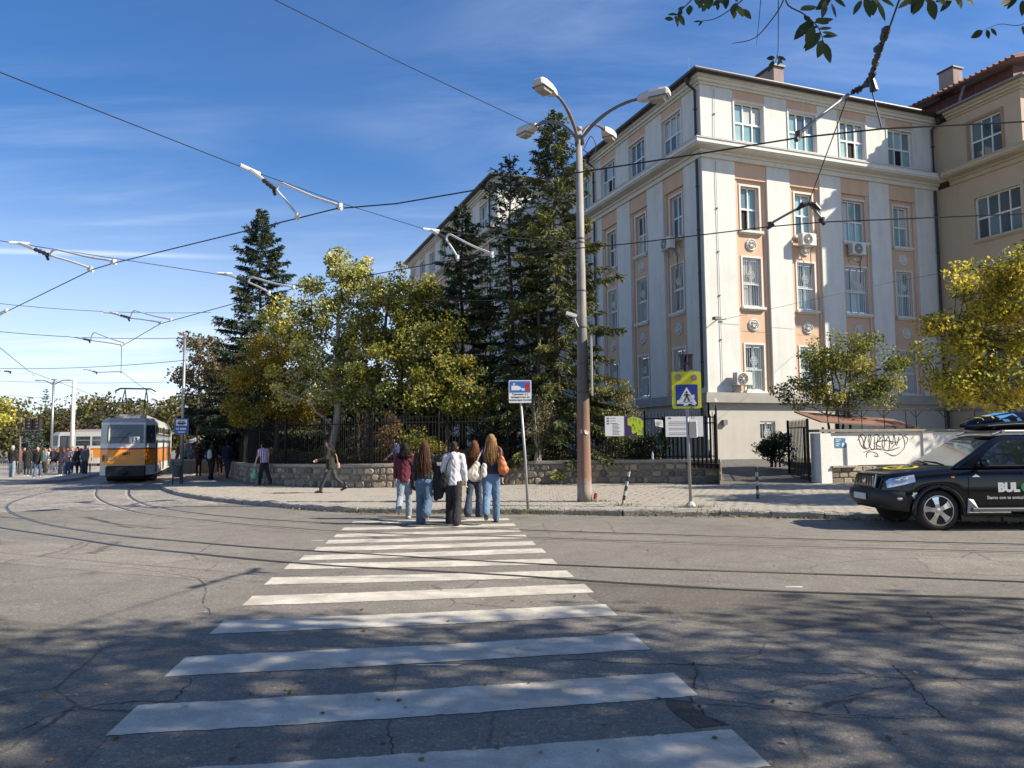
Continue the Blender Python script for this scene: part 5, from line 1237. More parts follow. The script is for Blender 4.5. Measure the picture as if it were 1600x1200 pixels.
# nose: bumper, grille, number plate
vs = []
for z, ex in ((.42, -.02), (.50, -.09), (.62, -.12), (.72, -.10), (.76, -.04)):
    for y, bx in ((-.86, .42), (-.84, .22), (-.74, .09), (-.5, .02), (0, 0), (.5, .02), (.74, .09), (.84, .22), (.86, .42)): vs.append((bx + ex * (1 if abs(y) < .85 else .1), y * (1.03 if ex < -.08 else 1.0), z))
MB().add(vs, [(i * 9 + j, i * 9 + j + 1, (i + 1) * 9 + j + 1, (i + 1) * 9 + j) for i in range(4) for j in range(8)]).build('bumper', plas, CAR, smooth=True)
mb = MB(); mb.box(-.005, .06, -.40, .40, .80, 1.03); gr = mb.build('grille', M('grille_dark', (.01, .01, .01)), CAR)
mb = MB()
for i in range(11): y = -.37 + .074 * i; mb.box(-.035, -.006, y - .012, y + .012, .815, 1.015)
mb.tube([(-.02, -.42, .80), (-.02, .42, .80), (.03, .42, 1.04), (.03, -.42, 1.04), (-.02, -.42, .80)], .018, 6); mb.build('chrome_bars', chrome, gr)
mb = MB(); mb.box(-.142, -.125, -.26, .26, .545, .665); np_ = mb.build('number_plate', M('plate_white', (.62, .62, .60)), CAR)
mb = MB(); mb.tube([(.0, -.38, .97 - .03), (-.01, .38, .97 - .03)], .001, 3); mb.ell((-.04, 0, .92), (.012, .085, .06), 14, 8); mb.build('badge', chrome, gr)
# wheels
def wheel(wx, y, sgn_):
    r, wd = .385, .25
    wh = MB().lathe([(.24, -wd / 2 + .03), (.29, -wd / 2), (r - .03, -wd / 2 + .005), (r, -wd / 2 + .035), (r, wd / 2 - .035), (r - .03, wd / 2 - .005), (.29, wd / 2), (.24, wd / 2 - .03)], 40, (wx, y, r - .01), 'Y').build('wheel', M('tyre_rubber', (.022, .021, .02), rough=.85, var=.25, scale=30), CAR, smooth=True)
    yo = y + sgn_ * (wd / 2 - .01)
    mb = MB(); mb.lathe([(.275, -.0), (.285, sgn_ * .012), (.27, sgn_ * .014), (.255, -sgn_ * .02), (.25, -sgn_ * .10)], 40, (wx, yo, r - .01), 'Y', 0); mb.f = mb.f[:-2]; mb.m = mb.m[:-2]; mb.add([(wx + .25 * math.cos(q * math.pi / 12), yo - sgn_ * .085, r - .01 + .25 * math.sin(q * math.pi / 12)) for q in range(24)], [tuple(range(24))], 1); mb.build('rim', [M('rim_alloy', (.50, .49, .48), rough=.22, metal=.9, var=.15), M('brake_dark', (.018, .017, .016), rough=.7)], wh)
    for q in range(5):
        a = R(90 + 72 * q + 10); mb = MB(); v = []
        for rr, hw_, dy in ((.03, .045, .0), (.12, .040, .004), (.20, .05, -.006), (.262, .075, -.012)):
            for t_, d_ in ((-1, dy), (1, dy), (1, dy - .045), (-1, dy - .045)):
                cx_, cz_ = rr * math.cos(a) - t_ * hw_ * math.sin(a), rr * math.sin(a) + t_ * hw_ * math.cos(a)
                v.append((wx + cx_, yo + sgn_ * d_, r - .01 + cz_))
        f = [(12, 13, 14, 15)] + [(i * 4 + j, i * 4 + (j + 1) % 4, i * 4 + 4 + (j + 1) % 4, i * 4 + 4 + j) for i in range(3) for j in range(4)]
        mb.add(v, f).build('spoke', chrome, wh)
    mb = MB(); mb.lathe([(.055, 0), (.05, sgn_ * .012), (.001, sgn_ * .016)], 16, (wx, yo, r - .01), 'Y'); mb.build('hub_cap', chrome, wh)
for wx in wheels_x:
    wheel(wx, -.80, -1); wheel(wx, .80, 1)
# stickers
Ys = -(HW + .0085)
mb = MB(); put_text(mb, 'BUL', .225, (2.26, Ys, .80), X, Zv, 0, .014); put_text(mb, 'Siamo con te amico! Un', .085, (2.26, Ys, .615), X, Zv, 0, .001); mb.build('lettering', M('decal_white', (.62, .62, .60)), CAR)
mb = MB(); put_text(mb, 'G', .225, (2.58, Ys, .80), X, Zv, 0, .014); mb.build('green_letter', M('decal_green', (.02, .22, .07)), CAR)
mb = MB()
for q in range(3): a = q * math.pi / 3; v = Vector((math.cos(a), 0, math.sin(a))) * .065; s_ = Vector((-math.sin(a), 0, math.cos(a))) * .011; c_ = Vector((.52, -interp(.52, W_t) * 1.005 - .006, .66)); mb.quad(c_ - v - s_, c_ + v - s_, c_ + v + s_, c_ - v + s_)
for q in range(6): a = q * math.pi / 3 + .52; c_ = Vector((.52 + .045 * math.cos(a), -interp(.52, W_t) * 1.005 - .0065, .66 + .045 * math.sin(a))); mb.quad(c_ + Vector((-.01, 0, -.01)), c_ + Vector((.01, 0, -.01)), c_ + Vector((.01, 0, .01)), c_ + Vector((-.01, 0, .01)))
mb.add([(1.58, Ys, 1.005), (1.74, Ys, 1.005), (1.71, Ys, 1.03), (1.66, Ys, 1.055), (1.62, Ys, 1.03)], ((0, 1, 2, 3, 4),)); mb.build('white_emblem', M('decal_white', (.62, .62, .60)), CAR)
def hood_pt(x, y): 
    zt = interp(x, T_t); Wd = interp(x, W_t); return (x, y, zt + float(np.interp(abs(y) / Wd, [0, .3, .6, .85], [.024, .022, .016, -.008])) + .004)
mb = MB(); n_ = 28; v = []
for rr in (.36, .28):
    for q in range(n_): a = 2 * math.pi * q / n_; v.append(hood_pt(.70 + rr * .8 * math.cos(a), rr * 1.25 * math.sin(a)))
mb.add(v, [(q, (q + 1) % n_, n_ + (q + 1) % n_, n_ + q) for q in range(n_)])
for x, y in ((.62, -.12), (.70, .0), (.78, .12), (.66, .14), (.76, -.12)): mb.quad(hood_pt(x - .05, y - .05), hood_pt(x + .05, y - .05), hood_pt(x + .05, y + .05), hood_pt(x - .05, y + .05))
mb.build('bonnet_emblem', M('decal_yellow', (.55, .45, .02)), CAR)
# roof box
RB = thing('roof_box', 'black roof box with blue and yellow stripes on top of the black car', 'roof box', (cx0 + 1.78, cy0 - .06, gz(cx0, cy0) + 1.70), R(-1.5)); RB.scale = (.9, .9, .9)
st_ = [(0, .10, .06, .13), (.08, .24, .02, .19), (.3, .36, 0, .27), (.8, .40, 0, .36), (1.5, .40, 0, .38), (2.0, .38, 0, .36), (2.15, .3, .03, .28)]
vs = []
for x, wd, zb, zt in st_:
    h = zt - zb
    for y, z in ((-wd * .9, zb), (-wd, zb + h * .35), (-wd * .96, zb + h * .7), (-wd * .75, zt), (0, zt + .015), (wd * .75, zt), (wd * .96, zb + h * .7), (wd, zb + h * .35), (wd * .9, zb)): vs.append((x, y, z))
k = 9; fs = [(i * k + j, i * k + (j + 1) % k, (i + 1) * k + (j + 1) % k, (i + 1) * k + j) for i in range(len(st_) - 1) for j in range(k)] + [tuple(range(k)), tuple(range(len(vs) - 1, len(vs) - k - 1, -1))]
MB().add(vs, fs).build('shell', black, RB, smooth=True)
def rbp(x, f, lift=.004):   # f from 0 (seam) to 1 (crown) on the near side
    wd, zb, zt = [float(np.interp(x, [q[0] for q in st_], [q[i] for q in st_])) for i in (1, 2, 3)]; h = zt - zb
    ys = [(-wd, zb + h * .35), (-wd * .96, zb + h * .7), (-wd * .75, zt), (0, zt + .015)]
    t = f * 3; i = min(int(t), 2); t -= i
    return (x, ys[i][0] + (ys[i + 1][0] - ys[i][0]) * t - lift * (1 - f), ys[i][1] + (ys[i + 1][1] - ys[i][1]) * t + lift)
def stripe(mb, x0, x1, f0, f1, sk):
    n_ = 6
    for a in range(n_):
        g0, g1 = f0 + (f1 - f0) * a / n_, f0 + (f1 - f0) * (a + 1) / n_
        s0, s1 = sk * (a / n_), sk * ((a + 1) / n_)
        mb.quad(rbp(x0 + s0, g0), rbp(x1 + s0, g0), rbp(x1 + s1, g1), rbp(x0 + s1, g1))
mb = MB(); stripe(mb, .62, .95, .15, 1.0, -.25); stripe(mb, 1.2, 2.0, .6, 1.0, 0); mb.build('blue_stripe', M('decal_blue', (.03, .22, .50)), RB)
mb = MB(); stripe(mb, .25, .45, .45, 1.0, -.02); stripe(mb, .15, .55, .30, .36, 0); mb.build('yellow_stripe', M('decal_yellow', (.55, .45, .02)), RB)
mb = MB(); mb.tube([(.02, -.1, .09), (.3, -.365, .095), (.8, -.405, .125), (1.5, -.405, .13), (2.1, -.33, .12)], .012, 5); mb.build('seam', M('seam_grey', (.10, .10, .10)), RB)
for x in (.4, 1.7): MB().box(x, x + .06, -.62, .62, -.06, .0).build('cross_bar', galv, RB)

# ================================================================== trams
orange = M('tram_orange', (.74, .26, .008), rough=.35, var=.08, scale=2, stain=.2, coat=.3)
twhite = M('tram_white', (.58, .57, .53), rough=.4, var=.08, scale=2, stain=.3, stain_col=(.30, .28, .25))
tred = M('tram_red', (.30, .02, .015), rough=.4)
tdark = M('tram_dark', (.02, .02, .021), rough=.7, var=.4)
tglass = M('tram_glass', (.035, .05, .055), rough=.05, var=.4, scale=1.3, spec=.8)
troof = M('tram_roof', (.34, .33, .31), rough=.6, var=.2)
def tram(label, loc, rz, number, route, L=14.6):
    T = thing('tram', label, 'tram', loc, rz)
    hw = 1.2
    # plan outline: blunt nose with slanted corner panels
    def plan(fx): return [(-.80, fx), (.80, fx), (hw, .75 + fx * .5), (hw, L - .75), (.80, L), (-.80, L), (-hw, L - .75), (-hw, .75 + fx * .5)]
    def band(name, z0, z1, f0, f1, mat, s0=1.0, s1=1.0, top=False):
        a, b = plan(f0), plan(f1); k = 8
        vs = [(x * s0, y, z0) for x, y in a] + [(x * s1, y, z1) for x, y in b]
        fs = [(i, (i + 1) % k, k + (i + 1) % k, k + i) for i in range(k)]
        if top: fs.append(tuple(range(k, 2 * k)))
        return MB().add(vs, fs).build(name, mat, T)
    band('skirt', .38, .86, .06, .02, twhite)
    band('lower_body', .86, 1.60, .02, .03, orange)
    band('stripe', 1.60, 1.68, .03, .035, tred)
    band('waist', 1.68, 1.86, .035, .05, twhite)
    bd = band('body', 1.86, 2.90, .05, .14, twhite, 1, .99)
    band('roof', 2.90, 3.12, .14, .34, troof, .99, .88, True)
    mb = MB(); mb.box(-.62, .62, 1.6, L - 1.5, 3.122, 3.34); mb.build('roof_equipment', troof, T)
    # front: windscreen with frame, side quarter panes, bumper, lights
    def fy(z): return .05 + (z - 1.86) * .0865 if z > 1.86 else .03
    mb = MB(); mb.add([(-.76, fy(1.90) - .008, 1.90), (.76, fy(1.90) - .008, 1.90), (.75, fy(2.80) - .008, 2.80), (-.75, fy(2.80) - .008, 2.80)], ((0, 1, 2, 3),)); wsn = mb.build('windscreen', M('tram_screen', (.03, .04, .05), rough=.05, var=.5, scale=1.6, spec=.9), T)
    mb = MB(); q = fy(2.2) - .02; mb.box(-.72, .70, q - .02, q, 2.17, 2.19); mb.tube([(-.3, fy(1.95) - .03, 1.95), (.15, fy(2.5) - .03, 2.45)], .012, 4); mb.build('wiper', tdark, wsn)
    for x in (-.76, .76):
        mb = MB(); mb.tube([(x, fy(1.88) - .01, 1.88), (x * .99, fy(2.84) - .01, 2.84)], .035, 5); mb.build('screen_post', twhite, T)
    for s in (-1, 1):
        mb = MB(); a, b = Vector((s * .83, fy(1.92) + .02, 1.92)), Vector((s * 1.17, .66, 1.92)); n_ = Vector((s * .8, -.6, 0)) * .02
        c_, d_ = Vector((s * 1.15, .74, 2.78)), Vector((s * .82, fy(2.78) + .02, 2.78)); mb.quad(a + n_, b + n_, c_ + n_, d_ + n_); mb.build('corner_window', tglass, T)
    mb = MB(); mb.box(-.86, .86, -.16, .02, .30, .84); o_ = mb.build('bumper', tdark, T); o_.modifiers.new('b', 'BEVEL').width = .06
    mb = MB(); mb.tube([(0, -.1, .55), (0, -.3, .5), (0, -.34, .46)], .09, 8); mb.build('coupler', tdark, T)
    for s in (-1, 1):
        mb = MB(); mb.box(s * .66 - .10, s * .66 + .10, -.005, .03, 1.12, 1.22); mb.build('headlamp', M('lamp_dull', (.30, .26, .18), rough=.2), T)
        mb = MB(); mb.box(s * .98 - .05, s * .98 + .05, .10, .2, 1.05, 1.35); lm = mb.build('tail_lamp', M('tail_red', (.30, .03, .015), rough=.3), T)
    mb = MB(); put_text(mb, number, .17, (0, -.003, 1.40), X, Zv, 0, .008) if number else None
    if number: mb.build('fleet_number', M('num_dark', (.06, .02, .015)), T)
    if route:
        mb = MB(); y = fy(2.02) - .03; mb.box(.10, .56, y - .004, y, 1.92, 2.22); pl = mb.build('route_plate', M('plate_paper', (.55, .56, .56)), T)
        mb = MB(); put_text(mb, route, .27, (.33, y - .007, 2.05), X, Zv, 0, .01); mb.build('route_number', blk, pl)
    # sides: windows and doors
    for s in (-1, 1):
        doors = (1.3, 6.6, 11.6) if s > 0 else ()
        y = .95
        k = 0
        while y < L - 1.2:
            isd = any(abs(y - (d - .35)) < .7 for d in doors)
            wv = 1.3 if not isd else 1.2
            xs_ = s * (hw + .006)
            if isd:
                mb = MB(); mb.quad((xs_, y, .45), (xs_, y + 1.16, .45), (xs_, y + 1.16, 2.78), (xs_, y, 2.78)); dr_ = mb.build('door', tdark, T)
                for j in range(2):
                    mb = MB(); a = y + .06 + j * .56; mb.quad((xs_ * 1.006, a, .62), (xs_ * 1.006, a + .46, .62), (xs_ * 1.004, a + .46, 2.68), (xs_ * 1.004, a, 2.68)); mb.build('door_pane', tglass, dr_)
            else:
                mb = MB(); mb.quad((xs_, y + .05, 1.92), (xs_, y + wv - .07, 1.92), (xs_ * .99, y + wv - .07, 2.72), (xs_ * .99, y + .05, 2.72)); mb.build('window', tglass, T)
                mb = MB(); mb.box(min(xs_, xs_ + s * .012), max(xs_, xs_ + s * .012), y + .05, y + wv - .07, 2.38, 2.41); mb.build('window_bar', twhite, T)
            y += wv + .03
    for y in (3.2, L - 3.6):
        mb = MB(); mb.box(-1.05, 1.05, y - 1.0, y + 1.0, .12, .55); mb.build('bogie', tdark, T)
        for dy in (-.6, .6): MB().lathe([(.1, -1.1), (.33, -1.09), (.33, -.95), (.33, .95), (.33, 1.09), (.1, 1.1)], 18, (0, y + dy, .34), 'X').build('axle', tdark, T)
    # pantograph
    pan = MB(); y = 3.6
    for s in (-1, 1):
        pan.tube([(s * .45, y - .55, 3.34), (s * .52, y - .95, 4.1), (s * .5, y, 4.72)], .03, 5); pan.tube([(s * .45, y + .55, 3.34), (s * .52, y + .95, 4.1), (s * .5, y, 4.72)], .03, 5)
        pan.tube([(s * .5, y - .5, 3.34), (s * .5, y + .5, 3.34)], .04, 5)
    pan.tube([(-.5, y - .95, 4.1), (.5, y + .95, 4.1)], .02, 4); pan.tube([(-.5, y + .95, 4.1), (.5, y - .95, 4.1)], .02, 4)
    for dy in (-.12, .12): pan.tube([(-.95, y + dy, 4.62), (-.72, y + dy, 4.76), (.72, y + dy, 4.76), (.95, y + dy, 4.62)], .035, 5)
    pan.build('pantograph', tdark, T)
    return T
th = R(21.5)
tram('orange and white tram with the number 3811 under its windscreen', (-18.45, 35.9, gz(-18.3, 36)), th, '3811', '13')
p_ = P(96, 712, 66); tram('orange and white tram seen side on behind the crowd', (p_.x - .6, 66, gz(p_.x, 66)), R(-83), '', '', 9.5)

# ================================================================== poles, wires, pull offs
wire_m = M('wire_black', (.012, .012, .013), rough=.6)
isol = M('insulator', (.03, .026, .024), rough=.4)
tube_w = M('tube_white', (.58, .58, .56), rough=.45, var=.12)
tube_g = M('tube_grey', (.24, .245, .25), rough=.4, metal=.4)
def wire(label, pts, r=.011, sag=.0, name='overhead_wire'):
    pts = [Vector(p) for p in pts]; out = []
    for a, b in zip(pts, pts[1:]):
        k = 8 if sag else 1
        for i in range(k): t = i / k; q = a.lerp(b, t); q.z -= sag * 4 * t * (1 - t); out.append(q)
    out.append(pts[-1])
    o = thing(name, label, 'wire', out[0]); MB().tube([p - out[0] for p in out], r, 5).build('cable', wire_m, o); return o
lamp_top = base + Vector((0, 0, PTOP - .5))
def cz(u, v, z=4.9): p = HZ(u, v, z); return HZ(u, v, z + gz(p.x, p.y))
W1 = [cz(1720, 178), cz(1600, 190), cz(1380, 201), cz(1248, 215), cz(1100, 239), cz(900, 270), cz(620, 318), cz(525, 326), cz(465, 341), cz(178, 411), cz(145, 421), cz(10, 487), cz(-14, 500), cz(-10, 535), cz(45, 580), cz(118, 607), cz(165, 625)]
W1 = [W1[0] + (W1[0] - W1[1]).normalized() * 14] + W1
wire('thick contact wire sweeping from the upper right to the far left over the near track', W1, .010, name='contact_wire')
W2 = [cz(1720, 326), cz(1600, 334), cz(1285, 347), cz(1203, 354), cz(980, 381), cz(765, 400), cz(720, 404), cz(455, 452), cz(418, 460), cz(268, 501), cz(250, 506), cz(190, 541), cz(189, 580), cz(215, 600), cz(243, 617)]
W2 = [W2[0] + (W2[0] - W2[1]).normalized() * 14] + W2
wire('contact wire running past the school to the tram with number 3811', W2, .010, name='contact_wire')
S2 = [P(-60, 88, 7.6), P(0, 113, 8.2), P(380, 262, 12), P(535, 318, 14.5), P(670, 360, 16.5), base + Vector((0, 0, 6.3))]
wire('span wire from the left edge down to the lamp post, carrying two white pull offs', S2, .008)
S3 = [P(-40, 370, 14.5), P(30, 381, 15.3), P(350, 430, 17.6), P(650, 470, 18.6), base + Vector((0, 0, 4.9))]
wire('span wire below the contrail, crossing in front of the big spruce', S3, .008)
wire('wire dropping from the top edge to the head of the lamp post', [P(380, -35, 10.4), P(430, 0, 11), P(620, 95, 14.5), lamp_top + Vector((0, 0, .1))], .009)
pole_b = G(283, 756, .12); pole_t = P(289, 523, pole_b.y)
for lab, a, b, y0, y1 in (('span wire at the height of the left pole top', (-30, 471), (330, 488), 24, 27), ('long span wire just above the left pole', (-30, 515), (290, 528), 30, 30), ('low span wire left of the tram pole', (-30, 575), (289, 563), 36, 30),
                     ('low far span wire left, crossing a white pole', (-30, 594), (285, 596), 50, 52), ('lowest far span wire above the distant trees', (-30, 614), (200, 625), 60, 62)):
    wire(lab, [P(a[0], a[1], y0), P(b[0], b[1], y1)], .012 if y0 > 28 else .009, .15)
wire('stay wire beside the left pole', [P(290, 527, 29.6), P(312, 602, 31), P(316, 625, 31)], .01)
wire('thin house wire running from the corner lamp across the sunlit wall', [bworld(1.0, -.15, 6.95), bworld(9, -1.5, 8.8), P(1480, 425, 25), P(1700, 370, 22)], .008)
def pulloff(label, a0, a1, hub, b1, b2, white_=True):
    r = thing('wire_pull_off', label, 'wire fitting', hub, 0, 'white pull off arms on the tram wires' if white_ else 'dark pull off arms at upper right')
    H = Vector(hub); t = tube_w if white_ else tube_g
    if a0 is not None:
        a0, a1 = Vector(a0), Vector(a1); m = a0.lerp(a1, .5); k = (H - m)
        mb = MB(); d = a1 - a0; up = Vector((0, 0, 1)); s_ = d.cross(up).normalized() * .02
        w_ = max(.032, d.length * .075)
        for p0, p1 in ((a0, a1), (m, m + k * .5)): mb.tube([p0, p1], w_, 6)
        mb.build('bracket', t, r, loc=-H)
        mb = MB(); pts = [m + k * (.5 + .5 * q / 8) for q in range(9)]
        mb.tube(pts, [.02, .045, .022, .048, .02, .048, .022, .045, .02], 7); mb.tube([m + k * .85, m + k * .95 + Vector((0, 0, -.09))], [.022, .03], 6); mb.build('insulator', isol, r, loc=-H)
    for hooked, b in ((False, b1), (True, b2)):
        if b is None: continue
        b = Vector(b); d = b - H; mid = H + d * .16 + Vector((0, 0, .10 if b is b2 or not white_ else .04))
        mb = MB(); hk_ = Vector((0, 0, .035 * d.length + .03)); mb.tube(catmull([H, H + d * .03 + hk_ * .9, H + d * .10 + hk_ * 1.35, H + d * .2 + hk_ * 1.25, H + d * .6 + hk_ * .62, b + Vector((0, 0, .04))] if white_ and b is not Vector and hooked else [H, H + d * .5 + Vector((0, 0, .03)), b + Vector((0, 0, .04))], 4), .020, 8); mb.build('arm', t, r, loc=-H, smooth=True)
        mb = MB(); mb.tube([b + Vector((0, 0, .07)), b + Vector((0, 0, -.01))], [.04, .03], 6); mb.tube([b - d.normalized() * .07, b + d.normalized() * .05], .03, 5); mb.build('clamp', t if white_ else isol, r, loc=-H)
def near(u, v, Wp):   # point of a wire closest to a pixel's sight line
    d = ray(u, v).normalized(); o = Vector((0, 0, CAM_H)); best = None
    for a, b in zip(Wp, Wp[1:]):
        for k in range(60):
            p = a.lerp(b, k / 60); q = p - o; e_ = (q - d * q.dot(d)).length / max(q.length, .1)
            if best is None or e_ < best[0]: best = (e_, p)
    return best[1]
pulloff('largest white pull off arm, hanging above the big spruce', P(375, 258, 11.9), P(406, 272, 12.2), P(432, 297, 11.6), near(465, 341, W1), near(531, 324, W1))
pulloff('white pull off arm above the contrail at the left', P(14, 379, 15), P(46, 381, 15.2), P(78, 399, 14.2), near(143, 421, W1), near(178, 410, W1))
pulloff('white pull off arm just left of the slender dark spruces', P(661, 358, 15.5), P(686, 361, 15.7), P(697, 374, 14.6), near(716, 404, W2), near(767, 399, W2))
pulloff('white pull off arm in front of the big left spruce', P(340, 427, 17.6), P(363, 428, 17.7), P(388, 441, 17), near(420, 459, W2), near(457, 451, W2))
pulloff('white pull off arm left of the big spruce, over the tram wire', P(162, 488, 24), P(183, 489, 24), P(204, 497, 22.5), near(250, 506, W2), near(267, 501, W2))
pulloff('white pull off arm above the junction of wire over the tram roof', P(110, 526, 29), P(127, 528, 29), P(142, 532, 28), near(188, 541, W2), near(195, 538, W2))
pulloff('short white pull off arm directly above the tram', P(130, 577, 36), P(144, 578, 36), P(152, 582, 36), P(190, 582, 35.5), None)
pulloff('white pull off arm at the left edge below the contrail', None, None, P(-6, 493, 18.5), near(10, 487, W1), near(-5, 500, W1))
pulloff('small white pull off arm above the far twin lamp', P(-14, 578, 33), P(2, 579, 33), P(18, 581, 33.5), P(54, 586, 35), None)
hub1, hub2 = P(1345, 140, 8.3), P(1263, 318, 11.2)
pulloff('dark pull off with a long grey tube before the top floor windows', None, None, hub1 + (P(1325, 148, 8.3) - hub1), near(1248, 215, W1), None, False)
pulloff('dark pull off with two short tubes before the second salmon bay', None, None, hub2, near(1203, 353, W2), near(1285, 346, W2), False)
st_w = thing('stay_wire', 'dark stay with lumpy insulators hanging from the top edge at upper right', 'wire', hub1)
A_, B_ = P(1405, 0, 6.4) - hub1, P(1366, 110, 7.9) - hub1
mb = MB(); d = A_ - B_; mb.tube([Vector((0, 0, 0)), B_, A_, A_ + d * 1.2], .009, 5); mb.tube([Vector((0, 0, 0)), P(1325, 150, 8.3) - hub1, hub2 - hub1], .007, 5); mb.tube([P(1362, 140, 8.0) - hub1, near(1378, 200, W1) - hub1], .008, 5); mb.build('cable', wire_m, st_w)
mb = MB(); chain = [P(1387, 42, 7.0), P(1378, 66, 7.3), P(1372, 84, 7.5), P(1366, 102, 7.8), P(1362, 124, 8.0), P(1348, 136, 8.2), P(1330, 146, 8.3)]
chain = [c - hub1 for c in chain]
for a, b in zip(chain, chain[1:]):
    n_ = 6; mb.tube([a.lerp(b, q / n_) + Vector(rng.normal(0, .006, 3)) for q in range(n_ + 1)], [.014] + [random.uniform(.018, .05) for _ in range(5)] + [.014], 7)
mb.tube([P(1362, 124, 8.0) - hub1, P(1366, 142, 8.0) - hub1], [.03, .045], 6)
c2 = hub2 - hub1
for dx in (-.09, .09): mb.tube([c2, c2 + Vector((dx, 0, -.02)), c2 + Vector((dx * 2, 0, -.10))], [.03, .05, .02], 6)
mb.build('insulator', isol, st_w)
# poles at the left
r = thing('tram_pole', 'slender grey steel pole standing on the corner of the sidewalk', 'pole', pole_b)
MB().tube([(0, 0, 0), pole_t - pole_b], [.075, .055], 10).build('shaft', galv, r, smooth=True)
sp_ = P(284, 665, pole_b.y - .12)
r = thing('tram_stop_sign', 'blue tram stop sign on the slender pole beside the tram', 'sign', sp_, R(6))
mb = MB(); mb.box(-.28, .28, -.02, .02, -.36, .30); mb.build('panel', M('stop_blue', (.03, .10, .34), rough=.4), r)
mb = MB(); mb.box(-.22, .22, -.026, -.0205, .0, .25); pn = mb.build('white_field', M('sign_white', (.72, .72, .70)), r)
mb = MB(); mb.box(-.17, .17, -.030, -.0265, .06, .13); mb.box(-.13, -.02, -.0302, -.0265, .145, .18); mb.box(.02, .13, -.0302, -.0265, .145, .18); mb.tube([(-.1, -.028, .2), (.1, -.028, .2)], .006, 4); mb.box(-.10, .10, -.0302, -.0265, .02, .045); mb.build('tram_pictogram', blk, pn)
mb = MB(); put_text(mb, 'М', .13, (-.16, -.0225, -.14), X, Zv, 0, .003); mb.box(-.06, .18, -.024, -.0205, -.17, -.10); mb.box(-.15, .15, -.024, -.0205, -.29, -.25); mb.build('lettering', M('sign_white', (.72, .72, .70)), r)
bp_ = G(272, 757, .12)
r = thing('litter_bin', 'dark litter bin on a post beside the slender pole', 'bin', bp_)
mb = MB(); mb.tube([(-.06, 0, 0), (-.06, 0, .95)], .03, 6); mb.build('post', tdark, r)
mb = MB(); mb.lathe([(.16, .30), (.21, .78), (.19, .78), (.15, .36)], 12, (.12, -.05, 0)); mb.build('bucket', M('bin_dark', (.05, .06, .055), rough=.6), r)
def simple_pole(label, u, vtop, Y, r0, mat, name='pole'):
    t = P(u, vtop, Y); g = gz(t.x, Y)
    r = thing(name, label, 'pole', (t.x, Y, g)); MB().tube([(0, 0, 0), (0, 0, t.z - g)], [r0, r0 * .8], 10).build('shaft', mat, r, smooth=True); return r, t.z - g
simple_pole('plain white concrete pole left of the trams', 116, 592, 58, .17, M('pole_white', (.55, .54, .50)))
r, h = simple_pole('grey pole with a twin arm street lamp at the far left', 84, 596, 56, .10, galv, 'street_lamp')
r['category'] = 'street lamp'
for s in (-1, 1):
    mb = MB(); mb.tube([(0, 0, h - .25), (s * .6, 0, h + .05), (s * .9, 0, h + .1)], .04, 6); mb.build('arm', galv, r)
    mb = MB(); mb.ell((s * 1.15, 0, h + .1), (.32, .12, .07), 10, 6); mb.build('lamp_head', lamp_grey, r)
mb = MB(); mb.tube([(0, 0, h - .25), (.25, -.3, h + .1)], .03, 5); mb.ell((.3, -.4, h + .12), (.25, .12, .07), 10, 6); mb.build('lamp_head', lamp_grey, r)
r, h = simple_pole('traffic light post with two dark heads on the left platform', 33, 652, 47, .07, M('post_brown', (.16, .12, .08)), 'traffic_light'); r['category'] = 'traffic light'
for dx in (.55, 1.05):
    mb = MB(); mb.box(dx - .2, dx + .2, -.16, .16, h - .75, h - .08); hd = mb.build('signal_head', tdark, r)
    for q in range(3): MB().lathe([(.08, -.175), (.09, -.162)], 10, (dx, 0, h - .2 - .21 * q), 'Y').build('lens', M('lens_dull', (.06, .05, .05), rough=.3), hd)
mb = MB(); mb.tube([(0, 0, h - .8), (1.4, 0, h - .8)], .04, 5); mb.build('arm', galv, r)
# grey crowd railing at the left
def railing(label, a, b, n):
    a, b = Vector(a), Vector(b); d = b - a; L = d.length
    r = thing('steel_railing', label, 'railing', a, math.atan2(d.y, d.x))
    for z in (.12, 1.05): MB().tube([(0, 0, z), (L, 0, z + b.z - a.z)], .025, 5).build('rail', galv, r)
    me = MB().tube([(0, 0, .0), (0, 0, 1.05)], .014, 4).mesh('bar', galv)
    for i in range(n): link('bar', me, r, (L * i / (n - 1), 0, (b.z - a.z) * i / (n - 1)))
def lpt(u, v, y): p = P(u, v, y); return Vector((p.x, y, gz(p.x, y) + .14))
railing('steel bar railing at the left edge behind the crowd', lpt(-30, 740, 47), lpt(44, 740, 48), 26)
railing('steel bar railing between the crowd and the far tram', lpt(62, 740, 50), lpt(150, 740, 56), 34)
railing('steel bar railing behind the people right of the tram', Vector((-17.6, 55, gz(-17.6, 55) + .1)), Vector((-12.5, 56, gz(-12, 56) + .1)), 30)

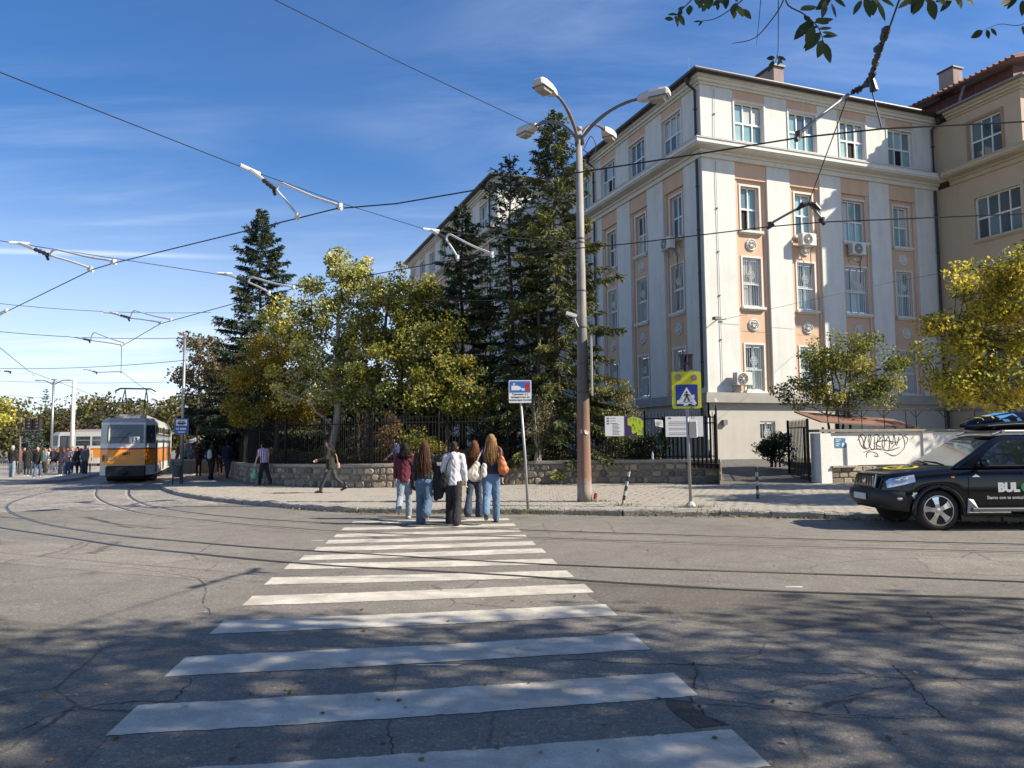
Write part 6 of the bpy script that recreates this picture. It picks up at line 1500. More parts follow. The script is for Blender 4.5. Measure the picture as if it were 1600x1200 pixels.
# ================================================================== people
PENDING = []
def seg(mb, a, b, ra, rb, fx=1.0, fy=1.0, n=10, flat=False):
    a, b = Vector(a), Vector(b); d = b - a; L = d.length
    if L < 1e-6: d = Vector((0, 0, 1))
    else: d.normalize()
    x = Vector((1, 0, 0)); x = x - d * x.dot(d)
    if x.length < .1: x = Vector((0, 1, 0)); x = x - d * x.dot(d)
    x.normalize(); y = d.cross(x)
    rings = [(-.85, .5), (-.5, .86), (0, 1)]
    vs = [a - d * (.015 if flat else ra)]; rows = []
    for t, s in ([(-.1, .97), (0, 1)] if flat else rings): rows.append((a + d * t * ra, ra * s))
    for q in (.33, .66): rows.append((a.lerp(b, q), ra + (rb - ra) * q))
    for t, s in ((0, 1), (.5, .86), (.85, .5)): rows.append((b + d * t * rb, rb * s))
    for c, r_ in rows:
        for j in range(n):
            q = 2 * math.pi * j / n; vs.append(c + x * r_ * fx * math.cos(q) + y * r_ * fy * math.sin(q))
    vs.append(b + d * rb); k = len(rows); fs = []
    for j in range(n): fs.append((0, 1 + (j + 1) % n, 1 + j))
    for i in range(k - 1):
        for j in range(n): fs.append((1 + i * n + j, 1 + i * n + (j + 1) % n, 1 + (i + 1) * n + (j + 1) % n, 1 + (i + 1) * n + j))
    l = len(vs) - 1
    for j in range(n): fs.append((1 + (k - 1) * n + j, 1 + (k - 1) * n + (j + 1) % n, l))
    mb.add(vs, fs)
def joints(pose):
    J = {}; lean = R(pose.get('lean', 3))
    hip = Vector((0, 0, .87)); J['hip'] = hip
    up = Vector((0, math.sin(lean), math.cos(lean)))
    J['waist'] = hip + up * .17; J['chest'] = hip + up * .40; J['neck'] = hip + up * .56; J['head'] = hip + up * .695 + Vector((0, .025 + pose.get('nod', 0) * .06, 0)); J['up'] = up
    for i, s in enumerate((-1, 1)):
        th_, kn = pose['legs'][i]; th_, kn = R(th_), R(kn)
        h = hip + Vector((s * .085, 0, -.02)); k = h + Vector((s * .01, math.sin(th_), -math.cos(th_))) * .405
        a = k + Vector((0, math.sin(th_ - kn), -math.cos(th_ - kn))) * .40
        fa = th_ - kn
        toe = a + Vector((s * .02, math.cos(fa * .8), math.sin(fa * .8) - .05 * (fa > -.3))) * .15
        J['h%d' % i], J['k%d' % i], J['a%d' % i], J['t%d' % i] = h, k, a, toe
        sh, ab, el = pose['arms'][i]; sh, ab, el = R(sh), R(ab), R(el)
        S_ = hip + up * .505 + Vector((s * .158, 0, 0))
        d1 = Vector((s * math.sin(ab), math.sin(sh) * math.cos(ab), -math.cos(sh) * math.cos(ab)))
        d2 = Vector((s * math.sin(ab) * .4 - s * pose.get('inw', 0), math.sin(sh + el), -math.cos(sh + el))).normalized()
        J['s%d' % i] = S_; J['e%d' % i] = S_ + d1 * .27; J['w%d' % i] = J['e%d' % i] + d2 * .24; J['d%d' % i] = d2
    zmin = min(min(J['a0'].z - .075, J['t0'].z - .03), min(J['a1'].z - .075, J['t1'].z - .03))
    for k in list(J):
        if k not in ('up', 'd0', 'd1'): J[k] = J[k] - Vector((0, 0, zmin))
    return J
MESHES = {}
def remesh_obj(name, mb, mats, parent, vox, key=None, smooth_it=3, noise_amp=0):
    if key and key in MESHES: 
        o = link(name, MESHES[key][0], parent); MESHES[key][1].append(o)
        return o
    me = mb.mesh(name, mats, True); o = link(name, me, parent)
    md = o.modifiers.new('r', 'REMESH'); md.mode = 'VOXEL'; md.voxel_size = vox; md.use_smooth_shade = True
    ms = o.modifiers.new('s', 'SMOOTH'); ms.iterations = smooth_it; ms.factor = .5
    if key: MESHES[key] = (me, [])
    PENDING.append((o, key, noise_amp)); return o
skin_m = M('skin', (.50, .30, .21), rough=.55, var=.06)
def make_person(label, loc, rz, H, pose, top, legs, hair, shoe, hi=True, key=None, extras=None, group=None, skin=skin_m):
    """top=(kind, material), legs=(kind, material), hair=(kind, material)"""
    J = joints(pose); s = H / 1.66; up = J['up']
    r = thing('person', label, 'person', loc, rz, group); r.scale = (s, s, s)
    vx = .0085 if hi else .017
    K = (lambda n: None if key is None else (key, n))
    def setm(o, m):
        if key is not None: o.material_slots[0].link = 'OBJECT'; o.material_slots[0].material = m
        return o
    hd = J['head']
    mb = MB()
    mb.ell(hd + Vector((0, 0, .01)), (.074, .094, .112), 14, 10); mb.ell(hd + Vector((0, .035, -.06)), (.052, .055, .06), 10, 8)
    mb.ell(hd + Vector((0, .098, -.012)), (.014, .022, .022), 8, 6)
    for sg in (-1, 1): mb.ell(hd + Vector((sg * .078, -.005, -.005)), (.012, .022, .032), 8, 6)
    seg(mb, J['neck'] - up * .06, hd - Vector((0, .01, .05)), .056, .050)
    seg(mb, J['chest'] - up * .02, J['neck'] - up * .07, .125, .085, 1.05, .72); seg(mb, J['waist'], J['chest'], .115, .13, 1.08, .75); seg(mb, J['hip'], J['waist'], .128, .112, 1.08, .82)
    seg(mb, J['s0'] * .98 + J['s1'] * .02, J['s1'], .055, .055)
    for i, sg in enumerate((-1, 1)):
        seg(mb, J['s%d' % i], J['e%d' % i], .048, .038); seg(mb, J['e%d' % i], J['w%d' % i], .038, .026)
        seg(mb, J['h%d' % i], J['k%d' % i], .082, .052); seg(mb, J['k%d' % i], J['a%d' % i], .052, .036); seg(mb, J['a%d' % i] - Vector((0, .02, .035)), J['a%d' % i].lerp(J['t%d' % i], .7) - Vector((0, 0, .03)), .026, .022)
        w_, d = J['w%d' % i], J['d%d' % i]; side_ = Vector((0, 1, 0)) - d * d.y; side_.normalize(); inn = d.cross(side_)
        seg(mb, w_, w_ + d * .075, .030, .034, .62, 1.1)
        if hi:
            for f, (o_, ln) in enumerate(((-.03, .060), (-.010, .074), (.010, .078), (.029, .070))):
                a = w_ + d * .085 + side_ * o_; b = a + d * ln * .55; c_ = b + d * ln * .42 + inn * (.022 * (1 if i else -1))
                seg(mb, a, b, .0105, .0098, n=6); seg(mb, b, c_, .0098, .0085, n=6)
            a = w_ + d * .03 + side_ * .03; b = a + d * .035 + side_ * .025; seg(mb, a, b, .012, .0105, n=6); seg(mb, b, b + d * .03 + side_ * .004, .0105, .009, n=6)
        else:
            for o_ in (-.022, .0, .022): seg(mb, w_ + d * .07 + side_ * o_, w_ + d * .15 + side_ * o_ * .9, .013, .010, n=6)
            seg(mb, w_ + d * .03 + side_ * .03, w_ + d * .08 + side_ * .05, .013, .011, n=6)
    body = remesh_obj('body', mb, [skin], r, vx, K('body'), 2)
    eb = MB(); 
    for sg in (-1, 1):
        e1 = MB().ell(hd + Vector((sg * .032, .083, .008)), (.013, .007, .007), 8, 6); e1.build('eye', M('eye_dark', (.03, .022, .018), rough=.3), body)
    MB().ell(hd + Vector((0, .086, -.062)), (.024, .006, .006), 8, 6).build('mouth', M('lips', (.33, .12, .10)), body)
    # trousers
    lk, lm = legs; mb = MB()
    wide = {'slim': (.088, .060, .046), 'straight': (.096, .078, .072), 'wide': (.102, .092, .100), 'flare': (.092, .068, .098)}[lk]
    seg(mb, J['hip'] + Vector((0, -.012, -.03)), J['hip'] + up * .10, .142, .125, 1.06, .86)
    for i, sg in enumerate((-1, 1)):
        seg(mb, J['hip'] + Vector((sg * .07, -.012, -.04)), J['k%d' % i], wide[0] + .012, wide[1])
        end = J['a%d' % i] + Vector((0, 0, -.02 if lk in ('wide', 'flare') else .015))
        seg(mb, J['k%d' % i], end, wide[1], wide[2])
    setm(remesh_obj('trousers', mb, [lm], r, vx * 1.3, K('trousers' + lk), 2, .0045 if hi else .003), lm)
    # shoes
    mb = MB()
    for i, sg in enumerate((-1, 1)):
        a, t = J['a%d' % i], J['t%d' % i]; d = (t - a); d.z = d.z if pose['legs'][i][1] > 25 else 0; heel = a + Vector((0, 0, -.045)) - d.normalized() * .045
        tp = t + Vector((0, 0, -.005)) if pose['legs'][i][1] > 25 else Vector((t.x, t.y, a.z - .05))
        seg(mb, heel, tp, .047, .042, 1.0, .88); seg(mb, a + Vector((0, 0, .01 + (.10 if shoe[0] == 'boot' else 0))), heel + d * .12, .050, .046)
    setm(remesh_obj('shoes', mb, [shoe[1]], r, vx * 1.2, K('shoes'), 2), shoe[1])
    # upper garment
    tk, tm = top; mb = MB(); low = {'tee': -.04, 'crop': .06, 'hoodie': -.07, 'jacket': -.09, 'coat': -.30}[tk]; fat = {'tee': .016, 'crop': .018, 'hoodie': .032, 'jacket': .034, 'coat': .036}[tk]
    seg(mb, J['chest'], J['neck'] - up * .09, .135 + fat, .095 + fat * .6, 1.05, .74); seg(mb, J['waist'], J['chest'], .122 + fat, .138 + fat, 1.06, .78); seg(mb, J['hip'] + up * low, J['waist'], .136 + fat, .12 + fat, 1.05, .84, flat=True)
    seg(mb, J['s0'], J['s1'], .062 + fat * .4, .062 + fat * .4, 1, 1)
    for i in (0, 1):
        if tk == 'tee': seg(mb, J['s%d' % i], J['s%d' % i].lerp(J['e%d' % i], .75), .064, .060)
        else: seg(mb, J['s%d' % i], J['e%d' % i], .056 + fat * .7, .050 + fat * .6); seg(mb, J['e%d' % i], J['w%d' % i] - J['d%d' % i] * .01, .050 + fat * .6, .038 + fat * .4)
    if tk in ('hoodie', 'jacket') and pose.get('hood', tk == 'hoodie'):
        for q in range(7): a = math.pi * (q / 6) + math.pi; pass
        pts = [J['neck'] + Vector((.10 * math.cos(a), .06 * math.sin(a) - .015, .0 + .015 * math.sin(a))) for a in [math.pi * (.9 + 1.2 * q / 8) for q in range(9)]]
        for a, b in zip(pts, pts[1:]): seg(mb, a, b, .034, .034)
        seg(mb, J['neck'] + Vector((0, -.09, -.02)), J['neck'] + Vector((0, -.115, -.14)), .075, .045, 1.1, .62)
    topo = setm(remesh_obj({'tee': 't_shirt', 'crop': 'top', 'hoodie': 'hoodie', 'jacket': 'jacket', 'coat': 'coat'}[tk], mb, [tm], r, vx * 1.3, K('top' + tk), 2, .0045 if hi else .003), tm)
    # hair
    hk, hm = hair; mb = MB()
    if hk != 'bald':
        mb.ell(hd + Vector((0, -.018, .030)), (.086, .098, .105), 14, 10); mb.ell(hd + Vector((0, -.045, -.02)), (.080, .075, .095), 12, 8)
        ln = {'short': 0, 'bun': 0, 'bob': .12, 'long': .30, 'verylong': .42}[hk]
        if hk == 'bun': mb.ell(hd + Vector((0, -.075, .085)), (.052, .052, .048), 10, 8)
        if ln:
            n_ = 9
            for q in range(n_):
                a = (q / (n_ - 1) - .5) * 2; x = .080 * a; y0 = -.075 + .05 * a * a
                l = ln * random.uniform(.8, 1.08) * (1 - .22 * a * a); sw = random.uniform(-.012, .012)
                p0 = hd + Vector((x * .9, y0, .03)); p1 = hd + Vector((x * 1.15, y0 - .035, -.10)); p2 = J['neck'] + Vector((x * 1.6 + sw, y0 - .075, -l * .45)); p3 = J['neck'] + Vector((x * 1.65 - sw * 2, y0 - .06, -l * random.uniform(.85, 1.1)))
                seg(mb, p0, p1, .030, .031, n=7); seg(mb, p1, p2, .031, .028, n=7); seg(mb, p2, p3, .028, .012, n=7)
        if ln and hi:
            sm = MB()
            for q in range(90):
                a = random.uniform(-1, 1); x = .082 * a; y0 = -.10 + .06 * a * a; l = ln * random.uniform(.7, 1.18) * (1 - .2 * a * a); f = random.uniform(-.02, .02)
                sm.tube(catmull([hd + Vector((x * .8, y0 * .75, .10 - .03 * abs(a))), hd + Vector((x * 1.15, y0 - .03, -.04)), J['neck'] + Vector((x * 1.65 + f, y0 - .072 + random.uniform(-.01, .012), -l * .45)), J['neck'] + Vector((x * 1.8 - f, y0 - .06 + f, -l))], 3), [.006] * 8 + [.004, .0015], 3)
            setm(sm.build('hair_strands', hm, r), hm)
        setm(remesh_obj('hair', mb, [hm], r, vx * 1.1, K('hair' + hk), 2, .003), hm)
    if extras: extras(r, J, s)
    return r
def cloth(name, c, v=.14): return M('cloth_' + name, c, rough=.9, var=v, scale=9, bump=.25, bscale=120)
jl, jm_, jd = cloth('light_denim', (.20, .25, .30), .3), cloth('mid_denim', (.065, .105, .165), .3), cloth('dark_denim', (.028, .042, .07), .3)
bkc, nav, gry = cloth('black', (.012, .012, .013)), cloth('navy', (.014, .016, .04)), cloth('grey', (.10, .10, .11))
hb, hd_, hbl, hau = [M('hair_' + n_, c, rough=.55, var=.6, scale=34, bump=.6, bscale=110, spec=.2) for n_, c in (('brown', (.062, .028, .015)), ('dark', (.010, .007, .006)), ('blonde', (.24, .135, .055)), ('auburn', (.12, .042, .016)))]
wsh, bsh, bei = M('shoe_white', (.55, .54, .50), rough=.6), M('shoe_black', (.02, .02, .02), rough=.4), M('shoe_beige', (.38, .34, .27), rough=.7)
leather = M('leather_black', (.012, .012, .013), rough=.35)
def at_feet(u, v, off=0.0): return G(u, v, off)
def bag(name, mat, pts, r0, strap=None, vox=.014, parent=None):
    mb = MB()
    for a, b, ra, rb, fx, fy in pts: seg(mb, a, b, ra, rb, fx, fy)
    o = remesh_obj(name, mb, [mat], None, vox, None, 3, .004); return o
def held(name, label, cat, person, mat, pts, strap=None, smat=None, vox=.014):
    """a bag or garment carried by a person: its own top-level thing"""
    M4 = Matrix.Translation(person.location) @ Matrix.Rotation(person.rotation_euler.z, 4, 'Z') @ Matrix.Diagonal((person.scale.x,) * 3 + (1,))
    t = thing(name, label, cat, M4 @ Vector(pts[0][0]), person.rotation_euler.z); t.scale = person.scale
    o0 = Vector(pts[0][0]); mb = MB()
    for a, b, ra, rb, fx, fy in pts: seg(mb, Vector(a) - o0, Vector(b) - o0, ra, rb, fx, fy)
    remesh_obj('body', mb, [mat], t, vox, None, 3, .005)
    if strap: MB().tube(catmull([Vector(p) - o0 for p in strap], 5), .014, 5).build('strap', smat or mat, t)
    return t
wA = dict(legs=[(20, 4), (-16, 22)], arms=[(-12, 8, 12), (16, 8, 14)], lean=4)
wB = dict(legs=[(-10, 48), (8, 3)], arms=[(10, 9, 20), (-6, 10, 40)], lean=5)
wC = dict(legs=[(10, 4), (-12, 14)], arms=[(-4, 12, 28), (-6, 12, 22)], lean=4)
wD = dict(legs=[(-22, 16), (16, 3)], arms=[(6, 10, 20), (-6, 10, 30)], lean=5)
wE = dict(legs=[(-20, 26), (12, 2)], arms=[(8, 8, 24), (-4, 8, 16)], lean=4)
p1 = make_person('woman in maroon and black hooded jacket and light jeans, leftmost of the five crossing', at_feet(632, 811), R(3), 1.53, wB, ('hoodie', cloth('maroon', (.10, .012, .022))), ('straight', jl), ('bob', hd_), ('s', bei))
p2 = make_person('woman with long wavy brown hair, black top and dark jeans on the zebra crossing', at_feet(663, 820), R(0), 1.56, dict(legs=[(14, 4), (-12, 52)], arms=[(8, 8, 20), (6, 12, 40)], lean=4), ('crop', cloth('black_knit', (.015, .014, .015))), ('wide', jm_), ('verylong', hb), ('s', bei))
p3 = make_person('person in a light grey hoodie and black trousers in the middle of the crossing group', at_feet(709, 820), R(-4), 1.54, wC, ('hoodie', cloth('light_grey', (.50, .49, .52), .06)), ('wide', cloth('black_trouser', (.016, .015, .017))), ('bun', M('hair_dark2', (.022, .009, .008), rough=.6, var=.4, scale=28, spec=.2)), ('s', bsh))
p4 = make_person('woman with auburn hair in a black leather jacket and flared dark jeans', at_feet(741, 809), R(-4), 1.57, wD, ('jacket', leather), ('flare', jd), ('long', hau), ('s', bsh))
p5 = make_person('long haired blonde woman in navy top and blue jeans, rightmost on the crossing', at_feet(768, 817), R(0), 1.68, wE, ('crop', nav), ('straight', cloth('blue_denim', (.10, .17, .27), .3)), ('long', hbl), ('s', bsh))
held('shoulder_bag', 'black bag at the right hip of the woman in maroon', 'bag', p1, bkc, [((.20, -.03, .95), (.23, -.03, .72), .075, .10, .8, 1.1)], [(.05, -.08, 1.36), (.18, -.05, 1.2), (.21, -.03, .95)])
held('black_jacket', 'black jacket and bag hanging from the arm of the woman with wavy brown hair', 'jacket', p2, bkc, [((.27, .02, 1.10), (.31, .0, .62), .10, .115, .85, .8), ((.24, .0, .95), (.24, .0, .55), .08, .07, .9, .8), ((.35, .05, .98), (.36, .02, .70), .07, .08, 1, .8)])
held('shoulder_bag', 'black shoulder bag at the left side of the person in the light grey hoodie', 'bag', p3, bkc, [((-.17, -.10, 1.00), (-.20, -.09, .86), .095, .12, 1.0, .6), ((-.28, .05, .95), (-.30, .05, .72), .06, .075, 1, 1)], [(-.03, -.15, 1.38), (-.10, -.19, 1.25), (-.14, -.15, 1.08)])
held('tote_bag', 'large cream tote bag between the auburn haired and blonde women', 'bag', p5, cloth('cream', (.52, .47, .38), .08), [((-.27, -.10, 1.13), (-.33, -.12, .93), .06, .135, 1.15, .65)], [(-.15, .0, 1.42), (-.22, -.09, 1.3), (-.27, -.10, 1.18)])
held('rolled_cloth', 'rolled cream cloth under the cream tote bag', 'cloth', p5, cloth('cream2', (.50, .46, .40), .08), [((-.13, -.14, 1.10), (-.14, -.15, .93), .055, .065, 1, .8)])
held('hobo_bag', 'orange leather bag on the right shoulder of the blonde woman', 'bag', p5, M('orange_leather', (.42, .115, .03), rough=.5, var=.15), [((.20, -.11, 1.24), (.235, -.11, 1.02), .055, .11, 1.0, .75)], [(.14, -.02, 1.46), (.19, -.10, 1.40), (.20, -.11, 1.28)])
def scarf(r, J, s):
    mb = MB(); pts = [J['neck'] + Vector((.095 * math.cos(a), .07 * math.sin(a) - .01, -.005)) for a in [2 * math.pi * q / 12 for q in range(13)]]
    for a, b in zip(pts, pts[1:]): seg(mb, a, b, .042, .042)
    remesh_obj('scarf', mb, [cloth('pale_pink', (.55, .45, .45))], r, .013)
man = make_person('man in navy T-shirt and beige trousers walking left along the stone wall', at_feet(620, 760, .12), R(75), 1.74, dict(legs=[(20, 4), (-22, 12)], arms=[(18, 6, 30), (-14, 8, 10)], lean=3), ('tee', cloth('navy_tee', (.035, .045, .12))), ('straight', cloth('beige_trouser', (.36, .30, .22))), ('short', hd_), ('s', bsh))
pk = make_person('woman in olive hooded jacket, grey tights and ankle boots striding left on the sidewalk', at_feet(516, 770, .12), R(88), 1.63, dict(legs=[(22, 2), (-22, 26)], arms=[(14, 8, 60), (-10, 10, 22)], lean=3, hood=True), ('jacket', cloth('olive', (.018, .018, .012))), ('slim', cloth('grey_tights', (.04, .04, .043))), ('long', hd_), ('boot', bsh))
held('purse', 'small pink purse hanging behind the woman in the olive jacket', 'bag', pk, M('pink_leather', (.45, .27, .24), rough=.5), [((.12, -.21, .90), (.12, -.21, .80), .05, .06, .6, 1.1)], [(.06, -.02, 1.36), (.10, -.14, 1.2), (.12, -.20, .94)], M('strap_tan', (.45, .36, .24)))
def stripe_mat():
    m, n, out = new_mat('striped_shirt'); co = N(n, 'ShaderNodeTexCoord'); 
    wv = N(n, 'ShaderNodeTexWave', {'Vector': co.outputs['Object'], 'Scale': 5.0, 'Distortion': .6, 'Detail': 1.0}, wave_type='BANDS', bands_direction='X')
    k = N(n, 'ShaderNodeMapRange', {'Value': wv.outputs['Fac'], 'From Min': .45, 'From Max': .55})
    x = N(n, 'ShaderNodeMix', {'Factor': k.outputs[0], 'A': (.16, .08, .20, 1), 'B': (.62, .55, .66, 1)}, data_type='RGBA')
    b = N(n, 'ShaderNodeBsdfPrincipled', {'Base Color': x.outputs['Result'], 'Roughness': .85}); n.links.new(b.outputs[0], out.inputs[0]); return m
pw = make_person('woman in purple striped shirt and black trousers near the end of the stone wall', at_feet(412, 758.5, .12), R(48), 1.62, dict(legs=[(14, 4), (-18, 16)], arms=[(10, 14, 14), (-8, 8, 16)], lean=7), ('tee', stripe_mat()), ('straight', cloth('black_t2', (.014, .014, .016))), ('bun', hd_), ('s', bsh))
held('plastic_bag', 'green plastic shopping bag carried by the woman in the striped shirt', 'bag', pw, M('green_plastic', (.13, .46, .24), rough=.35, var=.2), [((-.32, .14, .66), (-.34, .14, .36), .03, .13, 1.0, .6), ((-.34, .14, .42), (-.30, .14, .34), .11, .10, 1.2, .6)], [(-.30, .12, .80), (-.32, .13, .70)])
# crowd: six poses, many outfits
poses = [dict(legs=[(3, 2), (-3, 2)], arms=[(4, 6, 12), (2, 7, 16)], lean=1), dict(legs=[(16, 4), (-14, 16)], arms=[(-10, 8, 14), (12, 8, 20)], lean=3), dict(legs=[(2, 4), (8, 10)], arms=[(10, 8, 80), (4, 8, 20)], lean=2), dict(legs=[(-14, 18), (14, 3)], arms=[(12, 7, 20), (-10, 7, 12)], lean=3)]
cols = {'black': bkc, 'navy': nav, 'grey': gry, 'white': cloth('white', (.55, .55, .54)), 'green': cloth('green', (.07, .17, .08)), 'pink': cloth('pink', (.40, .26, .26)), 'sand': cloth('sand', (.30, .25, .18)), 'red': cloth('red', (.25, .03, .03)), 'mid': gry}
hairm = {'d': hd_, 'b': hb, 'y': hbl, 'a': hau, 'g': M('hair_grey', (.35, .33, .31), rough=.6)}
crowd = [  # u, feet v, height, rz, pose, top kind, colour, legs kind, legs material, hair kind, colour, label
 (18, 747, 1.78, 5, 0, 'jacket', 'black', 'straight', jl, 'short', 'g', 'grey haired person in black jacket and pale jeans, leftmost by the railing'),
 (41, 745, 1.72, 20, 0, 'coat', 'black', 'slim', bkc, 'short', 'd', 'person all in black standing beside the traffic light post'),
 (49, 744, 1.68, 100, 2, 'jacket', 'navy', 'slim', jd, 'bob', 'd', 'dark haired person in navy beside the woman in flared jeans'),
 (58, 747, 1.72, 200, 3, 'jacket', 'black', 'flare', jm_, 'long', 'a', 'reddish haired woman in black jacket and flared blue jeans facing the street'),
 (72, 742, 1.66, 160, 0, 'tee', 'white', 'straight', cols['sand'], 'short', 'd', 'person in white shirt and sand trousers behind the crowd'),
 (85, 743, 1.66, 70, 1, 'hoodie', 'navy', 'straight', cloth('pale_denim', (.42, .46, .50)), 'short', 'y', 'fair haired person in navy hoodie and very pale jeans'),
 (93, 744, 1.70, 120, 0, 'jacket', 'black', 'slim', bkc, 'bob', 'd', 'dark figure in black jacket and black trousers right of the pale jeans'),
 (106, 742, 1.68, 180, 2, 'hoodie', 'pink', 'straight', jm_, 'long', 'b', 'person in dusty pink hoodie before the far tram'),
 (120, 742, 1.70, 150, 0, 'coat', 'black', 'slim', bkc, 'long', 'd', 'person in a long black coat before the far tram'),
 (132, 742, 1.76, 185, 0, 'jacket', 'grey', 'straight', jd, 'short', 'd', 'man in grey jacket and dark jeans standing closest to the near tram'),
 (28, 741, 1.66, 330, 2, 'hoodie', 'red', 'straight', jd, 'bob', 'd', 'person in red hoodie half hidden behind the traffic light post'),
 (66, 740, 1.70, 30, 0, 'jacket', 'green', 'straight', bkc, 'short', 'b', 'person in green jacket behind the woman in flared jeans'),
 (310, 744, 1.74, 10, 0, 'jacket', 'black', 'slim', bkc, 'short', 'd', 'man in black walking away right of the tram stop pole'),
 (330, 749, 1.66, -5, 1, 'jacket', 'black', 'wide', bkc, 'bob', 'b', 'person wearing a white backpack on the shaded sidewalk'),
 (343, 742, 1.72, 20, 3, 'jacket', 'navy', 'slim', bkc, 'short', 'd', 'person in navy jacket just behind the white backpack'),
 (355, 747, 1.80, 0, 1, 'jacket', 'navy', 'straight', jd, 'short', 'd', 'tall man in navy jacket and dark jeans beside the wall end'),
 (367, 743, 1.74, 15, 0, 'coat', 'black', 'slim', bkc, 'long', 'd', 'dark coated person closest to the end of the stone wall'),
 (289, 731, 1.68, 190, 0, 'tee', 'green', 'straight', bkc, 'short', 'b', 'person in green shirt standing far behind the stop pole'),
 (299, 731, 1.66, 170, 2, 'jacket', 'grey', 'slim', bkc, 'bob', 'd', 'grey dressed person by the far railing right of the tram'),
 (98, 741, 1.66, 40, 2, 'jacket', 'navy', 'straight', jm_, 'bob', 'a', 'auburn person in navy between the black jacket and the pink hoodie'),
 (112, 740, 1.74, 190, 1, 'jacket', 'grey', 'slim', jd, 'short', 'b', 'brown haired man in grey stepping towards the street before the far tram'),
 (126, 740, 1.64, 60, 3, 'hoodie', 'white', 'slim', bkc, 'long', 'd', 'person in white hoodie squeezed between the long black coat and grey jacket'),
 (138, 738, 1.70, 210, 0, 'coat', 'sand', 'slim', bkc, 'long', 'y', 'fair haired woman in a sand coat nearest the near tram'),
 (78, 739, 1.70, 170, 3, 'jacket', 'black', 'straight', jd, 'short', 'd', 'man in black behind the pale jeans, close to the railing'),
 (36, 739, 1.68, 250, 0, 'hoodie', 'grey', 'straight', jd, 'short', 'b', 'person in grey hoodie behind the traffic light post'),
 (336, 737, 1.70, 190, 0, 'jacket', 'black', 'straight', jd, 'short', 'd', 'person in black facing the street behind the white backpack'),
 (361, 736, 1.66, 15, 2, 'hoodie', 'navy', 'slim', bkc, 'bob', 'd', 'shorter person in navy hoodie near the end of the stone wall'),
 (322, 732, 1.70, 200, 0, 'hoodie', 'sand', 'straight', jd, 'short', 'd', 'person in sand hoodie far along the shaded sidewalk'),
]
for u, v, H, rz, pi_, tk, tc2, lk, lm, hk, hc, lab in crowd:
    loc = G(u, v, .12)
    def ex(r, J, s, lab=lab):
        pass
    pr = make_person(lab, loc, R(rz), H, poses[pi_], (tk, cols[tc2]), (lk, lm), (hk, hairm[hc]), ('s', bsh if random.random() < .6 else wsh), hi=False, key=pi_, group='people waiting around the tram stop')
    if 'wearing a white backpack' in lab: held('backpack', 'white backpack worn on the shaded sidewalk', 'bag', pr, cols['white'], [((0, -.20, 1.32), (0, -.20, 1.08), .10, .12, 1.1, .7)])
for u, yy, lab in ((678, 38.5, 'distant person in black sitting behind the hedge, left one'), (692, 38.8, 'distant person in white between two dark ones behind the hedge'), (703, 38.4, 'distant person in black behind the hedge, right one')):
    p_ = P(u, 690, yy); make_person(lab, (p_.x, yy, gz(p_.x, yy) + .50), R(190), 1.6, poses[0], ('jacket', cols['white'] if 'white' in lab else bkc), ('slim', bkc), ('short', hd_), ('s', bsh), hi=False, key=0, group='people behind the hedge')
# turn the waiting voxel shapes into plain meshes in one go
bpy.context.view_layer.update()
dg = bpy.context.evaluated_depsgraph_get()
for o, key, amp in PENDING:
    me = bpy.data.meshes.new_from_object(o.evaluated_get(dg), depsgraph=dg)
    if amp:
        n_ = len(me.vertices); co = np.empty(n_ * 3, np.float32); me.vertices.foreach_get('co', co); co = co.reshape(-1, 3)
        no = np.empty(n_ * 3, np.float32); me.vertices.foreach_get('normal', no); no = no.reshape(-1, 3)
        f = (np.sin(co[:, 2] * 47 + np.sin(co[:, 0] * 31) * 2.2 + co[:, 1] * 19) * .6 + np.sin(co[:, 0] * 83 + co[:, 2] * 29 + np.sin(co[:, 2] * 21) * 3) * .4)
        co += no * (f * amp)[:, None]; me.vertices.foreach_set('co', co.reshape(-1)); me.update()
    me.polygons.foreach_set('use_smooth', [True] * len(me.polygons))
    mats = [m for m in o.data.materials]; me.materials.clear()
    for m in mats: me.materials.append(m)
    slot = [(s_.link, s_.material) for s_ in o.material_slots]
    o.modifiers.clear(); o.data = me
    for i, (l, m) in enumerate(slot):
        if l == 'OBJECT': o.material_slots[i].link = 'OBJECT'; o.material_slots[i].material = m
    if key:
        for c in MESHES[key][1]:
            sl_ = [(s_.link, s_.material) for s_ in c.material_slots]; c.data = me
            for i, (l, m) in enumerate(sl_):
                if l == 'OBJECT': c.material_slots[i].link = 'OBJECT'; c.material_slots[i].material = m

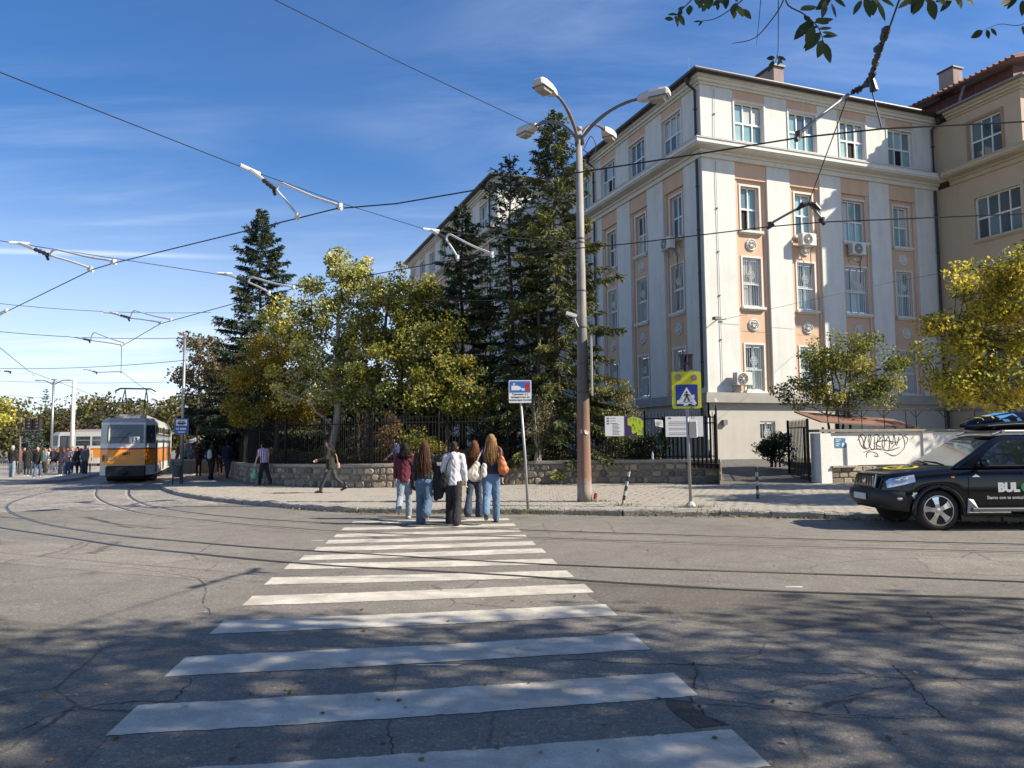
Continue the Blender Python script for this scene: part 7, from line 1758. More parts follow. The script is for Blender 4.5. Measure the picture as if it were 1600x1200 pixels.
# ================================================================== vegetation
leafm = leaf_mat('leaf', .45, .5); needle = leaf_mat('needle', .15, .7); glossy_leaf = leaf_mat('near_leaf', .25, .35)
bark = M('bark_brown', (.085, .065, .048), rough=.95, var=.35, scale=9, bump=.8, bscale=25)
bark_pale = M('bark_pale', (.38, .36, .31), rough=.9, var=.3, scale=7, stain=.9, stain_col=(.06, .05, .045))
def branch(mb, a, b, r0, r1, wob=.12, n=5, k=6, up=.0):
    a, b = Vector(a), Vector(b); L = (b - a).length; pts = []
    for i in range(k + 1):
        t = i / k; p = a.lerp(b, t)
        if 0 < i < k: p += Vector(rng.normal(0, wob * L * .18, 3))
        p.z += up * L * math.sin(t * math.pi) * .3
        pts.append(p)
    mb.tube(pts, [r0 + (r1 - r0) * i / k for i in range(k + 1)], n); return pts
def decid(name, label, loc, H, blobs, nleaf, size, pal, trunk_r=.14, trunk_mat=bark, trunks=1, cat='tree', group=None, clump=.55, lean=(0, 0), mat=None, nclump=90, low=.25, hollow=.5):
    """blobs: (x, y, z, rx, ry, rz, weight) in metres from the base"""
    T = thing(name, label, cat, loc, 0, group); mb = MB()
    w_ = np.array([b[6] for b in blobs], float); w_ /= w_.sum(); cl = []
    for i in range(nclump):
        b = blobs[rng.choice(len(blobs), p=w_)]; d = rand_dirs(1)[0]; rr = rng.uniform(hollow, 1.0) ** .7 * rng.uniform(.8, 1.08)
        cl.append(Vector((b[0] + d[0] * b[3] * rr, b[1] + d[1] * b[4] * rr, b[2] + d[2] * b[5] * rr)))
    cl = [c for c in cl if c.z > .2]
    trk = []
    for t in range(trunks):
        off = Vector((random.uniform(-.25, .25), random.uniform(-.2, .2), 0)) * (trunks > 1)
        top = Vector((lean[0], lean[1], H * .9)) + off * (H * .5)
        trk.append(branch(mb, off + Vector((0, 0, -.1)), top, trunk_r, trunk_r * .18, .05, 8, 10))
    limbs = []
    tp = [p for t in trk for p in t]
    nl = max(6, nclump // 7)
    for c in cl[:nl]:
        cand = [p for p in tp if p.z < c.z - .1 and p.z > H * low * .6] or tp[2:4]
        p = min(cand, key=lambda q: (q - c).length + .9 * abs((c.z - q.z) - .6 * math.hypot(c.x - q.x, c.y - q.y)))
        limbs += branch(mb, p, c, trunk_r * .34, trunk_r * .09, .12, 5, 6, .25)
    src = limbs + tp
    for c in cl[nl:]:
        p = min(src, key=lambda q: (q - c).length + (.8 if q.z > c.z else 0))
        branch(mb, p, c, trunk_r * .12, trunk_r * .03, .14, 3, 4, .15)
    mb.build('trunk', trunk_mat, T, smooth=True)
    cc = np.array([tuple(c) for c in cl]); k = len(cc)
    wt = rng.uniform(.35, 1.6, k); wt /= wt.sum(); idx = rng.choice(k, nleaf, p=wt)
    spread = rng.uniform(.55, 1.25, k) * clump
    g = rng.normal(0, 1, (nleaf, 3)); g = g / np.maximum(1, np.linalg.norm(g, axis=1, keepdims=True) / 1.7)
    p = cc[idx] + g * (spread[idx, None] * np.array([1, 1, .72]) * .62)
    pa = np.array(pal); clc = pa[rng.integers(0, len(pa), k)]; own = pa[rng.integers(0, len(pa), nleaf)]
    mixk = rng.uniform(0, 1, (nleaf, 1)) < .55
    col = np.where(mixk, clc[idx], own) * (1 + rng.normal(0, .2, (nleaf, 1))); col = np.clip(col, .004, .9)
    leaf_cards('crown', p, rng.uniform(.6, 1.25, nleaf) * size, col, mat or leafm, T)
    return T
def spruce(label, loc, H, Rmax, z0, pal, dens=1.0, droop=.35, sparse_top=0.0, group=None, step=.34, shape=.8, trunk_r=.16):
    T = thing('spruce_tree', label, 'tree', loc, 0, group); mb = MB()
    k = 12; tp = [Vector((.05 * math.sin(i * 1.3), .05 * math.cos(i * 1.7), H * i / k)) for i in range(k + 1)]
    mb.tube(tp, [trunk_r * (1 - i / k * .93) for i in range(k + 1)], 8)
    B, A, Sd, C = [], [], [], []
    z = z0
    while z < H - .15:
        fr = (z - z0) / (H - z0); Rz = Rmax * max(.05, (1 - fr) ** shape) * rng.uniform(.72, 1.12)
        nb = int(rng.integers(4, 7)); ph = rng.uniform(0, 6.28)
        for b in range(nb):
            a = ph + b * 6.283 / nb + rng.normal(0, .25); L = Rz * rng.uniform(.6, 1.15)
            if rng.random() < .16: L *= 1.35
            if L < .15: L = .15
            dirv = np.array([math.cos(a), math.sin(a), 0]); per = np.array([-dirv[1], dirv[0], 0])
            dr = droop * (1 - fr * 1.3)
            ks = max(3, int(L / .25)); pts = []
            for q in range(ks + 1):
                r_ = L * q / ks; zz = z - dr * r_ + .16 * r_ * r_ / max(L, .3) + (.22 * r_ if fr > .75 else 0)
                pts.append(np.array([dirv[0] * r_, dirv[1] * r_, zz]))
            mb.tube([Vector(p) for p in pts], [max(.006, .028 * (1 - q / ks) * min(1, L)) for q in range(ks + 1)], 3, cap=False)
            dd = dens * (1 - sparse_top * fr) * rng.uniform(.55, 1.15)
            nt = int(L * 40 * dd) + 3; cb = np.array(pal[rng.integers(0, len(pal))]) * rng.uniform(.7, 1.3)
            for _ in range(nt):
                t = rng.uniform(.12, 1) ** .7; i = min(int(t * ks), ks - 1); f = t * ks - i; p = pts[i] * (1 - f) + pts[i + 1] * f
                sl_ = rng.choice((-1, 1)); ln = rng.uniform(.20, .46) * (1.15 - .5 * t) * min(1, .22 + L * .62)
                ax = per * sl_ * rng.uniform(.3, 1.0) + dirv * rng.uniform(.25, .9) + np.array([0, 0, -rng.uniform(.15, 1.1) * (1 - .55 * fr)])
                ax = ax / np.linalg.norm(ax) * ln
                for _k in range(4):
                    q = p + ax * rng.uniform(0, .7) + rng.normal(0, .02, 3); a2 = ax * .62 + rng.normal(0, .055, 3)
                    s2 = np.cross(a2, rng.normal(size=3)); s2 /= max(np.linalg.norm(s2), 1e-6)
                    B.append(q); A.append(a2); Sd.append(s2 * rng.uniform(.020, .036)); C.append(cb * rng.uniform(.7, 1.35))
        z += step * rng.uniform(.75, 1.2) * (1.0 if fr < .8 else .7)
    mb.build('trunk', bark, T, smooth=True)
    cards('crown', np.array(B), np.array(A), np.array(Sd), np.clip(np.array(C), .003, .6), needle, T)
    return T
GZ = lambda x, y: .78 + gz(x, y)
def tl(u, Y, z=None): p = P(u, 640, Y); return Vector((p.x, Y, GZ(p.x, Y) if z is None else z))
dkgreen = [(.042, .064, .025), (.058, .080, .030), (.034, .052, .024), (.09, .105, .035)]
olive = [(.065, .080, .024), (.10, .112, .030), (.045, .060, .020), (.15, .155, .040)]  # raised to yellow green: sunlight on the twigs is put into the colour
bluegr = [(.036, .056, .032), (.050, .070, .038), (.028, .045, .026), (.065, .085, .04)]
spruce('big dense green spruce left of the pale leaved birch', tl(404, 35.5), 12.4, 3.6, 2.0, bluegr, 1.3, .26, shape=.86, step=.28)
spruce('tallest spruce, just left of the lamp post, with drooping branches', tl(872, 28.6), 13.9, 3.5, .8, olive, 1.45, .60, .45, shape=.70, step=.27)
spruce('slender sparse spruce with a bare trunk, middle of the three dark spruces', tl(799, 29.0), 12.3, 2.4, 2.4, dkgreen, .62, .45, .2, shape=.62)
spruce('shorter dark spruce at the left of the slender spruces', tl(722, 30.0), 10.6, 3.0, .8, dkgreen, 1.3, .42, .1, shape=.70)
r = thing('bare_trunk', 'thin bare conifer trunk between the two taller spruces', 'tree', tl(837, 28.0)); mb = MB(); branch(mb, (0, 0, -.1), (.15, 0, 6.2), .11, .05, .04, 7, 8)
for z in np.linspace(2.2, 6, 16): a = rng.uniform(0, 6.28); branch(mb, (.04, 0, z), (.04 + .8 * math.cos(a), .8 * math.sin(a), z - .3), .014, .004, .1, 3, 4)
mb.build('trunk', bark, r)
silver = [(.62, .58, .19), (.46, .45, .12), (.74, .70, .38), (.30, .31, .07), (.16, .18, .045), (.52, .46, .06), (.12, .14, .04)]
yellow = [(.46, .30, .022), (.36, .26, .03), (.24, .20, .03), (.52, .37, .04), (.13, .13, .03), (.18, .16, .03)]
olive2 = [(.13, .15, .035), (.22, .23, .05), (.085, .105, .028), (.42, .39, .08), (.34, .30, .035), (.50, .48, .16), (.10, .125, .03)]
lime_y = [(.48, .42, .06), (.34, .33, .05), (.58, .48, .09), (.22, .23, .045)]
brownl = [(.16, .085, .04), (.22, .12, .05), (.12, .08, .04), (.26, .17, .06)]
decid('birch_tree', 'pale barked tree with silvery yellow leaves above the iron fence', tl(518, 29.5), 9.2,
      [(.5, 0, 7.9, .9, .9, 1.0, 1.3), (-.2, 0, 6.9, 1.2, 1.1, 1.0, 1.4), (1.3, 0, 6.9, 1.0, 1.1, 1.2, 1.4), (-1.7, 0, 5.7, 1.2, 1.1, 1.0, 1.3), (.2, 0, 5.6, 1.5, 1.3, 1.0, 1.5), (2.0, -.2, 5.6, 1.2, 1.2, 1.3, 1.4), (-.6, 0, 4.5, 1.9, 1.5, .9, 1.5), (1.5, 0, 4.4, 1.6, 1.4, .9, 1.3), (-1.0, 0, 3.2, 1.7, 1.5, 1.2, 1.2), (.7, 0, 3.4, 1.7, 1.4, 1.3, 1.2)], 27000, .125, silver, .17, bark_pale, nclump=170, clump=.46, lean=(.35, 0))
decid('lime_tree', 'spreading olive and yellow tree with a forked dark trunk between birch and spruces', tl(578, 28.6), 8.0,
      [(1.2, 0, 6.3, 1.5, 1.4, 1.4, 2.2), (2.4, 0, 5.6, 1.5, 1.5, 1.7, 2.4), (.4, 0, 4.4, 1.9, 1.5, 1.5, 2), (2.9, -.3, 3.4, 1.7, 1.5, 1.1, 1.6), (.4, 0, 2.9, 1.6, 1.4, .8, 1.0), (3.9, -.2, 2.4, 1.0, 1.2, .7, 1.0), (1.9, 0, 4.6, 1.6, 1.3, 1.2, 1.6)], 33000, .115, olive2, .16, bark, trunks=2, nclump=175, clump=.48, lean=(1.6, 0))
decid('maple_tree', 'golden yellow bushy tree in front of the big spruce', tl(432, 31.5), 6.3,
      [(.2, 0, 4.6, 1.5, 1.4, 1.6, 2), (-.8, 0, 2.9, 1.4, 1.3, 1.5, 1.6), (.9, 0, 2.7, 1.6, 1.3, 1.5, 1.6)], 24000, .10, yellow, .12, bark, nclump=110, clump=.48)
decid('oak_tree', 'brown leaved tree behind the slender tram pole', Vector((-19.2, 46, GZ(-19, 46) - .6)), 9.5,
      [(.3, 0, 7.2, 1.9, 1.8, 1.5, 2), (-.2, 0, 5.4, 1.6, 1.8, 1.3, 1.2), (1.0, 0, 4.6, 2.0, 2, 1.4, 1.2)], 4200, .19, [(.20, .14, .08), (.25, .17, .09), (.11, .10, .045), (.09, .095, .04)] + [(.10, .11, .04)], .15, bark, nclump=60, clump=.62)
decid('lime_tree', 'low branches of bright yellow green leaves over the fence below the shortest spruce', tl(694, 27.6), 4.4,
      [(0, 0, 3.2, 1.3, 1.1, .8, 2), (.9, 0, 2.5, 1.0, 1.0, .7, 1.2), (-.9, 0, 2.8, 1.1, 1.0, .8, 1.2)], 5200, .12, lime_y + olive2, .07, bark, nclump=55, clump=.45, lean=(.3, 0))
decid('shrub', 'pale olive shrub behind the fence just right of the lamp post', tl(965, 28.5), 3.4, [(0, 0, 2.0, .95, .9, 1.4, 2), (.5, 0, 1.2, .9, .8, 1.0, 1)], 5200, .075, [(.24, .22, .09), (.17, .17, .07), (.30, .27, .12), (.12, .12, .05)], .04, bark, 4, 'shrub', nclump=70, clump=.30, low=.05, hollow=.2)
decid('shrub', 'dark green bush below the printed boards on the fence', tl(1012, 26.8), 1.3, [(0, 0, .55, 1.1, .6, .6, 2)], 4500, .07, [(.025, .045, .018), (.04, .06, .025), (.018, .03, .014)], .03, bark, 4, 'shrub', nclump=45, clump=.28, low=.05, hollow=.2)
decid('shrub', 'tall multi stemmed pale shrub behind the tram priority sign', tl(842, 26.9), 2.7, [(0, 0, 1.5, .7, .6, 1.2, 2)], 2600, .075, [(.26, .23, .11), (.19, .17, .08), (.14, .13, .06)], .03, bark_pale, 6, 'shrub', nclump=50, clump=.26, low=.02, hollow=.1)
decid('shrub', 'russet leaved shrub behind the fence above the man in navy', tl(606, 26.9), 2.0, [(0, 0, 1.2, .45, .45, .9, 2)], 1500, .085, brownl, .025, bark, 3, 'shrub', nclump=30, clump=.25, low=.02, hollow=.1)
decid('shrub', 'lime green shrub behind the fence right of the russet one', tl(652, 27.2), 1.6, [(0, 0, .8, .95, .6, .65, 2)], 2600, .085, lime_y, .025, bark, 4, 'shrub', nclump=36, clump=.28, low=.02, hollow=.2)
decid('shrub', 'small dark green bush below the middle spruce', tl(775, 28.0), 1.8, [(0, 0, 1.1, .9, .6, .5, 2)], 2400, .10, [(.03, .06, .025), (.04, .075, .03)], .03, bark, 4, 'shrub', nclump=36, clump=.3, low=.02, hollow=.2)
decid('shrub', 'bare purplish shrub behind the fence left of the russet one', tl(572, 26.9), 2.2, [(0, 0, 1.2, .7, .5, .9, 2)], 700, .06, [(.12, .06, .05), (.09, .06, .05)], .02, bark, 7, 'shrub', nclump=60, clump=.25, low=.02, hollow=.1)
# clipped hedge along the fence: a thing of dry leaves
hg = thing('hedge', 'low dry brown and yellow hedge behind the iron fence', 'hedge', (wallp[10].x, wallp[10].y + 1, .9))
pts_ = []
for i in range(15000):
    s_ = rng.uniform(2, 24); p, d = along(wallp, s_, WL); o = wout(d)
    if 10.6 < s_ < 11.6: continue
    hgt = .62 + .12 * math.sin(s_ * 2.1) + .08 * math.sin(s_ * 5.3); q = p - o * (1.05 + rng.uniform(-.28, .28))
    pts_.append((q.x, q.y, GZ(q.x, q.y) + hgt * rng.uniform(.02, 1) ** .7))
pts_ = np.array(pts_); n_ = len(pts_)
leaf_cards('foliage', pts_ - np.array(tuple(hg.location)), rng.uniform(.6, 1.2, n_) * .075, pick_cols(n_, [(.22, .17, .06), (.16, .13, .05), (.28, .22, .08), (.10, .10, .04), (.13, .085, .045)]), leafm, hg)
mb = MB()
for i in range(160): s_ = .13 * i + 2; p, d = along(wallp, s_, WL); q = p - wout(d) * 1.05; mb.tube([(q.x - hg.location.x, q.y - hg.location.y, GZ(q.x, q.y) - hg.location.z), (q.x - hg.location.x + random.uniform(-.1, .1), q.y - hg.location.y, GZ(q.x, q.y) + .5 - hg.location.z)], .012, 3)
mb.build('stem', bark, hg)
# dark evergreen mass deeper in the garden
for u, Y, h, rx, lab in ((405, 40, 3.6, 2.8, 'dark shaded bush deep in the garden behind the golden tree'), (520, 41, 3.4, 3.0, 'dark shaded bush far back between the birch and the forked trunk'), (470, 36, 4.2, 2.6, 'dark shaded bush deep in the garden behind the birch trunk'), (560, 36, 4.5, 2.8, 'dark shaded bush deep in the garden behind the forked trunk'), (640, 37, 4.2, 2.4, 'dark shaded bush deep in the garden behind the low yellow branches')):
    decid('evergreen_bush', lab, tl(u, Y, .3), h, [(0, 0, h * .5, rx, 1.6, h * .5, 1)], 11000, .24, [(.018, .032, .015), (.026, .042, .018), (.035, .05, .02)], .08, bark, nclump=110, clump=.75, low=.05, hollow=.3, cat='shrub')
# right: shrub over the driveway gate, yellow tree above the car
decid('shrub', 'leafy green and yellow shrub spilling over the white wall before the school', Vector((12.0, 27.6, .66)), 5.2, [(.2, 0, 4.0, 1.5, 1.0, 1.1, 2), (1.4, 0, 3.2, 1.3, 1.0, 1.0, 1.5), (-1.1, 0, 2.6, 1.2, .9, .7, 1.3), (.2, 0, 2.5, 2.1, .8, .6, 1.5), (-.5, 0, 3.4, 1.0, .9, .9, 1)], 13500, .10, [(.15, .18, .04), (.24, .25, .05), (.09, .12, .035), (.44, .38, .06), (.06, .08, .03)], .06, bark, 5, 'shrub', nclump=120, clump=.40, low=.05, hollow=.3)
decid('shrub', 'dark ivy like bush beside the driveway at the open gate leaf', Vector((9.95, 28.6, .6)), 1.3, [(0, 0, .5, .6, .6, .55, 2), (.3, 0, .9, .4, .5, .4, .8)], 3600, .09, [(.03, .05, .02), (.045, .07, .025), (.06, .085, .03)], .04, bark, 4, 'shrub', nclump=50, clump=.32, low=.02, hollow=.2)
decid('plane_tree', 'tree with yellow green leaves above the black car at the right edge', Vector((15.6, 21.6, .15)), 7.6, [(-.9, 0, 4.7, 1.6, 1.5, 1.5, 2), (.3, 0, 5.9, 1.3, 1.4, 1.1, 1.4), (-1.9, 0, 4.3, 1.2, 1.0, 1.1, 1.3), (-1.0, 0, 2.9, 1.6, 1.2, .8, 1.4), (1.6, 0, 4.8, 1.8, 1.6, 1.7, 1.5), (-2.9, 0, 3.9, 1.2, 1.0, 1.3, 1.5), (-1.7, 0, 5.6, 1.1, 1.0, 1.0, 1.2), (-2.2, 0, 2.9, 1.2, 1.0, .8, 1.0), (-.4, 0, 6.2, 1.2, 1.2, .9, .9)], 26000, .115, [(.58, .48, .05), (.44, .40, .055), (.26, .27, .045), (.54, .38, .04), (.17, .19, .04), (.50, .45, .08)], .17, bark, nclump=175, clump=.42)
decid('plane_tree', 'taller autumn tree just outside the right edge behind the car', Vector((24.5, 25.5, .15)), 10, [(0, 0, 7, 3.2, 2.6, 2.6, 2)], 9000, .18, [(.30, .26, .05), (.18, .20, .045)], .2, bark, nclump=90, clump=.6)
decid('plane_tree', 'unseen tree added beyond the right edge to dapple the sidewalk', Vector((15.4, 16.6, .12)), 8.6, [(0, 0, 5.6, 2.3, 1.7, 1.9, 2), (1.5, .3, 7.2, 2.2, 1.6, 1.5, 1.5), (-1.6, .2, 4.2, .9, 1.3, 1.0, .8)], 11000, .16, [(.30, .28, .05), (.18, .20, .045)], .15, bark, nclump=80, clump=.55)  # added out of view, crown placed towards the sun to dapple the sidewalk
# trees and spruces far behind the tram stop
fargreen = [(.085, .09, .035), (.11, .11, .042), (.07, .075, .034), (.15, .135, .045), (.18, .145, .05)]  # far palettes paled, distance haze put into the leaf colours
fary = [(.22, .19, .05), (.16, .15, .05), (.11, .115, .045)]
k = 0
for u, Y, h, rx, pal, lab in ((20, 88, 11, 5.5, fary, 'yellowing tree at the far left behind the crowd'), (62, 98, 12, 6, fargreen, 'round green tree behind the traffic light'), (104, 96, 10, 5.5, fargreen, 'green tree behind the white pole'), (140, 90, 12.5, 5.5, fargreen, 'tallest green tree left of the near tram roof'),
                              (176, 84, 12, 5, fary + fargreen, 'olive tree directly behind the near tram roof'), (212, 92, 11.5, 5, fargreen, 'darker tree behind the pantograph'), (248, 86, 11, 4.5, fary + fargreen, 'yellow olive tree right of the pantograph'), (278, 78, 11.5, 4.5, fary, 'yellow brown tree behind the tram stop pole'), (-12, 70, 9.5, 4, fary, 'yellow tree cut by the left edge'), (-40, 90, 11, 6, fargreen, 'green tree beyond the left edge'), (300, 96, 9, 5, fargreen, 'low green tree behind the shaded sidewalk'), (120, 70, 4.6, 2.2, [(.10, .03, .03), (.13, .05, .04), (.08, .06, .03)], 'small dark red tree above the far tram')):
    p_ = P(u, 690, Y); h = h * .66 if h > 5 else h
    decid('park_tree', lab, (p_.x, Y, gz(p_.x, Y)), h, [(0, 0, h * .58, rx * .8, rx * .8, h * .38, 2), (rx * .4, 0, h * .45, rx * .6, rx * .6, h * .3, 1), (-rx * .45, 0, h * .5, rx * .6, rx * .6, h * .3, 1)], 3600 if h > 5 else 1500, .42 if h > 5 else .28, pal, .22, bark, nclump=64, clump=1.15 if h > 5 else .6, group='trees in the park behind the tram stop')
decid('park_tree', 'thin branch of pale yellow leaves at the left edge below the wires', (P(-14, 640, 44).x, 44, gz(-30, 44)), 5.2, [(0, 0, 4.3, 1.2, 1, .8, 1), (.6, 0, 3.6, .8, .8, .6, .6)], 900, .2, lime_y, .08, bark, nclump=26, clump=.4)
spruce('small dark spruce tip above the far trees at the left', Vector((P(71, 640, 110).x, 110, -.5)), 10.5, 2.1, 1, bluegr, .5, .2, step=.5)
spruce('blue green spruce behind the traffic light', Vector((P(52, 640, 60).x, 60, -.4)), 4.0, 1.6, .3, [(.05, .08, .075), (.06, .095, .09)], 1.1, .2, step=.25)
# far house pieces behind the stop
hs_ = thing('distant_house', 'low pale building far behind the people at the left edge', 'building', (P(20, 690, 125).x, 125, -.5))
mb = MB(); mb.box(-14, 10, 0, 8, 0, 3.6); mb.build('wall', M('far_wall', (.45, .42, .37)), hs_)
mb = MB(); mb.box(-14.5, 10.5, -.5, 8.5, 3.6, 4.0); mb.build('roof', M('far_roof', (.2, .15, .12)), hs_)
kiosk = thing('kiosk', 'low pale kiosk far behind the people right of the near tram', 'kiosk', (P(318, 690, 74).x, 74, -.4))
mb = MB(); mb.box(-2.0, 2.0, 0, 3, 0, 2.0); mb.build('wall', M('kiosk_pink', (.20, .13, .11)), kiosk)
mb = MB(); mb.lathe([(2.2, 2.0), (2.0, 2.3), (1.2, 2.6), (.1, 2.7)], 20, (0, 1.5, 0)); mb.build('roof', M('kiosk_roof', (.30, .30, .29)), kiosk)
decid('evergreen_tree', 'dark evergreen tree overhanging the shaded sidewalk behind the crowd', (P(345, 690, 49).x, 49, gz(-18, 49)), 8.5, [(0, 0, 5.4, 2.8, 2, 3.0, 2), (-.6, 0, 3.6, 2.6, 2, 1.2, 1.2)], 9000, .20, [(.020, .034, .016), (.03, .046, .02), (.045, .05, .02)], .16, bark, nclump=90, clump=.7, hollow=.3)

# ---- near trees that overhang the camera's side of the street: trunk beside the road, crown above the picture
near_pal = [(.060, .095, .025), (.085, .12, .03), (.045, .075, .02), (.13, .14, .03)]
def near_tree(label, loc, blobs, n, nc=110):
    return decid('ash_tree', label, loc, 9.6, blobs, n, .17, near_pal, .2, bark, nclump=nc, clump=.85, lean=(.3, .4))
NT = near_tree('ash tree whose leafy twigs hang into the top right of the view', Vector((8.3, .6, .1)), [(.3, 1.4, 8.2, 4.0, 3.0, 1.6, 2), (3.4, 1.8, 8.4, 3.4, 3.2, 1.6, 1.4), (-2.6, 2.0, 8.6, 2.6, 2.6, 1.3, 1.0)], 15000, 120)
near_tree('ash tree standing further along the near sidewalk to the right', Vector((16.5, .8, .1)), [(0, 1.4, 8.3, 4.6, 3.4, 1.9, 2), (4, 1.2, 8.2, 3.4, 3.0, 1.8, 1)], 17000, 130)
near_tree('ash tree at the near kerb right beside the viewer', Vector((3.6, -2.0, .1)), [(0, 2.6, 8.8, 4.0, 2.6, 1.5, 2)], 6500, 70)
near_tree('ash tree farthest to the right on the near sidewalk', Vector((25, .8, .1)), [(0, 1.4, 8.6, 4.6, 3.4, 2.0, 2)], 6000, 80)
# visible twigs with single leaves
lf = MB(); half = [(0, 0), (.18, .16), (.42, .235), (.68, .19), (.88, .09), (1, 0)]
vs = [(x, 0, -.05 * x * x) for x, y in half] + [(x, y, -.05 * x * x + .10 * y) for x, y in half[1:-1]] + [(x, -y, -.05 * x * x + .10 * y) for x, y in half[1:-1]]
fs = [(0, 1, 6), (1, 2, 7, 6), (2, 3, 8, 7), (3, 4, 9, 8), (4, 5, 9), (0, 10, 1), (1, 10, 11, 2), (2, 11, 12, 3), (3, 12, 13, 4), (4, 13, 5)]
lmats = [M('near_leaf_%d' % i, c, rough=.6, var=.15, spec=.25) for i, c in enumerate([(.040, .065, .018), (.055, .085, .022), (.028, .048, .014), (.16, .15, .03)])]
lme = [MB().add(vs, fs).mesh('leaf', m) for m in lmats]
nto = Vector(NT.location)
def twig(px, Y, leaves, size=.085, yel=.0, r=.005):
    pts = [P(u, v, Y + dy) for (u, v), dy in zip(px, np.linspace(-.25, .15, len(px)))]
    c_ = catmull(pts, 5); mb = MB(); mb.tube([p - nto for p in c_], [r * (1 - .6 * i / (len(c_) - 1)) for i in range(len(c_))], 5); mb.build('twig', bark, NT, smooth=True)
    for (u, v, ang_, sc) in leaves:
        p = P(u, v, Y + random.uniform(-.1, .12)) - nto; s_ = size * sc * random.uniform(.9, 1.1)
        me = lme[3] if random.random() < yel else random.choice(lme[:3])
        o = link('leaf', me, NT, p); d = Vector((math.cos(R(ang_)), random.uniform(-.35, .35), -math.sin(R(ang_)))).normalized()
        nrm = Vector((random.uniform(-.5, .5), -1, random.uniform(-.3, .7))); y_ = nrm.cross(d).normalized(); z_ = d.cross(y_)
        mt = Matrix((d, y_, z_)).transposed(); o.rotation_euler = mt.to_euler(); o.scale = (s_, s_ * random.uniform(.75, 1.15), s_)
twig([(1130, -60), (1085, -5), (1062, 18), (1050, 32)], 4.4, [(1085, -2, 60, 1.2), (1070, 10, 150, .7), (1066, 14, 120, .8), (1058, 22, 170, .7), (1056, 24, 80, .8), (1052, 30, 190, .6), (1060, 22, 60, .9), (1078, 8, 100, .9), (1092, -10, 45, 1.2), (1098, -4, 110, .8)])
twig([(1190, -70), (1168, -10), (1150, 8), (1120, 28), (1090, 34)], 4.3, [(1150, 4, 110, 1.1), (1160, 14, 50, .9), (1148, 16, 100, .7), (1096, 33, 170, .6), (1098, 32, 130, .5), (1152, 8, 75, 1.1)], yel=.15)
twig([(1120, -30), (1112, 0), (1100, 18)], 4.5, [(1110, -8, 100, 1.2), (1118, -12, 70, 1.2), (1104, 6, 120, .8)])
twig([(1235, -80), (1224, 0), (1200, 38), (1178, 60), (1144, 68)], 4.2, [])
twig([(1216, -40), (1216, 40), (1215, 84), (1210, 100)], 4.25, [(1213, 86, 60, .75), (1211, 90, 170, .7), (1216, 88, 30, .6), (1209, 94, 115, .8), (1220, 92, 120, .5)], r=.003)
twig([(1192, -40), (1186, 30), (1182, 70)], 4.3, [], r=.003)
twig([(1240, -60), (1228, 2), (1256, 22), (1276, 40), (1284, 56), (1286, 70)], 4.1, [(1250, 16, -20, 1.2), (1262, 30, 80, .9), (1268, 32, 135, 1.3), (1272, 36, -15, 1.1), (1278, 46, -10, .9), (1270, 40, 100, 1.15), (1282, 50, 130, 1.3), (1284, 58, -5, 1.0), (1286, 62, 110, 1.3), (1287, 66, 72, 1.25), (1256, 24, 60, .8), (1274, 30, 20, .8), (1280, 40, 160, .8), (1276, 56, 140, .9), (1262, 36, 120, .9), (1284, 50, 20, 1.0)], .10)
twig([(1310, -60), (1298, -4), (1290, 6)], 4.2, [(1296, 2, 145, 1.3), (1298, 4, 60, 1.2), (1300, -6, 40, 1.2), (1290, 0, 100, 1.2), (1302, -10, 140, 1.2)], .09)
twig([(1365, -60), (1362, -10), (1360, 2)], 4.0, [(1352, -6, 80, 1.3), (1362, 0, 95, 1.1), (1346, 0, 120, 1.0), (1374, -4, 40, 1.0), (1370, 2, 55, 1.3), (1356, -14, 60, 1.4)], .10)
twig([(1450, -60), (1452, -16), (1448, -2)], 4.0, [(1444, -6, 120, 1.2), (1452, -2, 70, 1.3), (1458, -8, 35, 1.1), (1464, -12, 20, 1.0), (1448, -12, 150, 1.0)], .10, .3)
twig([(1660, -30), (1600, 37), (1560, 38), (1528, 52)], 4.6, [(1536, 48, 150, 1.0), (1532, 52, 165, .7), (1542, 46, 75, .7), (1548, 44, 60, .7), (1598, 40, 100, 1.0)], .085, r=.003)
twig([(1640, -60), (1600, -10), (1585, -2)], 4.4, [(1590, -6, 130, 1.2), (1598, 0, 95, 1.2), (1580, -4, 140, 1.2), (1602, 0, 60, 1.2)], .09)

twig([(1170, -60), (1140, -14), (1122, 2)], 4.5, [(1126, 0, 140, .9), (1134, -6, 90, .9), (1122, 4, 100, .8), (1142, -10, 60, .9)])
twig([(1480, -60), (1500, -16), (1486, -4)], 4.2, [(1488, -4, 130, 1.0), (1494, -8, 80, 1.0), (1502, -10, 60, 1.1), (1482, -6, 160, .8)], .1, .3)
twig([(1420, -60), (1436, -18), (1430, -4)], 4.1, [(1434, -8, 110, 1.1), (1428, -4, 150, .9), (1440, -10, 50, 1.0)], .1, .2)

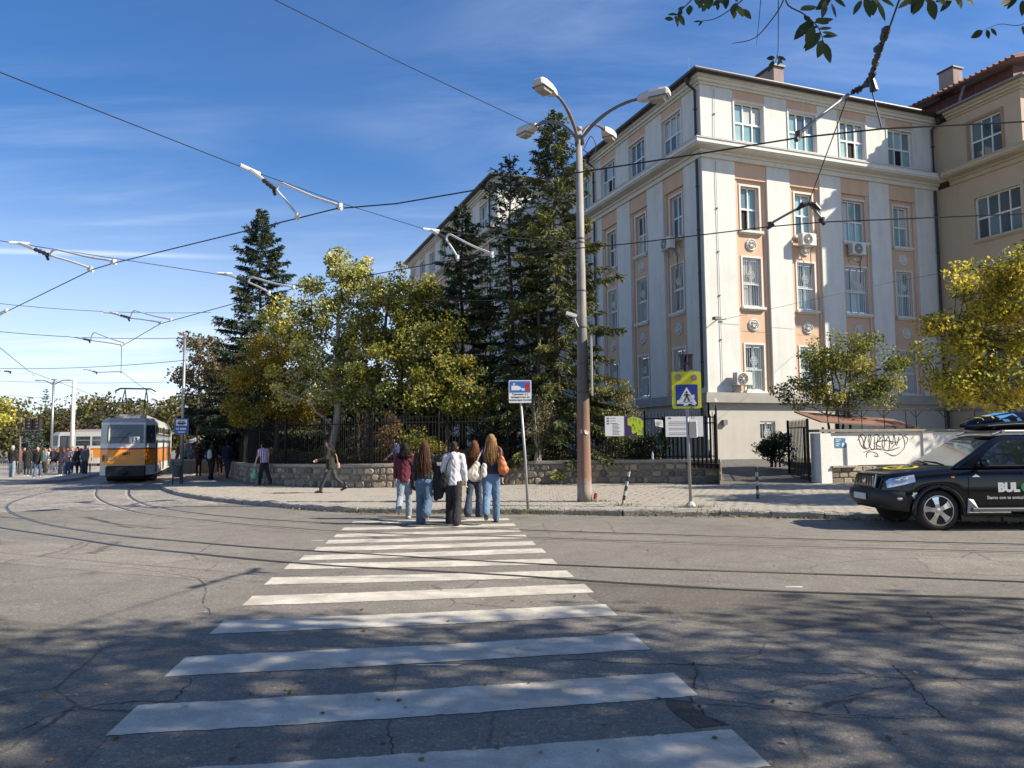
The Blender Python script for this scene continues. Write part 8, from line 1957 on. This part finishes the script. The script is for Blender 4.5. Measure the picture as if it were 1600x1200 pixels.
# ---- leaves and grass along the kerb, litter in the garden
def litter(name, pos, size, pal, parent=None):
    n = len(pos); pos = np.array(pos); a = rand_dirs(n); a[:, 2] *= .25; a /= np.linalg.norm(a, axis=1, keepdims=True)
    up = np.tile([0, 0, 1.0], (n, 1)) + rng.normal(0, .3, (n, 3)); b = np.cross(a, up); b /= np.linalg.norm(b, axis=1, keepdims=True)
    s_ = (rng.uniform(.6, 1.2, n) * size)[:, None]
    return cards(name, pos - a * s_ / 2, a * s_, b * s_ * .33, pick_cols(n, pal), leafm, stuff=True)
pos = []
for i in range(2600):
    s_ = rng.uniform(8, 33); p, d = along(kerb, s_, KL); n_ = Vector((d.y, -d.x, 0)); n_ = n_ if n_.y < 0 or n_.x < 0 else -n_
    dn = abs(rng.normal(0, .16)) + .09
    if not (11 < s_ < 23) and rng.random() < .7: continue
    q = p + (Vector((0, -1, 0))) * dn; pos.append((q.x, q.y, gz(q.x, q.y) + .012 + rng.uniform(0, .02)))
litter('fallen_leaves', pos, .065, [(.30, .20, .05), (.22, .13, .04), (.13, .08, .035), (.38, .30, .10), (.10, .09, .03)])
pos = []
for i in range(5200):
    s_ = rng.uniform(1, 25); p, d = along(wallp, s_, WL); q = p - wout(d) * rng.uniform(.3, 4); pos.append((q.x, q.y, GZ(q.x, q.y) + .015 + rng.uniform(0, .03)))
litter('garden_leaf_litter', pos, .09, [(.30, .22, .07), (.20, .14, .06), (.36, .30, .12), (.14, .10, .05)])
pos = []
for i in range(420):
    p = G(rng.uniform(0, 1600), rng.uniform(770, 1190)); pos.append((p.x, p.y, p.z + .01))
litter('scattered_leaves', pos[:140], .05, [(.30, .22, .08), (.16, .11, .05), (.4, .34, .2)])
B, A, Sd = [], [], []
for (u, v, n, sp) in ((820, 800, 260, .35), (560, 797, 130, .4), (600, 800, 60, .4), (975, 790, 120, .16), (1080, 793, 200, .3), (930, 784, 140, .2), (900, 802, 120, .5), (1130, 799, 90, .3), (1000, 803, 90, .5), (1120, 713, 60, .1)):
    p = G(u, v, .12)
    for i in range(n):
        q = np.array([p.x + rng.normal(0, sp), p.y + rng.normal(0, .07), p.z - .02]); h = rng.uniform(.03, .11)
        B.append(q); A.append(np.array([rng.normal(0, .35), rng.normal(0, .35), 1]) * h); s_ = rand_dirs(1)[0]; s_[2] = 0; Sd.append(s_ * .006)
cards('kerb_grass', np.array(B), np.array(A), np.array(Sd), pick_cols(len(B), [(.06, .09, .025), (.10, .12, .03), (.16, .15, .05)]), leafm, stuff=True)
b0 = base
r = thing('red_can', 'small red can lying at the foot of the lamp post', 'can', b0 + Vector((.24, -.08, 0)))
mb = MB(); mb.tube([(0, 0, .06), (.03, .02, .2)], [.045, .04], 10); mb.build('body', M('can_red', (.3, .02, .02), rough=.4), r)
